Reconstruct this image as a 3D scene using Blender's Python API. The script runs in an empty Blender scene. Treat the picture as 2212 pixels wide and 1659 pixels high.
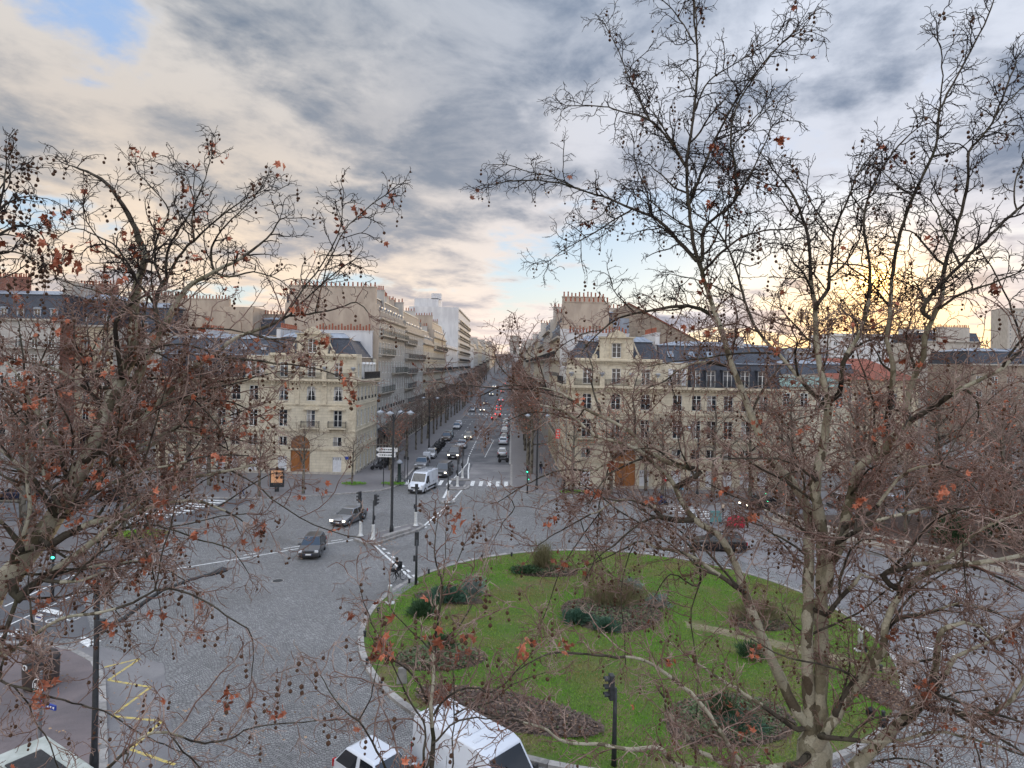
import bpy, math, random
import numpy as np
from mathutils import Vector, Matrix
random.seed(7)
rng = np.random.default_rng(7)
sc = bpy.context.scene
COL = sc.collection
R = math.radians

# ------------------------------------------------------------------ camera
F, UC, V0, H, ROLL = 1400.0, 1106.0, 789.0, 16.0, R(1.1)   # focal length in px of a 2212 px wide view, eye 16 m above the street
cam = bpy.data.cameras.new('camera')
cam.sensor_width = 36.0
cam.lens = F / 2212 * 36
cam.shift_y = -(829.5 - V0) / 2212
cam.clip_start, cam.clip_end = 0.1, 20000
camo = bpy.data.objects.new('camera', cam)
camo.matrix_world = Matrix.Translation((0, 0, H)) @ Matrix.Rotation(R(90), 4, 'X') @ Matrix.Rotation(ROLL, 4, 'Z')
COL.objects.link(camo)
sc.camera = camo
CR, SR = math.cos(ROLL), math.sin(ROLL)

def ray(u, v):
    dx, dy = (u - UC) / F, -(v - V0) / F
    return dx * CR - dy * SR, dx * SR + dy * CR

def g(u, v, h=0.0):
    """the point on a level plane at height h seen at u, v"""
    x, z = ray(u, v)
    t = (h - H) / z
    return Vector((x * t, t, h))

def at(u, v, y):
    """the point at distance y seen at u, v"""
    x, z = ray(u, v)
    return Vector((x * y, y, H + z * y))

# ------------------------------------------------------------------ node helper
class NT:
    def __init__(s, nt): s.nt = nt
    def new(s, t, **k):
        n = s.nt.nodes.new(t)
        for a, b in k.items(): setattr(n, a, b)
        return n
    def put(s, sock, v):
        if v is None: return
        if isinstance(v, bpy.types.NodeSocket): s.nt.links.new(v, sock)
        else:
            if sock.type == 'RGBA' and not hasattr(v, '__len__'): v = (v, v, v, 1)
            elif sock.type == 'RGBA' and len(v) == 3: v = (*v, 1)
            sock.default_value = v
    def m(s, op, a, b=None, c=None, clamp=False):
        n = s.new('ShaderNodeMath', operation=op, use_clamp=clamp)
        s.put(n.inputs[0], a); s.put(n.inputs[1], b); s.put(n.inputs[2], c)
        return n.outputs[0]
    def v(s, op, a, b=None):
        n = s.new('ShaderNodeVectorMath', operation=op)
        s.put(n.inputs[0], a); s.put(n.inputs[1], b)
        return n.outputs['Value'] if op in ('DOT_PRODUCT', 'LENGTH') else n.outputs['Vector']
    def mix(s, f, a, b, mode='MIX'):
        n = s.new('ShaderNodeMix', data_type='RGBA', blend_type=mode)
        s.put(n.inputs[0], f); s.put(n.inputs[6], a); s.put(n.inputs[7], b)
        return n.outputs[2]
    def ss(s, x, lo, hi, a=0.0, b=1.0):
        n = s.new('ShaderNodeMapRange', interpolation_type='SMOOTHSTEP')
        for i, q in enumerate((x, lo, hi, a, b)): s.put(n.inputs[i], q)
        return n.outputs[0]
    def noise(s, vec, scale, detail=4, rough=.55, dist=0.0):
        n = s.new('ShaderNodeTexNoise')
        s.put(n.inputs['Vector'], vec)
        for k, q in (('Scale', scale), ('Detail', detail), ('Roughness', rough), ('Distortion', dist)): s.put(n.inputs[k], q)
        return n.outputs[0]
    def vor(s, vec, scale, feature='F1', out='Distance', rnd=1.0):
        n = s.new('ShaderNodeTexVoronoi', feature=feature)
        s.put(n.inputs['Vector'], vec); s.put(n.inputs['Scale'], scale); s.put(n.inputs['Randomness'], rnd)
        return n.outputs[out]
    def sep(s, v):
        n = s.new('ShaderNodeSeparateXYZ'); s.put(n.inputs[0], v); return n.outputs
    def com(s, x, y, z):
        n = s.new('ShaderNodeCombineXYZ')
        for i, q in enumerate((x, y, z)): s.put(n.inputs[i], q)
        return n.outputs[0]
    def ramp(s, f, stops):
        n = s.new('ShaderNodeValToRGB'); s.put(n.inputs[0], f)
        e = n.color_ramp.elements
        while len(e) < len(stops): e.new(.5)
        for q, (p, c) in zip(e, stops):
            q.position = p; q.color = (*c, 1) if hasattr(c, '__len__') else (c, c, c, 1)
        return n.outputs[0]

# ------------------------------------------------------------------ sky: a low sun behind broken winter clouds
SUN_AZ, SUN_EL = R(29.2), R(7.0)
SUN = Vector((math.sin(SUN_AZ) * math.cos(SUN_EL), math.cos(SUN_AZ) * math.cos(SUN_EL), math.sin(SUN_EL)))
world = bpy.data.worlds.new('World')
sc.world = world
world.use_nodes = True
wn = world.node_tree
wn.nodes.clear()
W = NT(wn)
SKY_STRENGTH = 0.1
SKYSEED = 41.2
d = W.new('ShaderNodeTexCoord').outputs['Generated']
dx, dy, dz = W.sep(d)
el = W.m('MAXIMUM', dz, 0.0)
inv = W.m('DIVIDE', 1.0, W.m('ADD', el, 0.13))
px, py = W.m('MULTIPLY', dx, inv), W.m('MULTIPLY', dy, inv)
ca, sa = math.cos(R(22)), math.sin(R(22))          # the cloud streets drift along this heading
qa = W.m('SUBTRACT', W.m('MULTIPLY', px, ca), W.m('MULTIPLY', py, sa))
qb = W.m('ADD', W.m('MULTIPLY', px, sa), W.m('MULTIPLY', py, ca))
q = W.com(W.m('MULTIPLY', qa, 1.0), W.m('MULTIPLY', qb, 0.85), SKYSEED)
n1 = W.noise(q, 1.25, 10, .56, .25)
n2 = W.noise(W.v('ADD', q, (3.1, 7.7, 2.0)), 0.62, 3, .5, .2)
n3 = W.noise(W.v('ADD', q, (9.4, 1.2, 5.0)), 3.4, 8, .60, .2)
n4 = W.noise(W.v('ADD', q, (1.4, 8.2, 9.0)), 1.9, 9, .58, .25)
dens = W.m('ADD', W.m('ADD', W.m('MULTIPLY', n1, .6), W.m('MULTIPLY', n2, .4)), W.m('MULTIPLY', W.m('SUBTRACT', n3, .5), .27))
def bank(u, v, p, k):                                  # a cloud bank (k > 0) or a gap in the cover (k < 0)
    x, z = ray(u, v)
    c = Vector((x, 1, z)).normalized()
    return W.m('MULTIPLY', W.m('POWER', W.m('MAXIMUM', W.v('DOT_PRODUCT', d, tuple(c)), 0.0), p), k)
for a in ((1080, 120, 40, .085), (900, 330, 60, .04), (180, 60, 300, -.10), (1650, 560, 70, -.085), (1250, 560, 160, -.05), (2050, 250, 60, .05)):
    dens = W.m('ADD', dens, bank(*a))
dens = W.m('ADD', dens, W.ss(el, .10, .26, -.01, .075))
sdot = W.m('MAXIMUM', W.v('DOT_PRODUCT', d, tuple(SUN)), 0.0)
cover = W.ss(dens, .445, .525)
tk = W.m('ADD', W.m('ADD', W.m('MULTIPLY', W.m('SUBTRACT', n4, .5), .55), W.m('MULTIPLY', W.m('SUBTRACT', n3, .5), .25)), dens)
thick = W.ss(tk, .47, .69)
nish = W.new('ShaderNodeTexSky', sky_type='NISHITA', sun_disc=False, sun_elevation=SUN_EL, sun_rotation=SUN_AZ, air_density=1.0, dust_density=1.2)
K = 1.0 / SKY_STRENGTH
def kc(c): return tuple(K * q for q in c)
clear = W.ramp(el, [(0.0, (.50, .40, .31)), (.05, (.43, .42, .37)), (.12, (.34, .41, .455)), (.19, (.27, .36, .46)), (.34, (.20, .28, .43)), (.7, (.17, .27, .45))])
clear = W.mix(.9, W.mix(1.0, nish.outputs[0], (.1, .1, .1), 'MULTIPLY'), clear)
light = W.ramp(el, [(0.0, (.74, .54, .40)), (.12, (.55, .44, .33)), (.3, (.355, .32, .29)), (.55, (.36, .37, .38)), (1.0, (.7, .7, .72))])
dark = W.ramp(el, [(0.0, (.38, .31, .29)), (.1, (.28, .26, .265)), (.22, (.17, .18, .20)), (.45, (.10, .125, .165)), (1.0, (.3, .33, .38))])
cool = W.ss(dx, -.45, .35)                            # away from the sunlit side of the clouds the tones turn blue
light = W.mix(W.m('MULTIPLY', cool, .6), light, (.37, .42, .52))
dark = W.mix(W.m('MULTIPLY', cool, .55), dark, (.085, .12, .19))
tex = W.ss(W.noise(W.v('ADD', q, (6.6, 2.4, 1.0)), 2.6, 9, .6, .3), .40, .68)       # lighter billows inside the thick cloud
cloud = W.mix(W.m('MULTIPLY', thick, W.m('SUBTRACT', 1.0, W.m('MULTIPLY', tex, .6))), light, dark)
sky = W.mix(cover, clear, cloud)
low = W.m('POWER', W.m('SUBTRACT', 1.0, W.m('MINIMUM', W.m('MULTIPLY', el, 3.2), 1.0)), 2.0)
glow = W.m('MULTIPLY', W.m('POWER', sdot, 105.0), low)
sky = W.mix(W.m('MULTIPLY', glow, .85), sky, (.95, .50, .11))
halo = W.m('ADD', W.m('MULTIPLY', W.m('POWER', sdot, 900.0), .6), W.m('MULTIPLY', W.m('POWER', sdot, 9000.0), 4.0))
hc = W.mix(1.0, (1.0, .52, .13), halo, 'MULTIPLY')
sky = W.mix(1.0, sky, hc, 'ADD')
zen = W.ss(el, .45, 1.0, 1.0, 1.6)                    # an overcast sky grows brighter towards the zenith
east = W.ss(dy, .35, -.6, 1.0, 1.75)                   # the unseen half facing the low sun, brightened to light façades and ground
sky = W.mix(1.0, sky, W.m('MULTIPLY', W.m('MULTIPLY', zen, east), K), 'MULTIPLY')
bg = W.new('ShaderNodeBackground')
W.put(bg.inputs[0], sky)
bg.inputs[1].default_value = SKY_STRENGTH
out = W.new('ShaderNodeOutputWorld')
wn.links.new(bg.outputs[0], out.inputs[0])
world.cycles.sampling_method = 'MANUAL'
world.cycles.sample_map_resolution = 512

sl = bpy.data.lights.new('sun', 'SUN')
sl.energy, sl.angle, sl.color = 1.0, R(10), (1.0, .74, .46)
so = bpy.data.objects.new('sun', sl)
so.rotation_euler = (-SUN).to_track_quat('-Z', 'Y').to_euler()
COL.objects.link(so)

vs = sc.view_settings
vs.view_transform, vs.look, vs.gamma, vs.use_curve_mapping, vs.exposure = 'Standard', 'None', 1.0, False, 1.0
sc.cycles.use_adaptive_sampling = True
sc.cycles.adaptive_threshold = 0.02
sc.cycles.max_bounces = 5
sc.cycles.diffuse_bounces = 3
sc.cycles.glossy_bounces = 2
sc.cycles.transmission_bounces = 4
sc.cycles.transparent_max_bounces = 6
sc.cycles.use_denoising = True

# ------------------------------------------------------------------ mesh helpers
class MB:
    """collects quads, boxes, tubes and lathes; build() links them as one mesh object"""
    def __init__(s): s.v, s.f, s.mi, s.cur = [], [], [], 0
    def mat(s, i): s.cur = i; return s
    def add(s, vs, fs):
        b = len(s.v); s.v.extend([tuple(q) for q in vs])
        for f in fs: s.f.append(tuple(b + i for i in f)); s.mi.append(s.cur)
        return s
    def quad(s, a, b, c, d): return s.add((a, b, c, d), ((0, 1, 2, 3),))
    def box(s, c, size, rz=0.0, rx=0.0, ry=0.0):
        hx, hy, hz = (q / 2 for q in size)
        M = Matrix.Translation(c) @ Matrix.Rotation(rz, 4, 'Z') @ Matrix.Rotation(ry, 4, 'Y') @ Matrix.Rotation(rx, 4, 'X')
        vs = [M @ Vector((x * hx, y * hy, z * hz)) for x in (-1, 1) for y in (-1, 1) for z in (-1, 1)]
        return s.add(vs, ((0, 1, 3, 2), (4, 6, 7, 5), (0, 4, 5, 1), (2, 3, 7, 6), (0, 2, 6, 4), (1, 5, 7, 3)))
    def b2(s, lo, hi): return s.box([(a + b) / 2 for a, b in zip(lo, hi)], [abs(b - a) for a, b in zip(lo, hi)])
    def tube(s, pts, r, n=6, cap=True):
        pts = [Vector(p) for p in pts]
        rs = r if hasattr(r, '__len__') else [r] * len(pts)
        b = len(s.v); up = None
        for i, p in enumerate(pts):
            t = (pts[min(i + 1, len(pts) - 1)] - pts[max(i - 1, 0)]).normalized()
            if up is None: up = t.orthogonal().normalized()
            up = (up - t * up.dot(t)); up = up.normalized() if up.length > 1e-6 else t.orthogonal().normalized()
            w = t.cross(up)
            for k in range(n):
                a = 2 * math.pi * k / n
                s.v.append(tuple(p + (up * math.cos(a) + w * math.sin(a)) * rs[i]))
        for i in range(len(pts) - 1):
            for k in range(n):
                s.f.append((b + i * n + k, b + i * n + (k + 1) % n, b + (i + 1) * n + (k + 1) % n, b + (i + 1) * n + k)); s.mi.append(s.cur)
        if cap:
            s.f.append(tuple(b + k for k in reversed(range(n)))); s.mi.append(s.cur)
            e = b + (len(pts) - 1) * n
            s.f.append(tuple(e + k for k in range(n))); s.mi.append(s.cur)
        return s
    def lathe(s, prof, n=12, c=(0, 0, 0), M=None):
        b = len(s.v)
        M = M or Matrix.Translation(c)
        for r, z in prof:
            for k in range(n):
                a = 2 * math.pi * k / n
                s.v.append(tuple(M @ Vector((r * math.cos(a), r * math.sin(a), z))))
        for i in range(len(prof) - 1):
            for k in range(n):
                s.f.append((b + i * n + k, b + i * n + (k + 1) % n, b + (i + 1) * n + (k + 1) % n, b + (i + 1) * n + k)); s.mi.append(s.cur)
        s.f.append(tuple(b + k for k in reversed(range(n)))); s.mi.append(s.cur)
        e = b + (len(prof) - 1) * n
        s.f.append(tuple(e + k for k in range(n))); s.mi.append(s.cur)
        return s
    def prism(s, poly, z0, z1):
        n = len(poly)
        return s.add([(x, y, z0) for x, y in poly] + [(x, y, z1) for x, y in poly],
                     [tuple(reversed(range(n))), tuple(range(n, 2 * n))] + [(i, (i + 1) % n, n + (i + 1) % n, n + i) for i in range(n)])
    def sheet(s, poly, z): return s.add([(p[0], p[1], z) for p in poly], [tuple(range(len(poly)))])
    def mesh(s, name, mats, smooth=False):
        me = bpy.data.meshes.new(name)
        me.from_pydata(s.v, [], s.f)
        for m in (mats if isinstance(mats, (list, tuple)) else [mats]): me.materials.append(m)
        if any(s.mi): me.polygons.foreach_set('material_index', s.mi)
        if smooth: me.polygons.foreach_set('use_smooth', [True] * len(s.f))
        me.update()
        return me
    def build(s, name, mats, parent=None, smooth=False, bevel=0.0):
        return link(name, s.mesh(name, mats, smooth), parent, bevel)

def link(name, me, parent=None, bevel=0.0):
    o = bpy.data.objects.new(name, me)
    COL.objects.link(o)
    if parent is not None: o.parent = parent
    if bevel:
        b = o.modifiers.new('bevel', 'BEVEL'); b.width = bevel; b.segments = 2; b.limit_method = 'ANGLE'; b.angle_limit = R(35)
    return o

def np_mesh(name, V, Fc, mats, smooth=True, mi=None):
    """V (n,3), Fc (m,k) arrays of one face size"""
    me = bpy.data.meshes.new(name)
    V = np.asarray(V, np.float32); Fc = np.asarray(Fc, np.int32)
    k = Fc.shape[1]
    me.vertices.add(len(V)); me.vertices.foreach_set('co', V.ravel())
    me.loops.add(Fc.size); me.loops.foreach_set('vertex_index', Fc.ravel())
    me.polygons.add(len(Fc)); me.polygons.foreach_set('loop_start', np.arange(0, Fc.size, k, dtype=np.int32))
    for m in (mats if isinstance(mats, (list, tuple)) else [mats]): me.materials.append(m)
    me.polygons.foreach_set('use_smooth', np.full(len(Fc), smooth))
    if mi is not None: me.polygons.foreach_set('material_index', np.asarray(mi, np.int32))
    me.update(calc_edges=True)
    return me

def tag(o, label=None, cat=None, group=None, kind=None):
    for k, v in (('label', label), ('category', cat), ('group', group), ('kind', kind)):
        if v: o[k] = v
    return o

def thing(name, label, cat, loc=(0, 0, 0), rz=0.0, group=None):
    o = bpy.data.objects.new(name, None)
    COL.objects.link(o)
    o.location = loc; o.rotation_euler = (0, 0, rz); o.empty_display_size = .2
    return tag(o, label, cat, group)

def struct(name, mb, mats, smooth=False):
    return tag(mb.build(name, mats, None, smooth), kind='structure')

def copy_tree(o, parent=None, keep=None):
    c = o.copy(); COL.objects.link(c)
    if parent is not None: c.parent = parent
    for ch in o.children:
        if keep is None or keep(ch): copy_tree(ch, c)
    return c

def dup(o, loc, rz=0.0, label=None, group=None, scale=None):
    c = copy_tree(o)
    c.location = loc; c.rotation_euler = (0, 0, rz)
    if scale: c.scale = (scale, scale, scale)
    tag(c, label, None, group)
    return c

ORD = 'first second third fourth fifth sixth seventh eighth ninth tenth eleventh twelfth thirteenth fourteenth fifteenth sixteenth'.split()

# ------------------------------------------------------------------ materials
def base_mat(name):
    m = bpy.data.materials.new(name)
    m.use_nodes = True
    nt = m.node_tree
    b = nt.nodes['Principled BSDF']
    return m, NT(nt), b

def pmat(name, c1, c2=None, scale=3.0, rough=.8, bump=0.0, bscale=None, metal=0.0, spec=.3, detail=6, lo=.35, hi=.65, space='Object', stretch=None, var=0.0, coat=0.0, emit=None, es=1.0):
    m, N, b = base_mat(name)
    co = N.new('ShaderNodeTexCoord').outputs[space] if space != 'World' else N.new('ShaderNodeNewGeometry').outputs['Position']
    if stretch: co = N.v('MULTIPLY', co, stretch)
    col = c1
    if c2 is not None:
        f = N.ss(N.noise(co, scale, detail, .6, .3), lo, hi)
        col = N.mix(f, c1, c2)
    if var:
        r = N.new('ShaderNodeObjectInfo').outputs['Random']
        col = N.mix(1.0, col, N.ramp(r, [(0, 1 - var), (1, 1 + var * .6)]), 'MULTIPLY')
    N.put(b.inputs['Base Color'], col)
    b.inputs['Roughness'].default_value = rough
    b.inputs['Metallic'].default_value = metal
    b.inputs['Specular IOR Level'].default_value = spec
    if coat: b.inputs['Coat Weight'].default_value = coat; b.inputs['Coat Roughness'].default_value = .08
    if emit: N.put(b.inputs['Emission Color'], emit); b.inputs['Emission Strength'].default_value = es
    if bump:
        n = N.new('ShaderNodeBump'); n.inputs['Strength'].default_value = 1.0; n.inputs['Distance'].default_value = bump
        N.put(n.inputs['Height'], N.noise(co, bscale or scale * 4, 6, .6))
        N.put(b.inputs['Normal'], n.outputs[0])
    return m

def stone_mat(name, c1, c2, mortar, course=.42, block=1.1, bump=.01, grime=(.2, .17, .13), gamt=.5, mort=.012, rough=.85):
    """dressed stone or brickwork in courses, weathered by rain streaks"""
    m, N, b = base_mat(name)
    pos = N.new('ShaderNodeTexCoord').outputs['Object']
    x, y, z = N.sep(pos)
    bt = N.new('ShaderNodeTexBrick')
    N.put(bt.inputs['Vector'], N.com(N.m('ADD', x, y), z, 0.0))
    for k, q in (('Scale', 1.0), ('Mortar Size', mort), ('Mortar Smooth', .3), ('Bias', 0.0), ('Brick Width', block), ('Row Height', course)): bt.inputs[k].default_value = q
    N.put(bt.inputs['Color1'], c1); N.put(bt.inputs['Color2'], c2); N.put(bt.inputs['Mortar'], mortar)
    st = N.noise(N.v('MULTIPLY', pos, (1.6, 1.6, .22)), 1.0, 7, .65, .4)
    bl = N.noise(pos, .5, 5, .6)
    col = N.mix(N.m('MULTIPLY', N.ss(st, .48, .78), gamt), bt.outputs[0], grime)
    col = N.mix(1.0, col, N.ramp(bl, [(.3, .86), (.7, 1.1)]), 'MULTIPLY')
    N.put(b.inputs['Base Color'], col)
    b.inputs['Roughness'].default_value = rough
    b.inputs['Specular IOR Level'].default_value = .2
    n = N.new('ShaderNodeBump'); n.inputs['Distance'].default_value = bump
    N.put(n.inputs['Height'], N.m('SUBTRACT', N.m('MULTIPLY', N.noise(pos, 9, 5), .4), bt.outputs['Fac']))
    N.put(b.inputs['Normal'], n.outputs[0])
    return m

def setts_mat(name):
    """granite setts laid in shallow arcs"""
    m, N, b = base_mat(name)
    pos = N.new('ShaderNodeNewGeometry').outputs['Position']
    x, y, z = N.sep(pos)
    w = N.m('MULTIPLY', N.m('ABSOLUTE', N.m('SINE', N.m('MULTIPLY', x, 1.15))), .62)
    wob = N.m('MULTIPLY', N.noise(pos, .55, 3), .7)
    bt = N.new('ShaderNodeTexBrick')
    N.put(bt.inputs['Vector'], N.com(N.m('ADD', x, wob), N.m('ADD', y, N.m('ADD', w, wob)), 0.0))
    for k, q in (('Scale', 1.0), ('Mortar Size', .017), ('Mortar Smooth', .4), ('Bias', 0.0), ('Brick Width', .17), ('Row Height', .13)): bt.inputs[k].default_value = q
    N.put(bt.inputs['Color1'], (.28, .277, .272)); N.put(bt.inputs['Color2'], (.18, .178, .176)); N.put(bt.inputs['Mortar'], (.075, .07, .07))
    big = N.noise(pos, .16, 6, .6, .5)
    sp = N.noise(pos, 2.2, 6, .65)
    col = N.mix(1.0, bt.outputs[0], N.ramp(big, [(.32, .78), (.68, 1.18)]), 'MULTIPLY')
    col = N.mix(1.0, col, N.ramp(sp, [(.3, .85), (.7, 1.12)]), 'MULTIPLY')
    tr = N.noise(N.v('MULTIPLY', pos, (.9, .12, 1)), 1.0, 4, .6, .6)       # worn wheel tracks and patches
    col = N.mix(N.m('MULTIPLY', N.ss(tr, .55, .72), .3), col, (.15, .145, .155))
    N.put(b.inputs['Base Color'], col)
    N.put(b.inputs['Roughness'], N.ss(big, .3, .7, .5, .8))
    b.inputs['Specular IOR Level'].default_value = .35
    n = N.new('ShaderNodeBump'); n.inputs['Distance'].default_value = .018; n.inputs['Strength'].default_value = .9
    hgt = N.m('SUBTRACT', N.m('MULTIPLY', N.noise(pos, 16, 3), .5), bt.outputs['Fac'])
    N.put(n.inputs['Height'], hgt)
    N.put(b.inputs['Normal'], n.outputs[0])
    return m

def asphalt_mat(name, c1, c2, patch=.3):
    m, N, b = base_mat(name)
    pos = N.new('ShaderNodeNewGeometry').outputs['Position']
    big = N.noise(pos, .22, 6, .62, .6)
    fine = N.noise(pos, 38, 3, .7)
    col = N.mix(N.ss(big, .35, .65), c1, c2)
    col = N.mix(1.0, col, N.ramp(fine, [(.3, .8), (.7, 1.2)]), 'MULTIPLY')
    stain = N.noise(N.v('ADD', pos, (31, 7, 0)), .9, 7, .65, 1.2)
    col = N.mix(N.m('MULTIPLY', N.ss(stain, .56, .74), patch), col, tuple(q * .5 for q in c1))
    N.put(b.inputs['Base Color'], col)
    N.put(b.inputs['Roughness'], N.ss(big, .3, .7, .55, .85))
    n = N.new('ShaderNodeBump'); n.inputs['Distance'].default_value = .006
    N.put(n.inputs['Height'], fine)
    N.put(b.inputs['Normal'], n.outputs[0])
    return m

def paint_mat(name, c=(.75, .75, .73)):
    """worn road paint"""
    m, N, b = base_mat(name)
    pos = N.new('ShaderNodeNewGeometry').outputs['Position']
    wear = N.ss(N.noise(pos, 6, 8, .7, .5), .46, .62)
    N.put(b.inputs['Base Color'], N.mix(N.m('MULTIPLY', wear, .75), c, (.2, .2, .205)))
    b.inputs['Roughness'].default_value = .6
    return m

def bark_mat(name, dark, mid, pale, scale=5.5, moss=.25):
    """plane bark shed in plates: pale, olive and brown patches"""
    m, N, b = base_mat(name)
    pos = N.new('ShaderNodeTexCoord').outputs['Object']
    p = N.v('MULTIPLY', pos, (1, 1, .6))
    w = N.v('ADD', p, N.v('MULTIPLY', N.com(N.noise(p, 3, 4), N.noise(N.v('ADD', p, (5, 5, 5)), 3, 4), N.noise(N.v('ADD', p, (9, 1, 5)), 3, 4)), (.5, .5, .5)))
    cell = N.sep(N.vor(w, scale, 'F1', 'Color'))[0]
    col = N.ramp(cell, [(0.0, dark), (.3, mid), (.5, pale), (.72, tuple(.5 * (a + c) for a, c in zip(mid, pale))), (1.0, pale)])
    fine = N.noise(pos, 26, 6, .7)
    col = N.mix(1.0, col, N.ramp(fine, [(.3, .72), (.7, 1.15)]), 'MULTIPLY')
    col = N.mix(N.m('MULTIPLY', N.ss(N.noise(pos, 1.3, 5), .52, .7), moss), col, (.10, .115, .045))
    N.put(b.inputs['Base Color'], col)
    b.inputs['Roughness'].default_value = .85
    b.inputs['Specular IOR Level'].default_value = .2
    n = N.new('ShaderNodeBump'); n.inputs['Distance'].default_value = .012
    N.put(n.inputs['Height'], N.m('ADD', N.m('MULTIPLY', fine, .5), cell))
    N.put(b.inputs['Normal'], n.outputs[0])
    return m

def glass_mat(name, c, rough=.06, spec=.6, var=.6):
    m, N, b = base_mat(name)
    r = N.new('ShaderNodeObjectInfo').outputs['Random']
    N.put(b.inputs['Base Color'], N.mix(1.0, c, N.ramp(r, [(0, 1 - var), (.75, 1.0), (1, 1 + 3 * var)]), 'MULTIPLY'))
    b.inputs['Roughness'].default_value = rough
    b.inputs['Specular IOR Level'].default_value = spec
    return m

M = {}
M['ground'] = asphalt_mat('ground_earth', (.16, .15, .14), (.11, .10, .095))
M['setts'] = setts_mat('granite_setts')
M['asphalt'] = asphalt_mat('asphalt', (.105, .105, .112), (.075, .075, .082))
M['asphalt_pale'] = asphalt_mat('pale_asphalt', (.21, .20, .20), (.15, .145, .15))
M['pave'] = asphalt_mat('pavement_asphalt', (.135, .125, .128), (.18, .17, .17))
M['pave_wet'] = asphalt_mat('brown_pavement', (.17, .135, .135), (.115, .098, .1), .6)
M['granite'] = pmat('granite_kerb', (.34, .32, .30), (.22, .21, .20), 3.0, .75, .006, 30, var=.25)
M['paint'] = paint_mat('road_paint')
M['yellow'] = paint_mat('yellow_road_paint', (.55, .42, .10))
M['lawn'] = pmat('lawn_soil', (.07, .115, .022), (.13, .105, .05), .5, .95, .02, 8, space='World', lo=.42, hi=.68)
M['soil'] = pmat('dark_soil', (.045, .034, .026), (.09, .068, .05), 3.0, .95, .05, 14, space='World')
M['mulch'] = pmat('bark_mulch', (.17, .125, .105), (.09, .065, .055), 7.0, .95, .04, 22, space='World')
M['cream'] = stone_mat('cream_limestone', (.62, .555, .43), (.555, .495, .38), (.34, .30, .235), .40, 1.05, .008, (.24, .2, .15), .42)
M['cream_grey'] = stone_mat('grey_limestone', (.48, .455, .42), (.42, .40, .37), (.31, .29, .265), .42, 1.0, .008, (.2, .18, .16), .5)
M['cream_warm'] = stone_mat('warm_limestone', (.56, .48, .35), (.5, .43, .32), (.38, .32, .24), .42, 1.0, .008, (.22, .18, .13), .5)
M['trim'] = pmat('carved_limestone', (.60, .53, .40), (.46, .40, .30), 2.5, .85, .006, 20)
M['trim_grey'] = pmat('carved_grey_stone', (.46, .42, .36), (.35, .32, .28), 2.5, .85, .006, 20)
M['render'] = pmat('grey_render', (.50, .46, .41), (.40, .365, .32), .6, .9, .006, 12, stretch=(1, 1, .35))
M['render_warm'] = pmat('warm_render', (.47, .39, .31), (.37, .30, .24), .7, .9, .006, 12, stretch=(1, 1, .35))
M['white_wall'] = pmat('white_render', (.66, .65, .64), (.54, .53, .53), .5, .85, .004, 12, stretch=(1, 1, .3))
M['rubble'] = stone_mat('rubble_wall', (.38, .31, .24), (.27, .21, .165), (.33, .29, .24), .22, .42, .02, (.19, .15, .12), .5, .02)
M['brick'] = stone_mat('red_brick', (.26, .10, .07), (.20, .075, .055), (.22, .18, .15), .085, .23, .006, (.1, .06, .05), .5, .01)
M['slate'] = stone_mat('slate_roof', (.072, .08, .10), (.05, .056, .072), (.035, .036, .042), .13, .22, .006, (.11, .11, .11), .3, .006, .55)
M['zinc'] = pmat('zinc_sheet', (.30, .335, .39), (.22, .245, .285), .8, .5, .004, 8, metal=.35, spec=.5, stretch=(1, 1, .3))
M['lead'] = pmat('lead_flashing', (.36, .38, .41), (.26, .28, .31), 2, .6, metal=.2)
M['frame'] = pmat('white_window_frame', (.72, .72, .70), None, rough=.5)
M['shutter'] = pmat('white_shutter', (.66, .67, .69), (.56, .57, .60), 3, .6)
M['pane'] = glass_mat('window_glass', (.018, .022, .028))
M['curtain'] = pmat('window_curtain', (.42, .40, .37), (.28, .27, .26), 4, .9, stretch=(6, 6, .3))
M['iron'] = pmat('black_iron', (.022, .024, .028), (.04, .042, .045), 6, .5, spec=.4)
M['iron_white'] = pmat('white_cast_iron', (.66, .66, .64), (.5, .5, .48), 5, .5)
M['iron_green'] = pmat('dark_green_iron', (.03, .045, .042), (.05, .065, .06), 5, .5)
M['steel'] = pmat('grey_steel', (.30, .31, .33), (.2, .21, .22), 4, .4, metal=.6)
M['pot'] = pmat('terracotta_pot', (.34, .115, .065), (.24, .085, .055), 5, .85)
M['wood_door'] = pmat('varnished_oak_door', (.33, .135, .045), (.22, .085, .03), 3, .5, .004, 20, stretch=(6, 6, .5))
M['roof_tile'] = stone_mat('red_roof_tiles', (.30, .105, .07), (.23, .085, .06), (.13, .06, .05), .28, .22, .02, (.13, .07, .06), .4, .01)
M['awning'] = pmat('dark_awning', (.03, .03, .034), (.05, .05, .055), 3, .8)
M['green_awning'] = pmat('green_canvas', (.035, .11, .095), (.05, .14, .12), 3, .85)
M['tyre'] = pmat('tyre_rubber', (.02, .02, .021), None, rough=.8)
M['rim'] = pmat('alloy_rim', (.42, .43, .45), None, rough=.3, metal=.8)
M['black_plastic'] = pmat('black_plastic', (.022, .022, .024), (.035, .035, .037), 8, .6)
M['car_glass'] = pmat('car_glass', (.015, .018, .022), None, rough=.04, spec=.8)
M['headlamp'] = pmat('headlamp_glass', (.62, .64, .66), None, rough=.12, spec=.8)
M['headlamp_on'] = pmat('lit_headlamp', (.9, .88, .8), None, rough=.1, emit=(1, .90, .68), es=3.0)
M['tail'] = pmat('red_tail_lamp', (.35, .015, .015), None, rough=.2)
M['tail_on'] = pmat('lit_tail_lamp', (.5, .02, .02), None, rough=.2, emit=(1, .06, .05), es=2.2)
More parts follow.
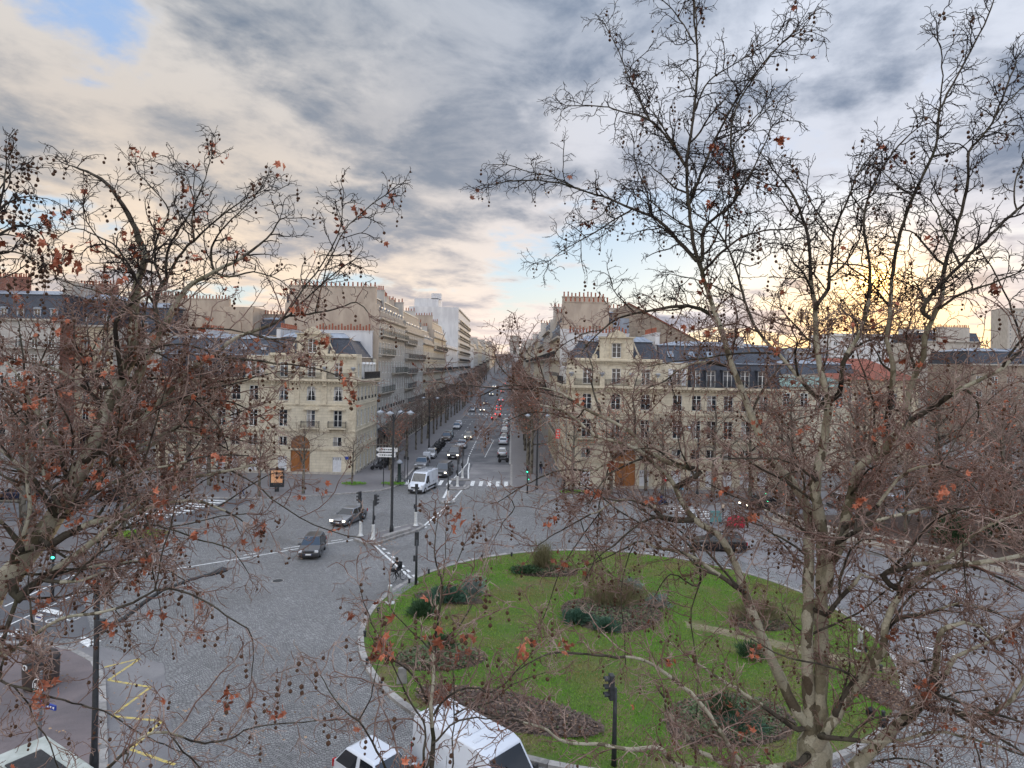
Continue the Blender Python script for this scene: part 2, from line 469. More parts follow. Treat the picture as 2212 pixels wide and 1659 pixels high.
M['plate'] = pmat('number_plate', (.72, .72, .70), None, rough=.4)
M['black'] = pmat('flat_black', (.012, .012, .013), None, rough=.7)
M['bark'] = bark_mat('plane_bark', (.082, .062, .042), (.205, .185, .125), (.42, .39, .30))
M['twig_backlit'] = pmat('backlit_plane_twig', (.014, .010, .010), (.03, .021, .018), 2.2, .85)  # high twigs: their silhouette against the bright sky is put into the colour
M['twig'] = pmat('plane_twig', (.155, .09, .072), (.37, .28, .235), 2.2, .85, lo=.42, hi=.66)
M['bark_thin_and_backlit'] = bark_mat('thin_and_backlit_plane_bark', (.022, .018, .014), (.045, .037, .028), (.085, .072, .055), 7, .2)  # dark thin wood; on high limbs the backlit silhouette painted into the bark
M['street_bark'] = bark_mat('street_tree_bark', (.05, .042, .036), (.11, .095, .075), (.21, .19, .155), 4, .15)
M['street_twig'] = pmat('street_tree_twig', (.125, .085, .072), (.22, .165, .14), 1.2, .9)
M['brown_twig'] = pmat('brown_brush', (.20, .135, .112), (.30, .225, .19), .8, .9)
M['ball'] = pmat('plane_fruit', (.055, .028, .018), (.10, .055, .032), 30, .95)
M['leaf'] = pmat('dead_plane_leaf', (.30, .075, .035), (.42, .17, .10), 9, .7, var=.5)
M['leaf_pale'] = pmat('fallen_leaf', (.33, .225, .14), (.22, .125, .075), 9, .8, var=.5)
M['grass'] = pmat('grass_blades', (.14, .31, .025), (.25, .20, .075), .17, .85, space='World', lo=.45, hi=.66)
M['shrub_blue'] = pmat('blue_green_needles', (.04, .095, .06), (.065, .125, .085), 2, .8)
M['shrub_dark'] = pmat('dark_evergreen_leaf', (.03, .07, .03), (.055, .10, .045), 2, .7)
M['shrub_olive'] = pmat('olive_stems', (.13, .12, .06), (.19, .165, .09), 2, .85)
M['shrub_grey'] = pmat('silver_foliage', (.22, .27, .25), (.16, .21, .2), 2, .85)
M['cover'] = pmat('ground_cover_leaf', (.06, .12, .045), (.11, .13, .06), 3, .75)
M['cloth_black'] = pmat('black_coat', (.018, .018, .02), (.03, .03, .033), 12, .9)
M['cloth_navy'] = pmat('navy_cloth', (.03, .04, .11), (.045, .055, .14), 12, .9)
M['cloth_grey'] = pmat('grey_cloth', (.15, .15, .16), (.2, .2, .21), 12, .9)
M['cloth_white'] = pmat('white_cloth', (.68, .68, .69), (.58, .58, .6), 12, .9)
M['cloth_tan'] = pmat('pale_fur_hood', (.52, .42, .32), (.42, .33, .25), 20, .95)
M['skin'] = pmat('skin', (.50, .32, .25), None, rough=.6)
M['hair'] = pmat('dark_hair', (.035, .025, .02), None, rough=.7)
M['red_cloth'] = pmat('red_tarpaulin', (.48, .03, .055), (.36, .02, .04), 3, .6, .02, 6)
M['sign_white'] = pmat('sign_white', (.74, .74, .73), None, rough=.4)
M['sign_blue'] = pmat('sign_blue', (.03, .06, .30), None, rough=.4)
M['sign_red'] = pmat('sign_red', (.5, .02, .03), None, rough=.4)
M['sign_teal'] = pmat('sign_teal', (.10, .50, .46), None, rough=.4)
M['sign_green'] = pmat('sign_green_panel', (.10, .22, .22), (.14, .26, .26), 4, .4)
M['green_lit'] = pmat('lit_green_signal', (.02, .5, .25), None, rough=.2, emit=(.05, 1.0, .5), es=3.0)
M['orange_screen'] = pmat('lit_orange_poster', (.62, .27, .12), (.70, .42, .25), 2.5, .4, emit=(.75, .33, .13), es=.06)
M['bin_brown'] = pmat('dark_brown_plastic', (.075, .058, .052), (.055, .043, .04), 4, .55)
M['blue_box'] = pmat('blue_plastic', (.05, .16, .30), None, rough=.5)
def car_paint(name, c, metal=.3, rough=.32): return pmat(name, c, None, rough=rough, metal=metal, spec=.5, coat=.6)

# ------------------------------------------------------------------ people: one skinned surface per body, cloth and skin by zone
def body_mesh(J, B, zones, mats):
    """J joints {name: (pos, radius)}, B bones, zones {bone: material slot}; grown with the Skin modifier"""
    names = list(J); ix = {n: i for i, n in enumerate(names)}
    me = bpy.data.meshes.new('body')
    me.from_pydata([J[n][0] for n in names], [(ix[a], ix[b]) for a, b in B], [])
    o = bpy.data.objects.new('body_build', me); COL.objects.link(o)
    m = o.modifiers.new('skin', 'SKIN'); m.use_smooth_shade = True; m.branch_smoothing = .4
    for i, n in enumerate(names):
        r = J[n][1]; sv = me.skin_vertices[0].data[i]; sv.radius = r if hasattr(r, '__len__') else (r, r); sv.use_root = n == 'pelvis'
    o.modifiers.new('sub', 'SUBSURF').levels = 1; o.modifiers['sub'].render_levels = 1
    dg = bpy.context.evaluated_depsgraph_get()
    out = bpy.data.meshes.new_from_object(o.evaluated_get(dg))
    bpy.data.objects.remove(o); bpy.data.meshes.remove(me)
    out.materials.clear()
    for q in mats: out.materials.append(M[q])
    segs = [(Vector(J[a][0]), Vector(J[b][0]), zones.get((a, b), 0)) for a, b in B]
    for p in out.polygons:
        best, bz = 1e9, 0
        for a, b, z in segs:
            ab = b - a; t = max(0, min(1, (p.center - a).dot(ab) / max(ab.length_squared, 1e-9)))
            dd = (p.center - a - ab * t).length
            if dd < best: best, bz = dd, z
        p.material_index = bz; p.use_smooth = True
    return out

def pose(kind):
    J = {}
    if kind in ('stand', 'walk', 'phone'):
        J['pelvis'] = ((0, 0, .92), (.155, .12)); J['chest'] = ((0.01, 0, 1.25), (.17, .13)); J['neck'] = ((0.02, 0, 1.47), .075); J['head'] = ((.04, 0, 1.58), (.082, .10)); J['crown'] = ((.03, 0, 1.70), (.085, .095))
        st = .0 if kind != 'walk' else .24
        for s, n in ((1, 'l'), (-1, 'r')):
            f = st * s
            J['hip' + n] = ((0, .09 * s, .86), .105); J['knee' + n] = ((f * .5 + .04, .10 * s, .48), .066); J['ankle' + n] = ((f - .02, .10 * s, .085), .045); J['toe' + n] = ((f + .16, .11 * s, .04), .04)
            J['shoulder' + n] = ((0, .19 * s, 1.40), .072)
            if kind == 'phone':
                J['elbow' + n] = ((.10, .26 * s, 1.14), .05); J['wrist' + n] = ((.30, .12 * s, 1.22), .034); J['hand' + n] = ((.36, .08 * s, 1.27), .036)
            else:
                J['elbow' + n] = ((-.03 - f * .4, .25 * s, 1.13), .05); J['wrist' + n] = ((.05 - f * .6, .26 * s, .90), .034); J['hand' + n] = ((.08 - f * .65, .25 * s, .80), .038)
    else:  # riding: saddle at the origin of z .92, bars ahead
        J['pelvis'] = ((-.18, 0, 1.0), (.15, .13)); J['chest'] = ((.03, 0, 1.30), (.165, .14)); J['neck'] = ((.12, 0, 1.50), .07); J['head'] = ((.17, 0, 1.60), (.085, .10)); J['crown'] = ((.18, 0, 1.72), (.085, .09))
        for s, n in ((1, 'l'), (-1, 'r')):
            up = .17 if s > 0 else -.13
            J['hip' + n] = ((-.16, .1 * s, .95), .105); J['knee' + n] = ((.22 + (.05 if s > 0 else -.02), .12 * s, .70 + up * .6), .068); J['ankle' + n] = ((.06, .12 * s, .32 + up), .045); J['toe' + n] = ((.22, .12 * s, .26 + up), .04)
            J['shoulder' + n] = ((.06, .19 * s, 1.42), .07); J['elbow' + n] = ((.26, .27 * s, 1.21), .05); J['wrist' + n] = ((.44, .24 * s, 1.08), .034); J['hand' + n] = ((.52, .23 * s, 1.05), .036)
    B = [('pelvis', 'chest'), ('chest', 'neck'), ('neck', 'head'), ('head', 'crown')]
    for n in 'lr':
        B += [('pelvis', 'hip' + n), ('hip' + n, 'knee' + n), ('knee' + n, 'ankle' + n), ('ankle' + n, 'toe' + n), ('chest', 'shoulder' + n), ('shoulder' + n, 'elbow' + n), ('elbow' + n, 'wrist' + n), ('wrist' + n, 'hand' + n)]
    Z = {}
    for a, b in B:
        Z[(a, b)] = 1 if a[:3] in ('hip', 'kne') or b[:3] == 'hip' else 3 if a[:3] == 'ank' else 2 if a in ('head',) or (a == 'neck') or a[:3] == 'wri' else 0
    return J, B, Z

BODY = {}
c_ = bpy.data.curves.new('lettering', 'FONT'); c_.body = 'BUS'; c_.size = .27; c_.align_x = c_.align_y = 'CENTER'; c_.extrude = .004
o_ = bpy.data.objects.new('lettering_build', c_); COL.objects.link(o_); bpy.context.view_layer.update()
BUS_TEXT = bpy.data.meshes.new_from_object(o_); bpy.data.objects.remove(o_); BUS_TEXT.materials.clear(); BUS_TEXT.materials.append(M['sign_white'])
def person(label, loc, rz, kind='stand', coat='cloth_black', legs='cloth_black', top='hair', bag=None):
    key = (kind, coat, legs)
    if key not in BODY:
        J, B, Z = pose(kind); BODY[key] = (body_mesh(J, B, Z, [coat, legs, 'skin', 'black_plastic']), J)
    me, J = BODY[key]
    o = link('person', me); tag(o, label, 'person'); o.location = loc; o.rotation_euler = (0, 0, rz)
    hp = Vector(J['head'][0]); cp = Vector(J['crown'][0])
    h = MB()
    if top == 'hair': h.lathe([(.02, .13), (.075, .11), (.108, .05), (.108, -.02), (.095, -.10)], 10, cp + Vector((-.025, 0, -.03)))
    elif top == 'hood': h.lathe([(.02, .15), (.09, .12), (.135, .04), (.145, -.06), (.14, -.18), (.17, -.26)], 10, cp + Vector((-.03, 0, -.02)))
    else: h.lathe([(.02, .16), (.09, .14), (.14, .06), (.145, -.03), (.13, -.12)], 12, cp + Vector((-.01, 0, -.04)))
    link({'hair': 'hair', 'hood': 'hood'}.get(top, 'helmet'), h.mesh('hair', M[{'hair': 'hair', 'hood': 'cloth_tan', 'white': 'sign_white'}.get(top, 'cloth_black')], True), o)
    MB().lathe([(.012, 0), (.018, .03), (.012, .05)], 6, M=Matrix.Translation(hp + Vector((.088, 0, .02))) @ Matrix.Rotation(R(20), 4, 'Y')).build('nose', M['skin'], o, True)
    if bag: MB().box((-.18, 0, 1.22), (.16, .3, .42)).build('backpack', M[bag], o, bevel=.04)
    return o
for k_, c_, l_ in (('ride', 'cloth_black', 'cloth_black'), ('stand', 'cloth_black', 'cloth_black'), ('walk', 'cloth_grey', 'cloth_navy'), ('phone', 'cloth_black', 'cloth_grey'), ('walk', 'cloth_black', 'cloth_navy'), ('stand', 'cloth_white', 'cloth_navy'), ('ride', 'cloth_navy', 'cloth_navy'), ('walk', 'cloth_white', 'cloth_black')):
    J_, B_, Z_ = pose(k_); BODY[(k_, c_, l_)] = (body_mesh(J_, B_, Z_, [c_, l_, 'skin', 'black_plastic']), J_)

# ------------------------------------------------------------------ ground, roads, pavements
def hill(y):
    """the avenue is level near the circus and climbs beyond"""
    return 0.0 if y < 260 else min((y - 260) * .029, 50.0)

mb = MB()
ys = [-300, -40, 40, 120, 260, 400, 600, 800, 1100, 1500, 1984, 3000, 12000]
for i in range(len(ys) - 1):
    a, b = ys[i], ys[i + 1]
    mb.quad((-5000, a, hill(a) - .02), (5000, a, hill(a) - .02), (5000, b, hill(b) - .02), (-5000, b, hill(b) - .02))
struct('ground', mb, M['ground'])

struct('plaza_road', MB().sheet([(-75, -10), (75, -10), (75, 84.5), (-75, 84.5)], 0), M['setts'])
AVL, AVR, AVC = -14.4, 0.0, -7.2
mb = MB()
ay = [104, 150, 200, 260, 330, 430, 600, 900, 1400, 1960]
for i in range(len(ay) - 1):
    a, b = ay[i], ay[i + 1]
    mb.quad((AVL - 3, a, hill(a) + .004), (AVR + 3, a, hill(a) + .004), (AVR + 3, b, hill(b) + .004), (AVL - 3, b, hill(b) + .004))
struct('avenue_road', mb, M['asphalt'])
struct('avenue_entry_road', MB().sheet([(-14.6, 84.5), (-6, 84.5), (-6, 104), (-14.6, 104)], .004), M['asphalt'])
struct('paved_entry_road', MB().sheet([(-6, 84.5), (.4, 84.5), (.4, 104), (-6, 104)], .004), M['asphalt_pale'])
struct('side_street_road', MB().sheet([(-75, 62), (-36, 62.5), (-31, 64), (-29, 74.4), (-33, 74.6), (-75, 74.6)], .004), M['asphalt'])
struct('garden_street_road', MB().sheet([(16.5, 77), (19, 66), (24, 62), (28, 56), (33, 50), (38, 42), (44, 34), (75, 34), (75, 84.4), (24, 84.4)], .004), M['asphalt_pale'])
struct('circus_lane_road', MB().sheet([(22.5, 36), (23, 44), (21, 52), (16.5, 58), (19, 66), (24, 62), (28, 56), (33, 50), (38, 42), (44, 34), (40, 12), (20, 16), (22.5, 30)], .008), M['asphalt_pale'])
struct('bus_bay_road', MB().sheet([(-24, 36.5), (-18, 34), (-13.8, 27), (-10.5, 20.5), (-12, 19), (-16, 25.4), (-20.3, 32.1), (-24.5, 35)], .004), M['asphalt_pale'])
struct('cycle_path', MB().sheet([(-60, 36.5), (-25.5, 36.2), (-24, 37.5), (-29.0, 44), (-29.6, 57), (-33, 57), (-32.6, 45), (-60, 44)], .004), M['asphalt'])

kerb_me = {}
def kerb_line(pts, name='kerb', w=.3, h=.15, step=1.0, near=None, col='granite'):
    """a row of kerb stones, each a mesh of its own where the photograph lets one tell them apart"""
    root = bpy.data.objects.new(name, None); COL.objects.link(root); tag(root, kind='structure')
    P = [Vector((p[0], p[1], p[2] if len(p) > 2 else 0)) for p in pts]
    rest = MB(); n = 0
    for a, b in zip(P, P[1:]):
        L = (b - a).length; k = max(1, round(L / step)); dv = (b - a) / k; an = math.atan2(dv.y, dv.x); s = dv.length - .012
        for i in range(k):
            c = a + dv * (i + .5)
            if near and (c.xy.length < near) and n < 290:
                key = (round(s, 2), w, h)
                if key not in kerb_me: kerb_me[key] = MB().box((0, 0, h / 2 - .04), (s, w, h + .08)).mesh('kerb_stone', M[col])
                o = link('kerb_stone', kerb_me[key], root, .015)
                o.location = c + Vector((0, 0, random.uniform(-.006, .006))); o.rotation_euler = (0, 0, an + random.uniform(-.006, .006)); n += 1
            else: rest.box(c + Vector((0, 0, h / 2 - .04)), (s, w, h + .08), an)
    if rest.v: tag(rest.build('kerb_run', M[col], root), kind='stuff')
    return root

def pavement(poly, mat, kerb_to=None, near=70, name='pavement', h=.14):
    struct(name, MB().prism(poly, -.1, h), M[mat])
    if kerb_to: kerb_line([poly[i] for i in kerb_to], name + '_kerb', near=near)

# in front of the left corner building
lbp = [(-75, 74.2), (-34, 74.6), (-28, 75.0), (-23, 77.0), (-18.5, 79.2), (-16, 81), (-14.9, 83), (-14.5, 86), (-14.5, 104), (-22.0, 104), (-22.0, 91.3), (-75, 91.3)]
pavement(lbp, 'pave', range(0, 9))
rbp = [(.2, 104), (.2, 86), (.8, 83), (2.3, 81.2), (6, 79), (10.9, 76.9), (15, 75.0), (17.5, 74.8), (22, 76.4), (75, 79.5), (75, 85), (7.4, 85), (7.4, 104)]
pavement(rbp, 'pave', range(0, 10))
gdp = [(75, 73), (25, 70.4), (23.4, 69.3), (23.6, 66.5), (25.3, 63.6), (29, 59.8), (34.2, 54.7), (38.9, 48.7), (55, 34), (75, 34)]
pavement(gdp, 'pave', range(0, 9), 62)
nrp = [(-60, 36), (-26, 35.9), (-23.6, 35.2), (-21.6, 33.9), (-20, 32.1), (-18, 29), (-15.7, 25.4), (-12.2, 19.4), (-6, 12.5), (8, 9.0), (24, 10), (40, 14), (75, 18), (75, -20), (-60, -20)]
pavement(nrp, 'pave_wet', range(0, 8), 40)
sdp = [(-75, 44.5), (-37, 45), (-34.6, 50), (-34, 57.5), (-35.2, 61), (-37.5, 62), (-75, 61.5)]
pavement(sdp, 'pave', range(0, 6), 0)
avy = [104, 150, 200, 260, 330, 430, 600, 900, 1400, 1960]
for nm, x0, x1, kx in (('avenue_pavement', -22.0, AVL, AVL), ('avenue_pavement', AVR, 7.4, AVR)):
    mb = MB()
    for a, b in zip(avy, avy[1:]):
        mb.quad((x0, a, hill(a) + .14), (x1, a, hill(a) + .14), (x1, b, hill(b) + .14), (x0, b, hill(b) + .14))
        mb.quad((kx, a, hill(a) - .02), (kx, b, hill(b) - .02), (kx, b, hill(b) + .14), (kx, a, hill(a) + .14))
    struct(nm, mb, M['pave'])
    kerb_line([(kx, a, hill(a)) for a in avy[:6]], 'avenue_kerb', near=0, step=3)
kerb_line([(-28.9, 43.5), (-29.3, 47), (-29.9, 57)], 'separator_kerb', w=.5, h=.16, near=70)

# painted markings
def band(a, b, w, z=.012):
    a, b = Vector((a[0], a[1], 0)), Vector((b[0], b[1], 0)); t = (b - a).normalized(); n = Vector((-t.y, t.x, 0)) * w / 2
    return [a - n + Vector((0, 0, z)), b - n + Vector((0, 0, z)), b + n + Vector((0, 0, z)), a + n + Vector((0, 0, z))]

def line(pts, w, name='road_line', mat='paint', z=.012, dash=None):
    mb = MB()
    for a, b in zip(pts, pts[1:]):
        if not dash: mb.quad(*band(a, b, w, z))
        else:
            A, B = Vector(a[:2]), Vector(b[:2]); L = (B - A).length; t = (B - A) / L; s = 0
            while s < L:
                mb.quad(*band(A + t * s, A + t * min(L, s + dash[0]), w, z)); s += dash[0] + dash[1]
    return struct(name, mb, M[mat])

def crossing(a, b, wa, n, sw=.5, name='zebra_crossing', z=.012):
    """n stripes from a to b, each running along the vector wa"""
    root = bpy.data.objects.new(name, None); COL.objects.link(root); tag(root, kind='structure')
    A, B, Wv = Vector(a), Vector(b), Vector(wa)
    t = (B - A).normalized()
    for i in range(n):
        c = A + (B - A) * (i / (n - 1)); j = random.uniform(-.03, .03)
        MB().quad(*[(p.x, p.y, z) for p in (c - t * sw / 2 - Wv / 2 + t * j, c + t * sw / 2 - Wv / 2, c + t * sw / 2 + Wv / 2, c - t * sw / 2 + Wv / 2 + t * j)]).build('stripe', M['paint'], root)
    return root
crossing((-13.7, 87.2), (-8.2, 87.2), (0, 3.6), 6)
crossing((-5.0, 87.2), (-.5, 87.2), (0, 3.6), 5)
crossing((-36.8, 63.6), (-33.6, 73.6), (3.6, -.6), 11)
crossing((18.6, 74.9), (22.3, 69.6), (3.6, .9), 7, .45, z=.016)
crossing((-13.8, 209), (-.6, 209), (0, 3.2), 12)
iT, iF, iR = g(775, 1166), g(806.6, 1174), g(911, 1141)
line([g(763, 1166), g(640, 1186), g(518, 1207), g(380, 1229), g(250, 1249)], .16)
line([g(740, 1165), g(640, 1181), g(518, 1201)], .14, dash=(1.1, 2.2))
line([g(808, 1178), g(893, 1254)], .2)
line([g(818, 1176), g(905, 1254)], .22, dash=(.55, .75))
line([g(912, 1139), g(966, 1092)], .2)
line([g(918, 1141), g(972, 1094)], .2, dash=(.55, .75))
line([g(977, 1082), g(1005, 1050)], .2)
line([g(958, 1076), g(968, 1056)], .3)
line([(-8.0, 89.2), (-7.3, 97), (-6.9, 105), (-7.2, 112)], .18)
line([(-5.7, 89.2), (-6.3, 98), (-6.6, 105)], .2)
line([(-7.2, 113), (-7.2, 196)], .18, dash=(1.4, 1.3))
line([(-7.2, 196), (-5.6, 206)], .15); line([(-7.2, 196), (-8.6, 206)], .15)
line([(-10.9, 118), (-10.9, 190)], .12, dash=(3, 6))
line([(-7.0, 148), (-3.6, 137), (-4.4, 112)], .1)
line([(-7.2, 215), (-5.2, 232), (-7.2, 250)], .15); line([(-7.2, 252), (-7.2, 258)], .16, dash=(2, 2))
line([(-12.6, 120), (-12.6, 205)], .1, dash=(1.0, 5))
zz = [(900, 790), (1210, 715), (935, 900), (1300, 962), (965, 1212), (1400, 1255), (1130, 1500), (1510, 1632)]
line([g(x / 3.456 * .8641, (1440 + y / 3.456) * .8641) for x, y in zz], .14, 'bus_stop_line', 'yellow')
for k, (x, y) in enumerate(((1690, 1150), (1730, 1320), (1800, 1238), (1900, 1268), (1985, 1395), (2090, 1345))):
    p = g(x, y); line([p, p + Vector((1.6, -1.3, 0))], .14, 'lane_line', z=.016)
line([g(1530, 1171), g(1500, 1178), g(1440, 1192), g(1380, 1196)], .15, z=.016)
line([g(1508, 1217), g(1535, 1222)], .45, z=.016); line([g(1490, 1236), g(1520, 1247)], .45, z=.016)
# cycle symbols and chevrons
def cycle_symbol(c, s, rz):
    mb = MB(); ca_, sa_ = math.cos(rz), math.sin(rz)
    def T(x, y): return (c[0] + s * (x * ca_ - y * sa_), c[1] + s * (x * sa_ + y * ca_))
    for wx in (-.55, .55):
        for k in range(10):
            a, b = k * .628, (k + 1) * .628
            mb.quad(*band(T(wx + .33 * math.cos(a), .33 * math.sin(a)), T(wx + .33 * math.cos(b), .33 * math.sin(b)), .09 * s))
    for a, b in (((-.55, 0), (-.15, .5)), ((-.15, .5), (.4, .5)), ((.4, .5), (.05, 0)), ((.05, 0), (-.15, .5)), ((-.55, 0), (.05, 0)), ((.55, 0), (.38, .72)), ((.38, .72), (.2, .75)), ((-.15, .5), (-.2, .66))):
        mb.quad(*band(T(*a), T(*b), .09 * s))
    return struct('cycle_marking', mb, M['paint'])
cycle_symbol(g(136, 1338), 1.0, R(20)); cycle_symbol(g(15, 1372), 1.0, R(20))
line([g(176, 1384), g(196, 1397), g(214, 1384)], .28, 'chevron_marking'); line([g(178, 1377), g(198, 1388), g(213, 1374)], .22, 'chevron_marking')
line([g(95, 1317), g(135, 1326)], .5, 'lane_marking')
line([g(10, 1310), g(120, 1260), g(180, 1234)], .15, z=.012); line([g(20, 1350), g(150, 1290), g(240, 1251)], .12, z=.012)

# ------------------------------------------------------------------ the round garden
CX, CY, CR_ = 6.75, 40.6, 15.5
ring = [(CX + CR_ * math.cos(a), CY + CR_ * math.sin(a)) for a in np.linspace(0, 2 * math.pi, 97)]
kerb_line(ring, 'round_kerb', w=.34, h=.17, near=200, step=1.02)
struct('lawn', MB().prism([(CX + (CR_ - .15) * math.cos(a), CY + (CR_ - .15) * math.sin(a)) for a in np.linspace(0, 2 * math.pi, 72, endpoint=False)], -.1, .13), M['lawn'])
lb = [g(848, 1306), g(868, 1286), g(905, 1262), g(898, 1250), g(870, 1262), g(838, 1290)]
struct('kerbside_path', MB().prism([(p.x, p.y) for p in lb], .05, .142), M['asphalt_pale'])
beds = {  # centre, half axes, turn, material
    'a': (g(950, 1421, .15), (2.4, 1.55), 0.1), 'b': (g(968, 1292, .15), (2.4, 1.0), -.25), 'c': (g(1180, 1235, .15), (2.4, 1.3), 0),
    'd': (g(1320, 1325, .15), (3.3, 2.9), 0), 'e': (g(1575, 1555, .15), (3.1, 2.1), .3), 'f': (g(1640, 1345, .15), (1.7, 1.4), 0), 'h': (g(1905, 1498, .15), (1.0, 1.6), 0)}
def in_bed(x, y, grow=1.0):
    for c, (ra, rb), t in beds.values():
        dx_, dy_ = x - c.x, y - c.y
        a = dx_ * math.cos(t) + dy_ * math.sin(t); b = -dx_ * math.sin(t) + dy_ * math.cos(t)
        if (a / ra) ** 2 + (b / rb) ** 2 < grow: return True
    return False
def mound(c, ra, rb, t, h, mat, name='flower_bed', n=28):
    mb = MB(); ringz = [(1.0, -.03), (.92, .45), (.7, .8), (.35, 1.0)]
    vs, fs = [], []
    for k, (q, z) in enumerate(ringz):
        for i in range(n):
            a = 2 * math.pi * i / n; w = 1 + .07 * math.sin(3 * a + c.x) + random.uniform(-.03, .03)
            x, y = q * ra * w * math.cos(a), q * rb * w * math.sin(a)
            vs.append((c.x + x * math.cos(t) - y * math.sin(t), c.y + x * math.sin(t) + y * math.cos(t), .13 + h * z + random.uniform(-.02, .02)))
    for k in range(3):
        for i in range(n): fs.append((k * n + i, k * n + (i + 1) % n, (k + 1) * n + (i + 1) % n, (k + 1) * n + i))
    fs.append(tuple(3 * n + i for i in range(n)))
    return tag(MB().add(vs, fs).build(name, M[mat], None, True), kind='structure')
for k, (c, (ra, rb), t) in beds.items(): mound(c, ra, rb, t, .22, 'mulch' if k == 'h' else 'soil')
c = g(1090, 1535, .15); beds['m'] = (c, (4.6, 1.45), -.36); mound(c, 4.6, 1.45, -.36, .1, 'mulch')
c = g(1700, 1395, .15); wornc = c
struct('worn_lawn_path', MB().sheet([(c.x + x, c.y + y) for x, y in ((-5, 3.4), (-2, 1.9), (1.2, -.2), (4.4, -2.6), (4.9, -3.6), (1.0, -1.5), (-2.2, .7), (-5.2, 2.4))], .137), pmat('worn_earth', (.24, .19, .13), (.13, .13, .06), 1.2, .95, .01, 12, space='World'))

# grass: short blades over the whole lawn
nb = 150000
ang = rng.uniform(0, 2 * math.pi, nb); rad = (CR_ - .35) * np.sqrt(rng.uniform(0, 1, nb))
gx, gy = CX + rad * np.cos(ang), CY + rad * np.sin(ang)
keep = np.ones(nb, bool)
for c, (ra, rb), t in beds.values():
    a = (gx - c.x) * math.cos(t) + (gy - c.y) * math.sin(t); b = -(gx - c.x) * math.sin(t) + (gy - c.y) * math.cos(t)
    keep &= (a / ra) ** 2 + (b / rb) ** 2 > .93
wx, wy = gx - wornc.x, gy - wornc.y
keep &= ~((np.abs(wy + .62 * wx - .2) < .75) & (np.abs(wx) < 5) & (rng.uniform(0, 1, nb) < .85))
thin = np.sin(gx * .55 + 1) * np.sin(gy * .7) + .35 * np.sin(gx * 2.1 + gy)
keep &= ~((thin > .55) & (rng.uniform(0, 1, nb) < .5))
gx, gy = gx[keep], gy[keep]; nb = len(gx)
th = rng.uniform(0, math.pi, nb); hh = rng.uniform(.035, .085, nb); ww = rng.uniform(.018, .035, nb)
lx, ly = rng.normal(0, .03, nb), rng.normal(0, .03, nb)
V = np.empty((nb, 3, 3), np.float32)
V[:, 0] = np.c_[gx - ww * np.cos(th), gy - ww * np.sin(th), np.full(nb, .12)]
V[:, 1] = np.c_[gx + ww * np.cos(th), gy + ww * np.sin(th), np.full(nb, .12)]
V[:, 2] = np.c_[gx + lx, gy + ly, .13 + hh]
tag(link('grass', np_mesh('grass', V.reshape(-1, 3), np.arange(nb * 3).reshape(-1, 3), M['grass'], False)), kind='stuff')

# ------------------------------------------------------------------ building kit (local frame: x along the front, y into the block)
def fr(a):
    a = Vector((a[0], a[1], 0)).normalized(); return a, Vector((a.y, -a.x, 0))

def wall_face(mb, o, a, L, z0, z1, ops=(), dep=.26):
    """a wall from o along a, pierced by openings (x0, x1, zb, zt) with reveals"""
    a, n = fr(a); o = Vector((o[0], o[1], 0))
    def P(x, z, d_=0.0): return o + a * x - n * d_ + Vector((0, 0, z))
    x = 0.0
    for x0, x1, zb, zt in sorted(ops):
        if x0 > x: mb.quad(P(x, z0), P(x0, z0), P(x0, z1), P(x, z1))
        if zb > z0: mb.quad(P(x0, z0), P(x1, z0), P(x1, zb), P(x0, zb))
        if zt < z1: mb.quad(P(x0, zt), P(x1, zt), P(x1, z1), P(x0, z1))
        mb.quad(P(x0, zb), P(x1, zb), P(x1, zb, dep), P(x0, zb, dep)); mb.quad(P(x0, zt, dep), P(x1, zt, dep), P(x1, zt), P(x0, zt))
        mb.quad(P(x0, zb), P(x0, zb, dep), P(x0, zt, dep), P(x0, zt)); mb.quad(P(x1, zb, dep), P(x1, zb), P(x1, zt), P(x1, zt, dep))
        mb.quad(P(x0, zb, dep + .25), P(x1, zb, dep + .25), P(x1, zt, dep + .25), P(x0, zt, dep + .25))
        x = x1
    if x < L: mb.quad(P(x, z0), P(L, z0), P(L, z1), P(x, z1))

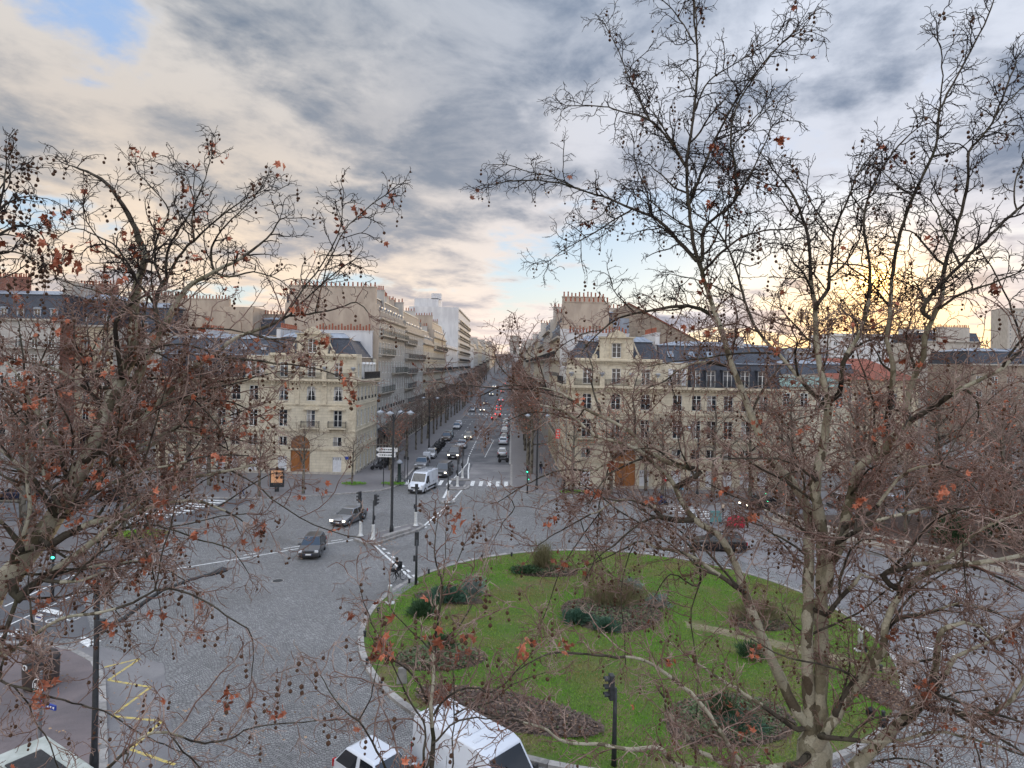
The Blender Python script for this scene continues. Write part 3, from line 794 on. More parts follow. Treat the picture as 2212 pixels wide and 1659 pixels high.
WC = {}
def window(root, o, a, xc, w, zb, zt, style='plain', dep=.14, guard=0.0, mat='frame'):
    """a casement: the frame is the part, its panes (and curtains, guard) are sub-parts"""
    a3, n = fr(a); an = math.atan2(a3.y, a3.x); h = zt - zb
    key = (round(w, 2), round(h, 2), style, round(guard, 2), mat)
    if key not in WC:
        f = MB(); t = .07
        f.box((-w / 2 + t / 2, 0, h / 2), (t, .07, h)); f.box((w / 2 - t / 2, 0, h / 2), (t, .07, h))
        f.box((0, 0, t / 2), (w - 2 * t, .07, t)); f.box((0, 0, h - t / 2), (w - 2 * t, .07, t)); f.box((0, -.005, h / 2), (.10, .08, h - 2 * t))
        if style != 'small' and h > 1.5:
            f.box((0, -.002, h * .74), (w - 2 * t, .06, .05))
            f.box((0, -.002, h * .38), (w - 2 * t, .05, .03))
        p = MB().quad((-w / 2 + .04, .02, .04), (w / 2 - .04, .02, .04), (w / 2 - .04, .02, h - .04), (-w / 2 + .04, .02, h - .04)).mesh('pane', M['pane'])
        c = None
        if style == 'curtain':
            q = MB()
            for s in (-1, 1):
                q.quad((s * .02, .012, h - .07), (s * (w / 2 - .07), .012, h - .07), (s * (w / 2 - .07), .012, h * .42), (s * (w / 2 - .26), .012, h * .45))
                q.quad((s * (w / 2 - .07), .012, h * .42), (s * (w / 2 - .26), .012, h * .45), (s * (w / 2 - .16), .012, .08), (s * (w / 2 - .07), .012, .08))
            c = q.mesh('curtain', M['curtain'])
        elif style == 'net':
            c = MB().quad((-w / 2 + .07, .012, .1), (-.06, .012, .1), (-.06, .012, h - .08), (-w / 2 + .07, .012, h - .08)).mesh('curtain', M['curtain'])
        gm = None
        if guard:
            q = MB()
            q.box((0, -.14, guard), (w + .1, .035, .035)); q.box((0, -.14, .1), (w + .1, .025, .025))
            for i in range(9): q.box((-w / 2 + w * i / 8, -.14, guard / 2 + .05), (.022, .022, guard - .1))
            gm = q.mesh('window_guard', M['iron'])
        WC[key] = (f.mesh('window', M[mat]), p, c, gm)
    fm, pm, cm, gm = WC[key]
    O = Vector((o[0], o[1], 0)) + a3 * xc - n * dep + Vector((0, 0, zb))
    wo = link('window', fm, root); wo.location = O; wo.rotation_euler = (0, 0, an)
    link('pane', pm, wo)
    if cm: link('curtain', cm, wo)
    if gm: link('window_guard', gm, wo)
    return wo

def part_at(root, name, me, o, a, x=0, z=0, dn=0.0):
    """place a shared mesh along a façade: x along, z up, dn outwards"""
    a3, n = fr(a)
    p = link(name, me, root)
    p.location = Vector((o[0], o[1], 0)) + a3 * x + n * dn + Vector((0, 0, z)); p.rotation_euler = (0, 0, math.atan2(a3.y, a3.x))
    return p

def course(root, o, a, L, z, h=.25, proud=.2, name='cornice', mat='trim', dent=0.0, x0=0.0):
    mb = MB()
    mb.box((x0 + L / 2, -proud / 2 - .001, z + h / 2), (L, proud, h))
    mb.box((x0 + L / 2, -proud * .3, z - .06), (L, proud * .6, .118))
    if dent:
        k = int(L / dent)
        for i in range(k): mb.box((x0 + (i + .5) * L / k, -proud * .4, z - .2), (dent * .45, proud * .8, .16))
    return part_at(root, name, mb.mesh(name, M[mat]), o, a)

def railing_mb(L, h=.95, step=.13, y=0.0, mb=None, ends=0.0):
    mb = mb or MB()
    mb.box((L / 2, y, h), (L, .05, .05)); mb.box((L / 2, y, .12), (L, .035, .035)); mb.box((L / 2, y, h - .16), (L, .03, .03))
    k = max(2, int(L / step))
    for i in range(k + 1): mb.box((L * i / k, y, h / 2), (.022, .022, h))
    for e in ((0, L) if ends else ()):
        mb.box((e, y + ends / 2, h), (.05, ends, .05))
        for i in range(4): mb.box((e, y + ends * i / 4, h / 2), (.022, .022, h))
    return mb

BC = {}
def balcony(root, o, a, x0, x1, z, deep=.7, h=.95, mat='iron', step=.13, slab='trim'):
    key = (round(x1 - x0, 2), deep, h, mat, step, slab); L = x1 - x0
    if key not in BC:
        s = MB().box((L / 2, -deep / 2, -.09), (L + .1, deep, .18))
        k = max(2, int(L / 1.9) + 1)
        for i in range(k): s.box((.15 + (L - .3) * i / (k - 1), -deep * .38, -.33), (.18, deep * .7, .3))
        BC[key] = (s.mesh('balcony', M[slab]), railing_mb(L, h, step, -deep + .06, ends=deep - .08).mesh('railing', M[mat]))
    b = part_at(root, 'balcony', BC[key][0], o, a, x0, z)
    link('railing', BC[key][1], b)
    return b

def chimney(root, c, size, rz=0.0, pots=8, mat='render', pot='pot', poth=.75):
    lx, ly, h = size
    mb = MB().box((0, 0, h / 2), size).box((0, 0, h + .06), (lx + .16, ly + .16, .12))
    o = mb.build('chimney', M[mat], root); o.location = c; o.rotation_euler = (0, 0, rz)
    pm = MB()
    for i in range(pots):
        x = -lx / 2 + .25 + (lx - .5) * i / max(1, pots - 1)
        hh = poth * random.uniform(.7, 1.15)
        pm.lathe([(.14, 0), (.11, hh * .8), (.135, hh * .84), (.125, hh)], 7, (x + random.uniform(-.05, .05), random.uniform(-.08, .08), h + .12))
    tag(pm.build('chimney_pots', M[pot], o), kind='stuff')
    return o

def mansard(root, x0, x1, y0, y1, z, h, ins, mat='slate', top='zinc', name='roof'):
    """ins = inset of (left, right, front, back) at the break; a low zinc hip above"""
    l, r, f, b = ins
    A = [(x0, y0, z), (x1, y0, z), (x1, y1, z), (x0, y1, z)]
    B = [(x0 + l, y0 + f, z + h), (x1 - r, y0 + f, z + h), (x1 - r, y1 - b, z + h), (x0 + l, y1 - b, z + h)]
    mb = MB()
    for i in range(4): mb.quad(A[i], A[(i + 1) % 4], B[(i + 1) % 4], B[i])
    o = mb.build(name, M[mat], root)
    t = MB(); d_ = min((x1 - x0), (y1 - y0)) * .28; k = .16 * h + .35
    e = [(p[0] + sx * .12, p[1] + sy * .12, p[2] + .005) for p, (sx, sy) in zip(B, ((-1, -1), (1, -1), (1, 1), (-1, 1)))]
    q = [(B[0][0] + d_, B[0][1] + d_, z + h + k), (B[1][0] - d_, B[1][1] + d_, z + h + k), (B[2][0] - d_, B[2][1] - d_, z + h + k), (B[3][0] + d_, B[3][1] - d_, z + h + k)]
    for i in range(4): t.quad(e[i], e[(i + 1) % 4], q[(i + 1) % 4], q[i])
    t.quad(*q)
    for i in range(4):                       # rolled lead along the break
        p0, p1 = Vector(e[i]), Vector(e[(i + 1) % 4]); t.tube([p0, p1], .07, 5)
    n = int((x1 - x0) / .9)
    for i in range(1, n):                    # standing seams
        s = i / n; p0 = Vector(e[0]).lerp(Vector(e[1]), s); p1 = Vector(q[0]).lerp(Vector(q[1]), s); t.tube([p0, p1], .035, 4, False)
    t.build('roof_deck', M[top], o)
    return o

SKY = {}
def skylight(root, p, w=.75, h=1.0, tilt=R(50), rz=0.0):
    if 'f' not in SKY:
        SKY['f'] = MB().box((0, 0, 0), (w, h, .12)).mesh('skylight', M['lead'])
        SKY['p'] = MB().quad((-w / 2 + .07, -h / 2 + .07, .064), (w / 2 - .07, -h / 2 + .07, .064), (w / 2 - .07, h / 2 - .07, .064), (-w / 2 + .07, h / 2 - .07, .064)).mesh('pane', pmat('sky_glass', (.10, .12, .15), None, rough=.05, spec=1.0))
    o = link('skylight', SKY['f'], root); o.location = p; o.rotation_euler = (tilt, 0, rz)
    link('pane', SKY['p'], o)
    return o

DC = {}
def dormer(root, o, a, xc, z, w=1.1, h=1.7, deep=1.6, mat='zinc', arch=True, dn=0.0):
    key = (w, h, deep, mat, arch)
    if key not in DC:
        mb = MB()
        mb.box((-w / 2 - .07, deep / 2, h / 2), (.14, deep, h)); mb.box((w / 2 + .07, deep / 2, h / 2), (.14, deep, h))
        if arch:
            k = 7; pts = [(-(w / 2 + .2) * math.cos(math.pi * i / k), h + .34 * math.sin(math.pi * i / k)) for i in range(k + 1)]
            mb.add([(x, -.1, q) for x, q in pts] + [(x, deep + .3, q) for x, q in pts], [tuple(range(k + 1)), tuple(reversed(range(k + 1, 2 * k + 2)))] + [(i, i + k + 1, i + k + 2, i + 1) for i in range(k)])
        else: mb.box((0, deep / 2, h + .07), (w + .5, deep + .3, .14))
        DC[key] = mb.mesh('dormer', M[mat])
    p = part_at(root, 'dormer', DC[key], o, a, xc, z, dn)
    f = MB(); t = .06
    fk = ('f', w, h)
    if fk not in DC:
        f.box((-w / 2 + t / 2, .1, h / 2), (t, .06, h)); f.box((w / 2 - t / 2, .1, h / 2), (t, .06, h)); f.box((0, .1, h / 2), (.09, .06, h)); f.box((0, .1, h - t / 2), (w - .1, .05, t)); f.box((0, .1, t / 2), (w - .1, .05, t)); f.box((0, .1, h * .7), (w - .1, .04, .04))
        DC[fk] = f.mesh('window', M['frame'])
        DC[('p', w, h)] = MB().quad((-w / 2, .12, 0), (w / 2, .12, 0), (w / 2, .12, h), (-w / 2, .12, h)).mesh('pane', M['pane'])
    link('window', DC[fk], p); link('pane', DC[('p', w, h)], p)
    return p

def arch_trim(root, o, a, xc, z, r, t=.22, proud=.1, name='arch', mat='trim', rise=None):
    mb = MB(); k = 12; ry = rise or r
    def q(R_, RY, y): return [(R_ * math.cos(math.pi * (1 - i / k)), y, RY * math.sin(math.pi * (1 - i / k))) for i in range(k + 1)]
    A, B, C, D = q(r, ry, -proud), q(r + t, ry + t, -proud), q(r, ry, .0), q(r + t, ry + t, .0)
    vs = A + B + C + D; m_ = k + 1; fs = []
    for i in range(k):
        fs += [(i, i + 1, m_ + i + 1, m_ + i), (m_ + i, m_ + i + 1, 3 * m_ + i + 1, 3 * m_ + i), (2 * m_ + i, 2 * m_ + i + 1, i + 1, i)]
    mb.add(vs, fs)
    return part_at(root, name, mb.mesh(name, M[mat]), o, a, xc, z)

def spandrel_mb(r, y=.003):
    mb = MB(); k = 8
    for s in (-1, 1):
        pts = [(s * r * math.cos(math.pi / 2 * i / k), y, r * math.sin(math.pi / 2 * i / k)) for i in range(k + 1)] + [(0, y, r), ]
        for i in range(k): mb.add([pts[i], pts[i + 1], (pts[i + 1][0], y, r + .002), (pts[i][0], y, r + .002)], [(0, 1, 2, 3)])
    return mb

def pediment(root, o, a, xc, z, w, h=.55, proud=.28, seg=False):
    mb = MB()
    if seg: prof = [(-w / 2 + w * i / 8, h * math.sin(math.pi * i / 8)) for i in range(9)]
    else: prof = [(-w / 2, 0), (w / 2, 0), (0, h)]
    n = len(prof)
    mb.add([(x, -proud, q) for x, q in prof] + [(x, 0, q) for x, q in prof], [tuple(range(n))] + [(i, (i + 1) % n, n + (i + 1) % n, n + i) for i in range(n)])
    mb.box((0, -proud / 2 - .02, -.07), (w + .15, proud + .04, .14))
    return part_at(root, 'pediment', mb.mesh('pediment', M['trim']), o, a, xc, z)

# ------------------------------------------------------------------ the pair of corner buildings
def corner_building(label, loc, mirror, Wd=28.1, D=14.6, style='curtain'):
    root = thing('corner_building', label, 'building', loc)
    X = (lambda x: Wd - x) if mirror else (lambda x: x)
    def span(x0, x1): return (x0, x1) if not mirror else (Wd - x1, Wd - x0)
    fo, fa = (0, 0), (1, 0)
    so_, sa_ = ((Wd, 0), (0, 1)) if not mirror else ((0, D), (0, -1))
    SX = (lambda s: s) if not mirror else (lambda s: D - s)
    pav0 = 16.0
    pw = [17.9, 21.8, 25.6]                      # the three bays of the pavilion
    ww = [2.4, 4.7, 7.0, 9.2, 11.2, 13.7]        # the bays of the long wing
    sw = [1.5 + i * 2.32 for i in range(6)]      # bays along the avenue
    wall = MB()
    bands = [(0, 3.5, .35, 2.45, 1.25), (3.5, 6.1, 3.95, 5.25, 1.2), (6.1, 9.75, 6.65, 9.0, 1.2), (9.75, 13.1, 10.3, 12.35, 1.25)]
    door = 20.4
    for k, (z0, z1, zb, zt, w) in enumerate(bands):
        ops = []
        for x in ww + pw:
            if k < 2 and abs(x - 21.8) < .1:
                if k == 0: ops.append((door - 1.35, door + 1.35, 0.02, 3.5))
                else: ops.append((door - 1.35, door + 1.35, 3.5, 5.45))
                continue
            ops.append((x - w / 2, x + w / 2, zb, zt))
        ops = [(*span(p, q), zb_, zt_) for p, q, zb_, zt_ in ops]
        wall_face(wall, fo, fa, Wd, z0, z1, ops)
        sops = [(SX(s) - .55, SX(s) + .55, zb, zt) for s in sw]
        wall_face(wall, so_, sa_, D, z0, z1, sops)
        for i, x in enumerate(ww + pw):
            if k < 2 and abs(x - 21.8) < .1: continue
            if k == 0:
                shutter_key = ('shut', round(zt - zb, 2))
                if shutter_key not in WC:
                    q = MB().box((-w / 4, 0, (zt - zb) / 2), (w / 2 - .03, .05, zt - zb)).box((w / 4, 0, (zt - zb) / 2), (w / 2 - .03, .05, zt - zb))
                    for sgn in (-1, 1):
                        for j in range(14): q.box((sgn * w / 4, -.03, .2 + (zt - zb - .4) * j / 13), (w / 2 - .16, .012, .05))
                    for j in (-1.5, -.5, .5, 1.5): q.mat(1).box((j * w / 4, -.027, zt - zb - .3), (.16, .012, .34)).mat(0)
                    WC[shutter_key] = q.mesh('shutter', [M['shutter'], M['pane']])
                part_at(root, 'shutter', WC[shutter_key], fo, fa, X(x), zb, -.1)
            else:
                st = style if k == 3 and x in pw else ('net' if (i * 7 + k) % 3 == 0 else 'plain')
                window(root, fo, fa, X(x), w, zb, zt, st, guard=.55 if k in (1, 3) else 0)
        for i, s in enumerate(sw):
            window(root, so_, sa_, SX(s), 1.1, zb, zt, 'net' if (i + k) % 2 else 'plain', guard=.5 if k == 3 else 0)
    # third floor: stone on the pavilion, slate above the wing and the avenue side
    z3, z4 = 13.5, 17.0
    p0, p1 = span(pav0 - .2, Wd)
    wall_face(wall, (p0, 0), fa, p1 - p0, 13.1, z4, [(X(x) - p0 - .58, X(x) - p0 + .58, z3 + .15, 15.7) for x in pw])
    for x in pw: window(root, fo, fa, X(x), 1.16, z3 + .15, 15.7, 'plain')
    ret = (Wd - .01, 0) if not mirror else (0.01, 3.2)
    wall_face(wall, ret, sa_, 3.2, 13.1, z4, [(1.1, 2.1, z3 + .2, 15.7)])
    window(root, ret, sa_, 1.6, 1.0, z3 + .2, 15.7, 'small')
    back = (pav0 - .2, 3) if not mirror else (Wd - pav0 + .2, 3)
    wall_face(wall, (p0, 3.0) if not mirror else (p1, 0), (0, -1) if not mirror else (0, 1), 3.0, 13.1, z4, [])
    q0, q1 = span(12.3, pav0 - .2)
    wall_face(wall, (q0, .5), fa, q1 - q0, 13.1, 16.6, [(X(13.7) - q0 - .6, X(13.7) - q0 + .6, z3 + .15, 15.7)])
    window(root, (0, .5), fa, X(13.7), 1.2, z3 + .15, 15.7, 'plain')
    for s in (-1, 1):
        sh = MB().box((0, -.03, 1.1), (.56, .05, 2.2))
        for j in range(15): sh.box((0, -.06, .15 + j * .135), (.46, .012, .05))
        part_at(root, 'shutter', sh.mesh('shutter', M['shutter']), (0, .5), fa, X(13.7) + s * .9, z3 + .1, .03)
    wall.prism([(.3, D - .3), (Wd - .3, D - .3), (Wd - .3, D), (.3, D)], 0, 16.5)
    wall.quad((0, D, 0), (0, 0, 0), (0, 0, 13.1), (0, D, 13.1)) if not mirror else wall.quad((Wd, 0, 0), (Wd, D, 0), (Wd, D, 13.1), (Wd, 0, 13.1))
    wall.quad((0, 0, 13.1), (Wd, 0, 13.1), (Wd, D, 13.1), (0, D, 13.1))
    wall.build('wall', M['cream'], root)
    # carriage door
    dm = MB()
    for s in (-1, 1):
        dm.box((s * .66, 0, 1.9), (1.28, .1, 3.8))
        for j in range(3): dm.box((s * .66, -.06, .65 + j * 1.2), (.9, .04, .95))
    dm.box((0, -.02, 3.85), (2.7, .16, .2)); dm.box((0, 0, 4.7), (2.7, .08, 1.5))
    dr = part_at(root, 'carriage_door', dm.mesh('carriage_door', M['wood_door']), fo, fa, X(door), .02, -.16)
    MB().lathe([(.05, 0), (.05, .06)], 8, M=Matrix.Translation((.12, -.06, 1.2)) @ Matrix.Rotation(R(90), 4, 'X')).build('handle', M['steel'], dr)
    sp = spandrel_mb(1.35); link('spandrel', sp.mesh('spandrel', M['cream']), root).location = (X(door), .0, 4.1)
    arch_trim(root, fo, fa, X(door), 4.1, 1.35, .3, .12)
    # courses and cornices
    course(root, fo, fa, Wd, 3.42, .16, .1, 'string_course'); course(root, so_, sa_, D, 3.42, .16, .1, 'string_course')
    course(root, fo, fa, Wd, 6.0, .18, .14, 'string_course'); course(root, so_, sa_, D, 6.0, .18, .14, 'string_course')
    course(root, fo, fa, Wd, 9.7, .14, .09, 'string_course'); course(root, so_, sa_, D, 9.7, .14, .09, 'string_course')
    course(root, fo, fa, Wd + .6, 13.1, .3, .62, 'cornice', 'trim', .42, -.3); course(root, so_, sa_, D, 13.1, .3, .6, 'cornice', 'trim', .42)
    course(root, (p0, 0), fa, p1 - p0, 16.62, .22, .34, 'cornice', 'trim', .36)
    course(root, (0, 0), (1, 0), Wd, .0, .32, .07, 'plinth', 'trim_grey'); course(root, so_, sa_, D, .0, .32, .07, 'plinth', 'trim_grey')
    for i, x in enumerate(pw):
        arch_trim(root, fo, fa, X(x), 11.6, 1.12, .16, .1, rise=1.25)
        arch_trim(root, fo, fa, X(x), 11.9, .62, .14, .08, rise=.55)
        arch_trim(root, fo, fa, X(x), 15.86, 1.0, .14, .14, rise=.45)
        pediment(root, fo, fa, X(x), 9.2, 2.1, .42)
        balcony(root, fo, fa, X(x) - 1.25, X(x) + 1.25, 6.55, .62, .9, 'iron', .12) if i != 0 else None
    pil = MB().box((0, -.07, 1.65), (.62, .14, 3.3)).box((0, -.12, 3.1), (.78, .24, .24)).box((0, -.1, .1), (.74, .2, .2)).lathe([(.1, 0), (.26, .12), (.26, .3), (.12, .42)], 8, (0, -.16, 2.55)).mesh('pilaster', M['trim'])
    for x in (pav0 + .35, 19.85, 23.7, Wd - .4): part_at(root, 'pilaster', pil, fo, fa, X(x), 9.75)
    quoin = MB()
    for j in range(16): quoin.box((0, -.035, .55 + j * .8), (.95 if j % 2 else .7, .07, .74))
    qm = quoin.mesh('quoin', M['trim'])
    for x in (pav0 + .3, Wd - .5): part_at(root, 'quoin', qm, fo, fa, X(x), .35)
    part_at(root, 'quoin', qm, so_, sa_, SX(.48), .35)
    # third-floor balcony with piers and urns
    pier = MB().box((0, -.2, .55), (.62, .4, 1.1)).box((0, -.2, 1.13), (.74, .5, .12)).mesh('balcony_pier', M['trim'])
    urn = MB().lathe([(.16, 0), (.08, .1), (.3, .32), (.34, .5), (.2, .56)], 10).mesh('urn', M['lead'])
    bx = [pav0 + .4, 19.85, 23.7, Wd - .4]
    for x in bx:
        p = part_at(root, 'balcony_pier', pier, fo, fa, X(x), 13.4, .12)
        u = link('urn', urn, p); u.location = (0, -.2, 1.19)
    for xa, xb in zip(bx, bx[1:]):
        s0, s1 = span(xa + .35, xb - .35)
        part_at(root, 'railing', railing_mb(s1 - s0, .85, .11).mesh('railing', M['iron']), fo, fa, s0, 13.41, .36)
    s0, s1 = span(0, pav0 - .2)
    part_at(root, 'railing', railing_mb(s1 - s0, .85, .13).mesh('railing', M['iron']), fo, fa, s0, 13.41, .4)
    part_at(root, 'railing', railing_mb(D - 3.4, 1.05, .12).mesh('railing', M['iron']), so_, sa_, 3.3 if not mirror else .1, 13.41, .4)
    # roofs
    w0, w1 = span(0, pav0 - .2); 
    mansard(root, w0, w1, .7, D - .3, 13.4, 3.2, (0, 0, .75, .5) )
    mansard(root, w0, w1, 1.45, D - .8, 16.6, 2.4, (.2, .2, 2.2, 1.6))
    mansard(root, p0 + (.0 if not mirror else 0), p1, .35, 3.6, 16.84, 2.45, (1.1 if not mirror else 1.6, 1.6 if not mirror else 1.1, 1.3, .2))
    a0, a1 = span(pav0 - .2, Wd - .35)
    mansard(root, a0, a1, 3.2, D - .2, 13.4, 3.2, (0.1, .5, .1, .3) if not mirror else (.5, .1, .1, .3))
    a0, a1 = span(pav0, Wd - .85)
    mansard(root, a0, a1, 3.4, D - .4, 16.6, 2.6, (1.0, 2.0, .3, .5) if not mirror else (2.0, 1.0, .3, .5))
    for x in ww[:5]: dormer(root, (0, .55), fa, X(x), 13.45, 1.15, 2.2, 1.5, 'slate', False)
    for s in sw[1:]: dormer(root, (Wd - .2, 0) if not mirror else (.2, D), sa_, SX(s), 13.45, 1.05, 2.1, 1.4, 'frame', True)
    for x in (6.2, 8.9, 11.4, 14.2): skylight(root, (X(x), 2.3, 17.75), tilt=R(46))
    # the gabled stone dormer over the middle bay
    gx = X(21.8)
    gb = MB()
    wall_face(gb, (gx - 2.2, .12), fa, 4.4, 16.84, 19.7, [(1.6, 2.8, 17.1, 19.0)], .3)
    gb.box((gx, 1.2, 18.27), (4.36, 1.9, 2.84)); gb.box((gx, .2, 19.78), (4.8, .7, .16))
    n = 10; arc = [(gx + 1.2 * math.cos(math.pi * i / n), 19.86 + .78 * math.sin(math.pi * i / n) + (.18 if i == 5 else 0)) for i in range(n + 1)]
    gb.add([(x, .0, z) for x, z in arc] + [(x, .35, z) for x, z in arc], [tuple(reversed(range(n + 1))), tuple(range(n + 1, 2 * n + 2))] + [(i, i + 1, n + 2 + i, n + 1 + i) for i in range(n)])
    gb.box((gx, .0, 18.95 + .16), (1.7, .2, .14))
    for sx in (-1, 1):
        gb.box((gx + sx * .78, .06, 18.05), (.16, .14, 1.95))
        sc_ = [(gx + sx * (2.2 + .95 * math.cos(t) * (1 - t / 9)), 17.25 + .95 * math.sin(t) * (1 - t / 9) * 1.25) for t in np.linspace(-.6, 2.9, 12)]
        gb.add([(gx + sx * 2.2, .1, 19.3)] + [(gx + sx * (2.2 + 1.0 * (1 - j / 7) ** 1.8), .1, 17.1 + 2.2 * j / 7) for j in range(8)] + [(gx + sx * 2.2, .1, 16.9)],
               [tuple(range(10))])
        gb.lathe([(.36, 0), (.36, .28)], 12, M=Matrix.Translation((gx + sx * 2.85, .3, 17.22)) @ Matrix.Rotation(R(90), 4, 'X'))
    gb.build('gable', M['trim'], root)
    window(root, fo, fa, gx, 1.2, 17.1, 19.0, 'plain', dep=-.12 + .34)
    # chimney stacks and roof-edge walls
    mk = lambda *q: q
    x0 = X(7.8)
    for (x, y, lx, ly, z, h, pots) in ((4.2, 8.0, .6, 9, 16.0, 4.2, 0), (15.6, 8.5, .6, 9, 16.0, 4.6, 0), (22.5, D - .5, 9.5, .6, 16, 4.9, 0)):
        chimney(root, (X(x), y, z), (lx, ly, h), 0, 0, 'white_wall')
    for (x, y, n_, L) in ((4.2, 8, 9, 6.5), (15.6, 8.5, 9, 6.5)):
        pm = MB()
        for i in range(n_): pm.lathe([(.15, 0), (.12, .6), (.15, .66), (.13, .8)], 7, (X(x), y - L / 2 + L * i / (n_ - 1), 20.3 if x < 10 else 20.7))
        tag(pm.build('chimney_pots', M['pot'], root), kind='stuff')
    pm = MB()
    for i in range(18): pm.lathe([(.15, 0), (.12, .5 + .2 * (i % 3)), (.14, .6 + .2 * (i % 3)), (.13, .7 + .2 * (i % 3))], 7, (X(18.2 + i * .5), D - .5, 21.0))
    tag(pm.build('chimney_pots', M['pot'], root), kind='stuff')
    # downpipe at the far corner of the avenue side, cellar grilles, street plate
    MB().tube([(so_[0], so_[1], .2), (so_[0], so_[1], 13)], .06, 6).build('drain_pipe', M['lead'], root).location = (.1 if not mirror else -.1, (D - .25) if not mirror else -(D - .25), 0)
    grl = MB().box((0, -.075, 0), (.45, .02, .24)).mesh('cellar_grille', M['iron'])
    for s in sw: part_at(root, 'cellar_grille', grl, so_, sa_, SX(s), .2)
    return root
LB = corner_building('cream four storey corner building with curved stone gable, left of the avenue mouth', (-50.0, 91.3, .14), False)
RB = corner_building('cream corner building with stone gable right of the avenue, behind bare plane branches', (7.4, 85.0, .14), True, 28.1, 14.6, 'plain')
sp_ = MB().box((0, 0, 0), (.62, .04, .4)); sgn = link('street_name_plate', MB().box((0, 0, 0), (.7, .04, .42)).mesh('street_name_plate', M['sign_blue']), LB); sgn.location = (27.1, -.05, 2.35)

# ------------------------------------------------------------------ apartment blocks along the avenue and behind the corners
def block(label, x0, x1, y0, y1, h, faces, mat='cream_grey', fl=3.25, bay=2.6, blank='render', balc=(), roof='mansard', rh=3.0, g0=None, guard=True, ww=1.15, wh=2.05, chim=True, stacks=(), name='apartment_building', cat='building', first=4.2, dorm=True, railm='iron', ins=None):
    z = hill(y0) if g0 is None else g0
    root = thing(name, label, cat, (x0, y0, z))
    W_, D_ = x1 - x0, y1 - y0
    fdef = {'F': ((0, 0), (1, 0), W_), 'R': ((W_, 0), (0, 1), D_), 'L': ((0, D_), (0, -1), D_), 'B': ((W_, D_), (-1, 0), W_)}
    wall, bl = MB(), MB()
    for k, (o, a, L) in fdef.items():
        if k not in faces:
            wall_face(bl, o, a, L, 0, h + (2.2 if roof == 'mansard' and k == 'F' and chim else 0)); continue
        n = max(1, int((L - .8) / bay)); st = L / n
        zz = first; fi = 0
        wall_face(wall, o, a, L, 0, first, [(st * (i + .5) - 1.0, st * (i + .5) + 1.0, .3, first - .7) for i in range(n)])
        for i in range(n): window(root, o, a, st * (i + .5), 2.0, .3, first - .7, 'plain', mat='iron')
        while zz + fl <= h + .3:
            top = min(zz + fl, h); w2 = ww / 2
            ops = [(st * (i + .5) - w2, st * (i + .5) + w2, zz + .45, min(zz + .45 + wh, top - .3)) for i in range(n)]
            wall_face(wall, o, a, L, zz, top, ops, .13)
            for i in range(n):
                window(root, o, a, st * (i + .5), ww, ops[i][2], ops[i][3], 'net' if random.random() < .12 else 'plain', dep=.05, guard=.7 if guard and fi not in balc else 0)
            if fi in balc:
                bl_ = balc[fi] if isinstance(balc, dict) else (0.3, L - .3)
                balcony(root, o, a, bl_[0], min(bl_[1], L - .1), zz + .42, .8, 1.0, railm, .24, 'trim_grey')
            elif fi % 2 == 0: course(root, o, a, L, zz + .05, .14, .1, 'string_course', 'trim_grey')
            zz += fl; fi += 1
        if zz < h: wall_face(wall, o, a, L, zz, h)
        course(root, o, a, L, h - .15, .3, .45, 'cornice', 'trim_grey')
    wall.build('wall', M[mat], root)
    if bl.v: bl.build('party_wall', M[blank], root)
    if roof == 'mansard':
        i4 = ins or (1.4 if 'L' in faces else .1, 1.4 if 'R' in faces else .1, 1.4 if 'F' in faces else .1, 1.2)
        mansard(root, .02, W_ - .02, .3, D_ - .02, h + .15, rh, i4)
        if dorm:
            for k in faces:
                o, a, L = fdef[k]; n = max(1, int((L - .8) / bay)); st = L / n
                a3, nn = fr(a)
                for i in range(n): dormer(root, (o[0] - nn.x * .45, o[1] - nn.y * .45), a, st * (i + .5), h + .2, 1.0, 1.7, 1.4, 'zinc', i % 2 == 0)
        if chim:
            chimney(root, (W_ / 2, .35, h), (W_ - 1.2 if 'F' not in faces else W_ * .6, .55, rh + 1.6), 0, int(W_ / .75), blank)
            chimney(root, (W_ / 2, D_ - .4, h), (W_ * .7, .6, rh + 2.0), 0, int(W_ / .9), blank)
    else:
        MB().box((W_ / 2, D_ / 2, h + .2), (W_ - .3, D_ - .3, .4)).build('roof', M['zinc'], root)
        par = MB()
        par.box((W_ / 2, .12, h + .5), (W_, .24, 1.0)); par.box((W_ - .12, D_ / 2, h + .5), (.24, D_ - .5, 1.0)); par.box((.12, D_ / 2, h + .5), (.24, D_ - .5, 1.0))
        par.build('parapet', M[blank], root)
    for s in stacks: chimney(root, *s)
    return root

AL, AR = -22.0, 7.4
A2 = block('grey apartment building with a tall blank party wall behind the left corner building', -37.5, AL, 106.6, 133, 23.4, 'R', 'cream_grey', 3.2, 2.35, 'render_warm', {2: (0, 12), 3: (12, 26), 4: (0, 12), 5: (0, 30), 0: (2, 26)}, rh=3.4, railm='iron_green',
           stacks=[((4.5, 12, 23.4), (.6, 9, 4.6), 0, 9, 'render'), ((13.8, 8.6, 23.4), (1.6, .7, 5.4), 0, 4, 'render'), ((13.2, 17, 23.4), (.7, 2.4, 5.0), 0, 5, 'render')])
for i in range(6):
    skylight(A2, (15.5 - .75, 2.2 + i * 1.7 + (1.6 if i > 2 else 0), 25.4), .75, 1.4, R(62), R(90))
block('ornate grey apartment building with black balconies and a row of dormers', -36, AL, 133.2, 160, 22.6, 'R', 'cream_grey', 3.1, 2.2, 'render', {1: (0, 27), 2: (0, 12), 3: (0, 14), 4: (0, 27), 5: (0, 12)}, rh=4.2, stacks=[((8, 6, 22.6), (9, .7, 8), R(90), 10, 'render_warm')])
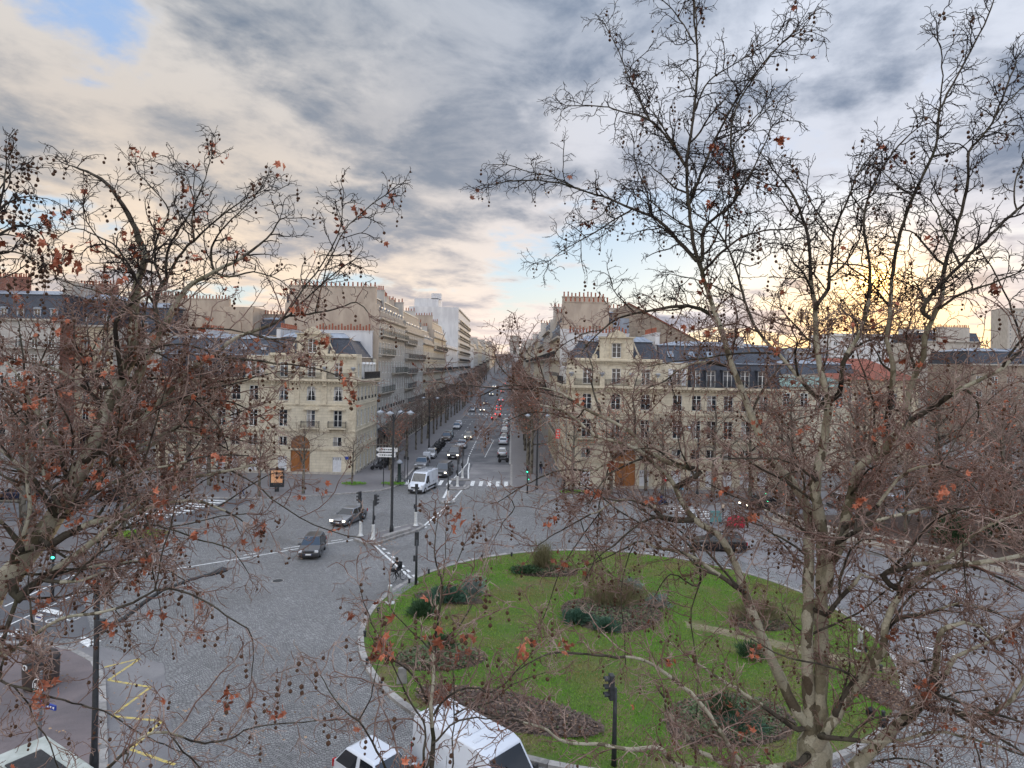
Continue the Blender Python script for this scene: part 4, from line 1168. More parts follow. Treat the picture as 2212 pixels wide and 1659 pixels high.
block('slim cream stone house between taller blocks of the avenue', -35, AL, 160.2, 182, 21.0, 'R', 'cream_warm', 3.1, 2.4, 'render', {3: (0, 22)}, rh=3.4)
block('beige block with a windowless gable wall halfway up the avenue', -40, AL, 182.2, 214, 23.5, 'R', 'cream_warm', 3.1, 2.5, 'render_warm', {1: (0, 32), 3: (0, 32), 5: (0, 32)}, rh=4.4)
block('lower pale block with a rounded top floor below the white tower block', -36, AL, 214.2, 258, 21.5, 'RF', 'white_wall', 3.1, 3.0, 'white_wall', {1: (0, 44), 3: (0, 44)}, roof='flat', guard=False)
TW = block('tall white modern apartment block with balconies on its avenue side', -42, AL, 262, 330, 38, 'R', 'white_wall', 3.15, 3.4, 'white_wall', {k: (0, 68) for k in range(0, 11)}, roof='flat', guard=False, wh=1.7, ww=1.7)
tm = MB().box((-14, 14, 40.6), (10, 14, 5)).box((-10, 9, 44), (4, 4, 2.4)); o = tm.build('roof_house', M['white_wall'], TW); o.location = (20, 0, 0)
for j in range(3): window(TW, (0, 0), (1, 0), 3 + 5.5 * j, 1.0, 26 + 3.4 * (j % 2), 28 + 3.4 * (j % 2), 'small', dep=-.05)
y = 331
for i, (L, hh, mt, rf) in enumerate(((40, 24, 'white_wall', 'flat'), (46, 22, 'cream_grey', 'mansard'), (52, 24, 'cream_warm', 'mansard'), (60, 21, 'cream_grey', 'mansard'), (80, 24, 'cream', 'mansard'), (100, 22, 'cream_grey', 'mansard'), (130, 24, 'cream_warm', 'mansard'))):
    block('distant %s block left of the climbing avenue, %s beyond the white tower' % (('white' if mt == 'white_wall' else 'cream' if mt == 'cream' else 'grey' if mt == 'cream_grey' else 'tan'), ORD[i]), -40, AL, y, y + L, hh, 'RF' if i == 0 else 'R', mt, 3.2, 3.6 if y < 450 else 5.5, 'render', {2: (0, L)}, roof=rf, guard=False, dorm=False)
    y += L + .2

# right side of the avenue
block('tall stone block with chimney stacks just past the right corner building', AR, 15.6, 101, 128, 20.6, 'L', 'cream_warm', 3.2, 2.4, 'render_warm', {2: (0, 27), 4: (0, 27)}, rh=3.8,
      stacks=[((4.2, 6, 21), (7, .7, 6.4), 0, 11, 'render_warm'), ((5.5, 14, 20), (5, .7, 7.5), 0, 7, 'render_warm')])
y = 128.2
for i, (L, hh, mt) in enumerate(((26, 23, 'cream_grey'), (30, 21, 'cream'), (34, 23.5, 'cream_warm'), (40, 22, 'cream_grey'), (46, 24, 'cream_warm'), (52, 22, 'cream'), (60, 23, 'cream_grey'), (70, 22, 'cream_warm'), (90, 23, 'cream_grey'), (110, 22, 'cream'))):
    block('%s apartment block on the right of the avenue behind bare trees, %s along the row' % (('grey' if mt == 'cream_grey' else 'cream' if mt == 'cream' else 'tan'), ORD[i]), AR, 23, y, y + L, hh, 'L', mt, 3.2, 3.0 if y < 260 else 5.0, 'render', {2: (0, L), 4: (0, L)}, guard=False, dorm=y < 200)
    y += L + .2
# white party wall and rubble gable behind the right corner building
r = thing('party_wall', 'tall plain white wall standing behind the right corner building', 'wall', (5.4 + 2, 100.3, 0))
MB().prism([(0, 0), (8.2, 0), (8.2, .5), (0, .5)], 0, 21.8).build('wall', M['white_wall'], r)
chimney(r, (3.4, .9, 17), (5, .6, 4.4), 0, 8, 'render')
MB().prism([(8.2, .1), (10.6, .1), (10.6, 3), (8.2, 3)], 12, 23.6).build('zinc_box', M['zinc'], r)
r = thing('rubble_building', 'rough stone building with one long sloping gable wall against the sunset', 'building', (18.4, 114, 0))
pts = [(0, 26.4), (2.2, 27.2), (14.6, 20.8)]
gm = MB().add([(0, 0, 0), (14.6, 0, 0)] + [(x, 0, z) for x, z in reversed(pts)] + [(0, 9, 0), (14.6, 9, 0)] + [(x, 9, z) for x, z in reversed(pts)],
              [(0, 1, 2, 3, 4), (9, 8, 7, 6, 5), (0, 4, 9, 5), (1, 6, 7, 2), (0, 5, 6, 1)])
gm.build('wall', M['rubble'], r)
MB().add([(1.9, -.2, 27.42), (14.9, -.2, 20.7), (14.9, 9.2, 20.7), (1.9, 9.2, 27.42), (1.9, -.2, 27.2), (14.9, -.2, 20.48), (14.9, 9.2, 20.48), (1.9, 9.2, 27.2)], [(0, 1, 2, 3), (4, 7, 6, 5), (0, 4, 5, 1), (3, 2, 6, 7), (1, 5, 6, 2), (0, 3, 7, 4)]).build('roof', M['roof_tile'], r)
for i in range(9):
    pass
chimney(r, (9.3, -.5, 16.5), (5, .5, 3.2), 0, 7, 'rubble')

# the row at the left, behind the street trees
def left_block(i, label, u0, u1, yy, h, rh, mt, bl):
    x0 = at(u0, 700, yy).x; x1 = at(u1, 700, yy).x
    b = block(label, x0, x1, yy, yy + 16, h, 'F', mt, 3.2, 2.6, bl, {2: (0, 90), 4: (0, 90)}, rh=rh, chim=False, guard=True)
    return b, x1 - x0
B1, w1 = left_block(0, 'stone apartment building with a brick party wall, farthest left behind the trees', -160, 130, 112, 22.3, 4.4, 'cream_grey', 'brick')
chimney(B1, (w1 * .30, 6, 22), (w1 * .55, .8, 8.2), 0, 30, 'brick'); chimney(B1, (w1 - .6, 7, 20), (.9, 10, 9.3), 0, 0, 'render')
B2, w2 = left_block(1, 'apartment building with red brick chimney walls behind the left tree crown', 132, 245, 116, 21.6, 4.8, 'cream_warm', 'render')
chimney(B2, (w2 * .3, 6, 21), (w2 * .75, .8, 8.6), 0, 13, 'brick')
B3, w3 = left_block(2, 'zinc roofed apartment building in the middle of the left background row', 247, 372, 120, 20.6, 4.8, 'cream_grey', 'render')
chimney(B3, (w3 * .65, 6, 20), (w3 * .6, .8, 8.2), 0, 14, 'render_warm'); chimney(B3, (w3 * .1, 5, 20), (2.2, .9, 8.6), 0, 4, 'render')
r = thing('party_wall_building', 'windowless beige building end with terracotta pots, left of the tall blank wall', 'building', (at(375, 700, 124).x, 124, 0))
L4 = at(546, 700, 124).x - at(375, 700, 124).x
MB().prism([(0, 0), (L4, 0), (L4, 14), (0, 14)], 0, 25.2).prism([(L4 * .55, .3), (L4, .3), (L4, 8), (L4 * .55, 8)], 25.2, 26.2).build('wall', M['render_warm'], r)
chimney(r, (L4 * .35, 1.2, 25), (L4 * .65, .7, 2.6), 0, 16, 'render_warm')
r = thing('attic_building', 'low back building with a steep zinc attic between two blank walls', 'building', (at(548, 700, 127).x, 127, 0))
L5 = at(636, 700, 127).x - at(548, 700, 127).x
MB().prism([(0, 0), (L5, 0), (L5, 10), (0, 10)], 0, 21).build('wall', M['rubble'], r)
mansard(r, .1, L5 - .1, .1, 9.9, 21, 3.2, (.2, 2.2, 1.5, 1)); chimney(r, (L5 * .4, 3, 20), (L5 * .6, .7, 5.2), 0, 8, 'rubble')
skylight(r, (L5 * .7, .9, 22.4), 1.0, 1.6, R(60))

# right background
def rb(label, u0, u1, vtop, yy, dp, mt, roof='flat', faces='F', rh=2.5, bay=3.2, chim=False):
    x0, x1 = at(u0, 760, yy).x, at(u1, 760, yy).x
    h = at((u0 + u1) / 2, vtop, yy).z - (rh + .5 if roof == 'mansard' else 1.0)
    return block(label, x0, x1, yy, yy + dp, h, faces, mt, 3.1, bay, mt, {}, roof=roof, guard=False, chim=chim, dorm=False, rh=rh, ww=1.4, wh=1.6)
rb('grey zinc roofed building just right of the long corner building', 1600, 1700, 748, 128, 14, 'render', 'mansard', 'F', 2.4)
rb('slate blue modern building with few windows behind the red tiled roof', 1700, 1790, 752, 150, 16, 'zinc', 'flat')
rb('long pale blue grey apartment block far off on the right skyline', 1795, 2020, 722, 260, 18, 'white_wall', 'flat')
rb('white apartment block with chimneys seen between the limbs of the right tree', 2000, 2118, 716, 190, 18, 'render', 'mansard', 'F', 2.5, 3.2, True)
rb('stone fronted block at the right edge below the tower', 2100, 2300, 756, 150, 16, 'rubble', 'mansard', 'F', 3)
rb('distant dark tower block at the right edge of the skyline', 2176, 2300, 688, 560, 20, 'render', 'flat', 'F', 2, 4.5)
rb('low beige building with a dark roof far right behind the garden', 1690, 1850, 782, 118, 12, 'cream_warm', 'mansard', 'F', 2)
r = thing('red_roofed_hall', 'broad hall with a shallow red tiled roof beyond the garden', 'hall', (at(1775, 790, 116).x, 116, 0))
L6 = at(1985, 790, 116).x - at(1775, 790, 116).x
MB().prism([(0, 0), (L6, 0), (L6, 22), (0, 22)], 0, 14.6).build('wall', M['cream_warm'], r)
MB().add([(-.5, -.6, 14.6), (L6 + .5, -.6, 14.6), (L6 + .5, 22, 14.6), (-.5, 22, 14.6), (L6 * .25, 11, 18.6), (L6 * .8, 11, 18.6)], [(0, 1, 5, 4), (1, 2, 5), (2, 3, 4, 5), (3, 0, 4)]).build('roof', M['roof_tile'], r)
for i in range(6): window(r, (0, 0), (1, 0), 2 + i * (L6 - 4) / 5, 1.4, 9.5, 12.2, 'plain', dep=-.06)
r = thing('green_roofed_wing', 'rounded wing with a green copper roof below the red tiled hall', 'building', (at(1640, 800, 104).x, 104, 0))
L7 = at(1835, 800, 104).x - at(1640, 800, 104).x
MB().prism([(0, 0), (L7, 0), (L7, 10), (0, 10)], 0, 13.4).build('wall', M['cream'], r)
MB().add([(-.3, -.3, 13.4), (L7 + .3, -.3, 13.4), (L7 + .3, 10, 13.4), (-.3, 10, 13.4), (1, 1.5, 15.2), (L7 - 2.5, 1.5, 15.0), (L7 - 2.5, 8, 15.0), (1, 8, 15.2)], [(0, 1, 5, 4), (1, 2, 6, 5), (2, 3, 7, 6), (3, 0, 4, 7), (4, 5, 6, 7)]).build('roof', pmat('green_copper_roof', (.22, .32, .27), (.14, .2, .19), 1.0, .6), r)
for i in range(5): window(r, (0, 0), (1, 0), 1.6 + i * (L7 - 3.2) / 4, 1.2, 10.2, 12.4, 'plain', dep=-.06)
# far skyline: low distant roofs either side of the avenue's end
for i in range(26):
    xx = random.uniform(-900, 1100); yy = random.uniform(900, 1700)
    if abs(xx + 7) < 60: continue
    m_ = MB().box((0, 0, random.uniform(14, 20)), (random.uniform(30, 70), 20, random.uniform(26, 34)))
    b = thing('distant_building', 'far pale roof block on the hazy skyline', 'building', (xx, yy, hill(yy) - 14), 0, 'far skyline blocks')
    m_.build('wall', M[random.choice(['render', 'cream_grey', 'white_wall'])], b)
    MB().box((0, 0, 36), (28, 17, 2.5)).build('roof', M['zinc'], b)

# the triumphal arch that closes the avenue
AZ = 1960
ax_ = at(1111.5, 760, AZ).x; atop = at(1111, 725, AZ).z
r = thing('triumphal_arch', 'small pale triumphal arch closing the far end of the avenue', 'monument', (ax_, AZ, atop - 50))
am = MB()
wq = 14.5
wall_face(am, (-wq, 0), (1, 0), 2 * wq, 0, 50, [(wq - 4.2, wq + 4.2, 0, 17)], 14)
am.quad((-wq, 0, 0), (-wq, 45, 0), (-wq, 45, 50), (-wq, 0, 50)); am.quad((wq, 0, 0), (wq, 0, 50), (wq, 45, 50), (wq, 45, 0)); am.quad((-wq, 0, 50), (wq, 0, 50), (wq, 45, 50), (-wq, 45, 50))
am.build('wall', M['cream_grey'], r)
c_ = MB().box((0, 20, 36.5), (2 * wq + 3, 50, 2.2)).box((0, 20, 49.6), (2 * wq + 1.5, 48, 1.6)).box((0, 20, 24), (2 * wq + 1, 47, 1.0)); c_.build('cornice', M['trim_grey'], r)
r.location.z = hill(AZ) - 1; r.scale = (1, 1, (atop - hill(AZ) + 1) / 50)
arch_trim(r, (0, 0), (1, 0), 0, 17, 4.2, 1.2, .4, mat='trim_grey')

# ------------------------------------------------------------------ vehicles
def wheel_set(root, xs, half, r, w=.2, rimmat='rim'):
    key = ('wheel', r, w, rimmat)
    if key not in WC:
        Mx = Matrix.Rotation(R(90), 4, 'X')
        t = MB().lathe([(r * .62, -w / 2), (r * .92, -w / 2), (r, -w * .36), (r, w * .36), (r * .92, w / 2), (r * .62, w / 2)], 20, M=Mx).mesh('wheel', M['tyre'], True)
        q = MB().lathe([(r * .1, w / 2 - .05), (r * .2, w / 2 + .004), (r * .56, w / 2 - .01), (r * .64, w / 2 + .003)], 16, M=Mx)
        for k in range(5):
            a = k * 2 * math.pi / 5 + .3
            q.mat(1).box((r * .4 * math.cos(a), -(w / 2 + .002), r * .4 * math.sin(a)), (r * .2, .012, r * .13), ry=-a).mat(0)
        WC[key] = (t, q.mesh('rim', [M[rimmat], M['black']], True))
    t, q = WC[key]
    for x in xs:
        for s in (-1, 1):
            o = link('wheel', t, root); o.location = (x, s * (half - w / 2 - .01), r); o.rotation_euler = (0, 0, math.pi if s > 0 else 0)
            link('rim', q, o)

def arch_pts(xc, r, z0, n=7):
    return [(xc + r * math.cos(math.pi * i / n), z0 + max(0, r * math.sin(math.pi * i / n) - z0 + .30)) for i in range(n + 1)]

def lamps(root, L, W_, zf, zr, on, tail_on, hl=(.3, .16), tl=(.16, .28), slant=0.0):
    f = MB().box((0, 0, 0), (.10, hl[0], hl[1])).mesh('headlight', M['headlamp_on' if on else 'headlamp'])
    t = MB().box((0, 0, 0), (.08, tl[0], tl[1])).mesh('tail_light', M['tail_on' if tail_on else 'tail'])
    for s in (-1, 1):
        o = link('headlight', f, root, .02); o.location = (L / 2 - .03 - slant, s * (W_ / 2 - hl[0] * .55 - .05), zf); o.rotation_euler = (0, 0, -s * .3)
        o = link('tail_light', t, root, .02); o.location = (-L / 2 + .02, s * (W_ / 2 - tl[0] * .5 - .05), zr)

def plates(root, L, zf=.42, zr=.75):
    for x, z in ((L / 2 + .012, zf), (-L / 2 - .012, zr)):
        MB().box((x, 0, z), (.02, .5, .11)).mat(1).box((x, -.235, z), (.023, .035, .108)).box((x, .235, z), (.023, .035, .108)).build('number_plate', [M['plate'], M['sign_blue']], root)

def car(label, loc, rz, paint, kind='hatch', on=False, tail_on=False, group=None, rails=False, name='parked_car', cat='car', roof_mat=None):
    """x forward; a profiled body, a tapering cabin with glass set into it, wheels, lamps, plates and mirrors"""
    sp = {  # L, W, H, belt, hood z front, hood z cowl, cowl x, roof front x, roof rear x, rear base x, tail z, wheel r
        'hatch': (3.7, 1.70, 1.56, .98, .78, .98, 1.02, .38, -1.28, -1.72, .98, .29),
        'sedan': (4.5, 1.78, 1.45, .94, .70, .94, .95, .25, -1.05, -1.70, .98, .31),
        'estate': (4.7, 1.80, 1.50, .95, .72, .95, 1.05, .35, -1.85, -2.25, .96, .32),
        'suv': (4.4, 1.86, 1.70, 1.08, .92, 1.08, 1.02, .45, -1.55, -2.05, 1.08, .35),
        'mpv': (4.9, 1.92, 1.90, 1.08, .88, 1.12, 1.55, .85, -2.1, -2.38, 1.08, .33),
        'mini': (3.4, 1.62, 1.48, .94, .76, .94, .95, .35, -1.15, -1.55, .94, .28)}[kind]
    L, W_, Hh, belt, zf, zc, cx, rfx, rrx, rbx, tz, wr = sp
    root = thing(name, label, cat, loc, rz, group)
    wf, wb = L / 2 - .82, -L / 2 + .78; ar = wr + .07
    bot = .2
    prof = [(L / 2 - .06, bot), (L / 2, .38), (L / 2 - .02, .56), (L / 2 - .10, zf - .02), (L / 2 - .30, zf + .03), (cx + .02, zc), (rbx + .0, belt), (-L / 2 + .10, tz), (-L / 2 + .02, tz - .2), (-L / 2, .5), (-L / 2 + .06, bot + .05)]
    low = [(wb + ar * math.cos(math.pi * (1 - i / 6)), bot + (ar + wr - bot - .03) * math.sin(math.pi * i / 6)) for i in range(7)] + [(wf + ar * math.cos(math.pi * (1 - i / 6)), bot + (ar + wr - bot - .03) * math.sin(math.pi * i / 6)) for i in range(7)]
    pts = prof + low
    n = len(pts); b = MB(); hw = W_ / 2
    def yw(x, z): return hw * (1 - .10 * max(0, (abs(x) - L * .32) / (L * .18)) ** 2) * (1.0 if z > .35 else .97) * (.97 if z > belt - .08 else 1)
    b.add([(x, -yw(x, z), z) for x, z in pts] + [(x, yw(x, z), z) for x, z in pts], [tuple(range(n)), tuple(reversed(range(n, 2 * n)))] + [(i, n + i, n + (i + 1) % n, (i + 1) % n) for i in range(n)])
    b.build('body', M[paint], root, True, .035)
    # cabin
    wt, wbm = hw - .24, hw - .045
    zb, zr_ = belt - .03, Hh
    c = MB()
    B4 = [(cx, zb), (rfx, zr_ - .05), (rrx, zr_ - .06), (rbx, zb)]
    vs = []
    for s in (-1, 1):
        for (x, z) in B4: vs.append((x, s * (wbm if z < belt else wt), z))
    top = [(rfx - .12, -wt + .1, zr_), (rrx + .14, -wt + .1, zr_), (rrx + .14, wt - .1, zr_), (rfx - .12, wt - .1, zr_)]
    c.add(vs + top, [(0, 1, 2, 3), (7, 6, 5, 4), (0, 4, 5, 1), (3, 2, 6, 7), (1, 8, 9, 2), (5, 6, 10, 11), (1, 5, 11, 8), (2, 9, 10, 6), (8, 11, 10, 9)])
    c.build('cabin', M[paint], root, False, .05)
    if roof_mat: MB().box(((rfx + rrx) / 2, 0, zr_ + .012), (rfx - rrx - .5, wt * 1.7, .02)).build('glass_roof', M[roof_mat], root)
    def inset(q, m_=.08, out=.012):
        q = [Vector(p) for p in q]; ce = sum(q, Vector()) / 4; nn = (q[1] - q[0]).cross(q[3] - q[0]).normalized()
        if nn.dot(ce - Vector((-.2, 0, belt))) < 0: nn = -nn
        return [p + (ce - p) * m_ + nn * out for p in q]
    MB().quad(*inset([vs[0], vs[4], vs[5], vs[1]], .07)).build('windscreen', M['car_glass'], root)
    MB().quad(*inset([vs[3], vs[2], vs[6], vs[7]], .1)).build('rear_window', M['car_glass'], root)
    for s in (0, 4):
        A, Bv, Cv, Dv = (Vector(vs[s + k]) for k in range(4))
        for t0, t1 in ((.0, .48), (.52, 1.0)):
            lo0, lo1 = A.lerp(Dv, t0), A.lerp(Dv, t1); hi0, hi1 = Bv.lerp(Cv, t0), Bv.lerp(Cv, t1)
            q = inset([lo0, lo1, hi1, hi0], .11)
            MB().quad(*q).build('side_window', M['car_glass'], root)
    wheel_set(root, (wf, wb), hw, wr)
    lamps(root, L, W_, zf - .1, tz - .16, on, tail_on)
    MB().box((L / 2 - .01, 0, zf - .14), (.06, W_ * .46, .13)).build('grille', M['black_plastic'], root)
    MB().box((L / 2 - .02, 0, .30), (.08, W_ * .8, .12)).box((-L / 2 + .02, 0, .30), (.08, W_ * .82, .14)).build('bumper', M['black_plastic'], root)
    plates(root, L, .44, tz - .3)
    for s in (-1, 1):
        MB().box((cx - .18, s * (hw + .07), belt + .05), (.12, .2, .14)).build('mirror', M[paint if kind != 'mpv' else 'black_plastic'], root, bevel=.03)
        MB().box((-.1, s * (hw - .008), belt - .14), (.16, .03, .03)).box((-.95, s * (hw - .008), belt - .14), (.16, .03, .03)).build('door_handle', M['steel'], root)
        if rails: MB().tube([(rfx - .2, s * (wt - .02), zr_ + .06), (rrx + .2, s * (wt - .02), zr_ + .06)], .025, 6).box((rfx - .25, s * (wt - .02), zr_ + .0), (.06, .04, .1)).box((rrx + .25, s * (wt - .02), zr_ + .0), (.06, .04, .1)).build('roof_rail', M['rim'], root)
    return root

def van(label, loc, rz, paint='paint_white', L=5.5, W_=2.05, Hh=2.48, rack=False, on=False, group=None, name='delivery_van'):
    root = thing(name, label, 'van', loc, rz, group); hw = W_ / 2
    wf, wb, wr = L / 2 - .95, -L / 2 + 1.1, .34
    prof = [(L / 2 - .05, .25), (L / 2, .5), (L / 2 - .06, .95), (L / 2 - .35, 1.12), (L / 2 - .85, 1.28), (L / 2 - 1.62, Hh - .12), (L / 2 - 1.95, Hh), (-L / 2 + .12, Hh), (-L / 2 + .02, Hh - .15), (-L / 2, .5), (-L / 2 + .05, .3)]
    ar = wr + .08
    low = [(wb + ar * math.cos(math.pi * (1 - i / 6)), .28 + (ar + .04) * math.sin(math.pi * i / 6)) for i in range(7)] + [(wf + ar * math.cos(math.pi * (1 - i / 6)), .28 + (ar + .04) * math.sin(math.pi * i / 6)) for i in range(7)]
    pts = prof + low; n = len(pts); b = MB()
    def yw(x, z): return hw * (1 - .13 * max(0, (z - 1.2) / 1.3)) * (1 - .12 * max(0, (x - L * .30) / (L * .2)) ** 2)
    b.add([(x, -yw(x, z), z) for x, z in pts] + [(x, yw(x, z), z) for x, z in pts], [tuple(range(n)), tuple(reversed(range(n, 2 * n)))] + [(i, n + i, n + (i + 1) % n, (i + 1) % n) for i in range(n)])
    b.build('body', M[paint], root, True, .06)
    def P(x, z, s, o=.012): return (x, s * (yw(x, z) + o), z)
    a, c = prof[4], prof[5]
    def lw(t, k, o=.02): 
        x, z = a[0] + (c[0] - a[0]) * t, a[1] + (c[1] - a[1]) * t
        return (x + o, k * (yw(x, z) - .13), z + o)
    MB().quad(lw(.1, -1), lw(.1, 1), lw(.93, 1), lw(.93, -1)).build('windscreen', M['car_glass'], root)
    wi = MB().tube([lw(.08, .3, .04), lw(.62, -.25, .04)], .012, 4).tube([lw(.08, -.5, .04), lw(.6, -.9, .04)], .012, 4); wi.build('wiper', M['black_plastic'], root)
    for s in (-1, 1):
        MB().add([P(L / 2 - .98, 1.32, s), P(L / 2 - 2.15, 1.22, s), P(L / 2 - 2.15, 2.0, s), P(L / 2 - 1.52, 2.0, s)], [(0, 1, 2, 3)]).build('side_window', M['car_glass'], root)
        MB().box((L / 2 - 1.12, s * (hw + .14), 1.38), (.14, .22, .36)).box((L / 2 - 1.12, s * (hw + .02), 1.3), (.06, .14, .06)).build('mirror', M['black_plastic'], root, bevel=.03)
        MB().box((-.35, s * (hw + .004), .62), (L - 2.6, .03, .2)).build('side_moulding', M['black_plastic'], root)
        MB().box((L / 2 - 2.3, s * (hw - .01), 1.12), (.05, .05, .12)).box((-.9, s * (hw - .01), 1.12), (.14, .05, .05)).build('door_handle', M['black_plastic'], root)
        MB().tube([P(L / 2 - 2.28, .45, s, .002), P(L / 2 - 2.28, 2.1, s, .002)], .008, 4).tube([P(-.75, .45, s, .002), P(-.75, 2.25, s, .002)], .008, 4).build('door_seam', M['black'], root)
    lamps(root, L, W_, .98, 1.15, on, False, (.26, .3), (.14, .5), .08)
    MB().box((L / 2 - .02, 0, .78), (.06, 1.05, .2)).build('grille', M['black_plastic'], root)
    MB().box((L / 2 - .02, 0, .42), (.14, W_ * .9, .3)).box((-L / 2 + .02, 0, .42), (.12, W_ * .92, .24)).build('bumper', M['black_plastic'], root, bevel=.03)
    plates(root, L + .1, .45, .95)
    wheel_set(root, (wf, wb), hw, wr, .22)
    rf = MB()
    for i in range(7): rf.box((-L / 2 + .6 + i * .5, 0, Hh + .012), (.16, W_ * .62, .024))
    rf.build('roof_rib', M[paint], root)
    if rack:
        k = MB()
        for i in range(5): k.tube([(-L / 2 + .5 + i * .75, -.72, Hh + .14), (-L / 2 + .5 + i * .75, .72, Hh + .14)], .03, 5)
        for s in (-.72, -.25, .3, .72): k.tube([(-L / 2 + .3, s, Hh + .17), (L / 2 - 1.9, s, Hh + .17)], .03, 5)
        for i in (0, 2, 4):
            for s in (-.72, .72): k.box((-L / 2 + .5 + i * .75, s, Hh + .06), (.05, .05, .15))
        k.build('roof_rack', M['steel'], root)
    return root

for nm_, c_, mt_ in (('paint_white', (.58, .61, .66), 0), ('paint_dark', (.025, .027, .034), .3), ('paint_charcoal', (.05, .052, .06), .4), ('paint_grey', (.19, .195, .21), .5), ('paint_silver', (.40, .41, .43), .6), ('paint_brown', (.12, .095, .08), .4), ('paint_beige', (.30, .275, .22), .5), ('paint_teal', (.05, .10, .11), .4), ('paint_red', (.36, .02, .025), .1), ('paint_navy', (.02, .03, .07), .4), ('paint_black', (.010, .010, .012), .2)):
    M[nm_] = car_paint(nm_, c_, mt_)
S = R(-90)
car('dark grey hatchback with bright lamps unlit, driving alone across the open setts', (-16.3, 54.0, 0), R(-84), 'paint_charcoal', 'hatch', name='driving_car')
car('silver grey saloon with lit headlights behind the leftmost traffic light of the island', (-16.0, 64.9, 0), R(-106), 'paint_grey', 'sedan', True, name='driving_car')
van('tall white delivery van with a roof rack turning out of the avenue', (-10.9, 81.9, 0), R(-104), 'paint_white', 5.5, rack=True)
car('dark people carrier with one lit headlight, right behind the white van', (-9.5, 93.2, 0), R(-97), 'paint_charcoal', 'mpv', True, name='driving_car')
car('dark people carrier with a pale roof and both headlights blazing', (-9.5, 110.9, 0), R(-92), 'paint_dark', 'mpv', True, name='driving_car')
car('silver saloon following the bright lit people carrier', (-9.3, 124.8, 0), S, 'paint_silver', 'sedan', name='driving_car')
car('beige car with lit headlights in the middle of the avenue', (-9.0, 138.8, 0), S, 'paint_beige', 'hatch', True, name='driving_car')
car('red car with glowing tail lights, nearer of two driving away', (-4.9, 189, 0), R(90), 'paint_red', 'hatch', False, True, name='driving_car')
car('bright red car just ahead of another red car driving away', (-4.1, 202.5, 0), R(90), 'paint_red', 'suv', False, True, name='driving_car')
far_cars = [(-4.4, 226, 90, 'paint_red', 'hatch', 'third red car up the avenue, beyond the far crossing'), (-4.6, 243, 90, 'paint_navy', 'sedan', 'navy car with tail lights beyond the far crossing'), (-9.8, 222, -90, 'paint_silver', 'hatch', 'silver car coming down past the far crossing'),
            (-10.2, 262, -90, 'paint_dark', 'sedan', 'dark car coming down the start of the climb'), (-4.4, 275, 90, 'paint_white', 'suv', 'white car at the start of the avenue climb'), (-9.6, 310, -90, 'paint_grey', 'mpv', 'grey people carrier with lights high up the avenue'), (-4.6, 330, 90, 'paint_beige', 'hatch', 'beige car high up the right lane'), (-9.9, 372, -90, 'paint_white', 'sedan', 'tiny white car high up the left lane'), (-4.5, 400, 90, 'paint_red', 'hatch', 'tiny red car highest up the right lane')]
for x, y, a, p, k, lb_ in far_cars: car(lb_, (x, y, hill(y)), R(a), p, k, a < 0, a > 0, 'cars far up the avenue', name='driving_car')
car('small grey van parked at the kerb near the direction sign', (-13.5, 99.4, 0), S, 'paint_grey', 'suv')
car('silver parked car behind the white cargo box', (-13.5, 110.5, 0), S, 'paint_silver', 'hatch')
car('big brown parked off roader beyond the motorbikes', (-13.4, 136.0, 0), S, 'paint_brown', 'suv')
car('teal parked hatchback behind the brown off roader', (-13.4, 142.0, 0), S, 'paint_teal', 'hatch')
car('silver parked saloon, nearer of two behind the teal hatchback', (-13.4, 161, 0), S, 'paint_silver', 'sedan')
car('white parked hatchback behind a silver saloon at the left kerb', (-13.4, 166.3, 0), S, 'paint_white', 'hatch')
for i, (y, p, k) in enumerate(((222, 'paint_silver', 'sedan'), (228, 'paint_grey', 'hatch'), (234, 'paint_white', 'suv'), (240, 'paint_dark', 'sedan'))):
    car('%s parked car %s beyond the far crossing at the left kerb' % (p[6:], ORD[i]), (-13.3, y, 0), S, p, k, group='cars parked beyond the far crossing')
car('white car parked at the right kerb facing up the avenue', (-1.5, 131.5, 0), R(90), 'paint_white', 'sedan')
car('dark car parked behind the white one on the right kerb', (-1.4, 137.6, 0), R(90), 'paint_dark', 'hatch')
car('silver car half hidden by twigs at the avenue right kerb', (-1.4, 113.5, 0), R(90), 'paint_silver', 'hatch')
for i, (y, p, k) in enumerate(((146, 'paint_grey', 'suv'), (152, 'paint_silver', 'hatch'), (158, 'paint_navy', 'sedan'), (165, 'paint_white', 'hatch'), (171, 'paint_dark', 'suv'), (178, 'paint_silver', 'sedan'))):
    car('%s parked car %s in the right kerb row under the trees' % (p[6:], ORD[i]), (-1.4, y, 0), R(90), p, k, group='cars parked under the right trees')
van('large white van seen from above at the edge of the round garden', (-.9, 23.8, 0), R(-43), 'paint_white', 5.6, 2.06, 2.5, name='parked_van')
car('small white car at the bottom edge beside the large van', (-4.6, 24.0, 0), R(-40), 'paint_white', 'hatch', name='driving_car')
car('long black estate car with silver roof rails right of the circus', (18.6, 57.6, 0), R(172), 'paint_black', 'estate', False, False, rails=True, name='driving_car', roof_mat='car_glass')
car('black saloon with lit lamps waiting beside the garden', (29.0, 75.0, 0), R(196), 'paint_black', 'sedan', True, name='driving_car')
car('grey hatchback at the bottom right corner of the picture', (17.6, 22.4, 0), R(60), 'paint_silver', 'mpv', name='driving_car')
for i, (x, y, p, k) in enumerate(((40, 78.2, 'paint_silver', 'suv'), (45.5, 78.6, 'paint_white', 'hatch'), (51, 79, 'paint_grey', 'sedan'))):
    car('%s car parked along the street right of the corner building, %s' % (p[6:], ORD[i]), (x, y - 1.6, 0), R(4), p, k, group='cars parked by the garden')
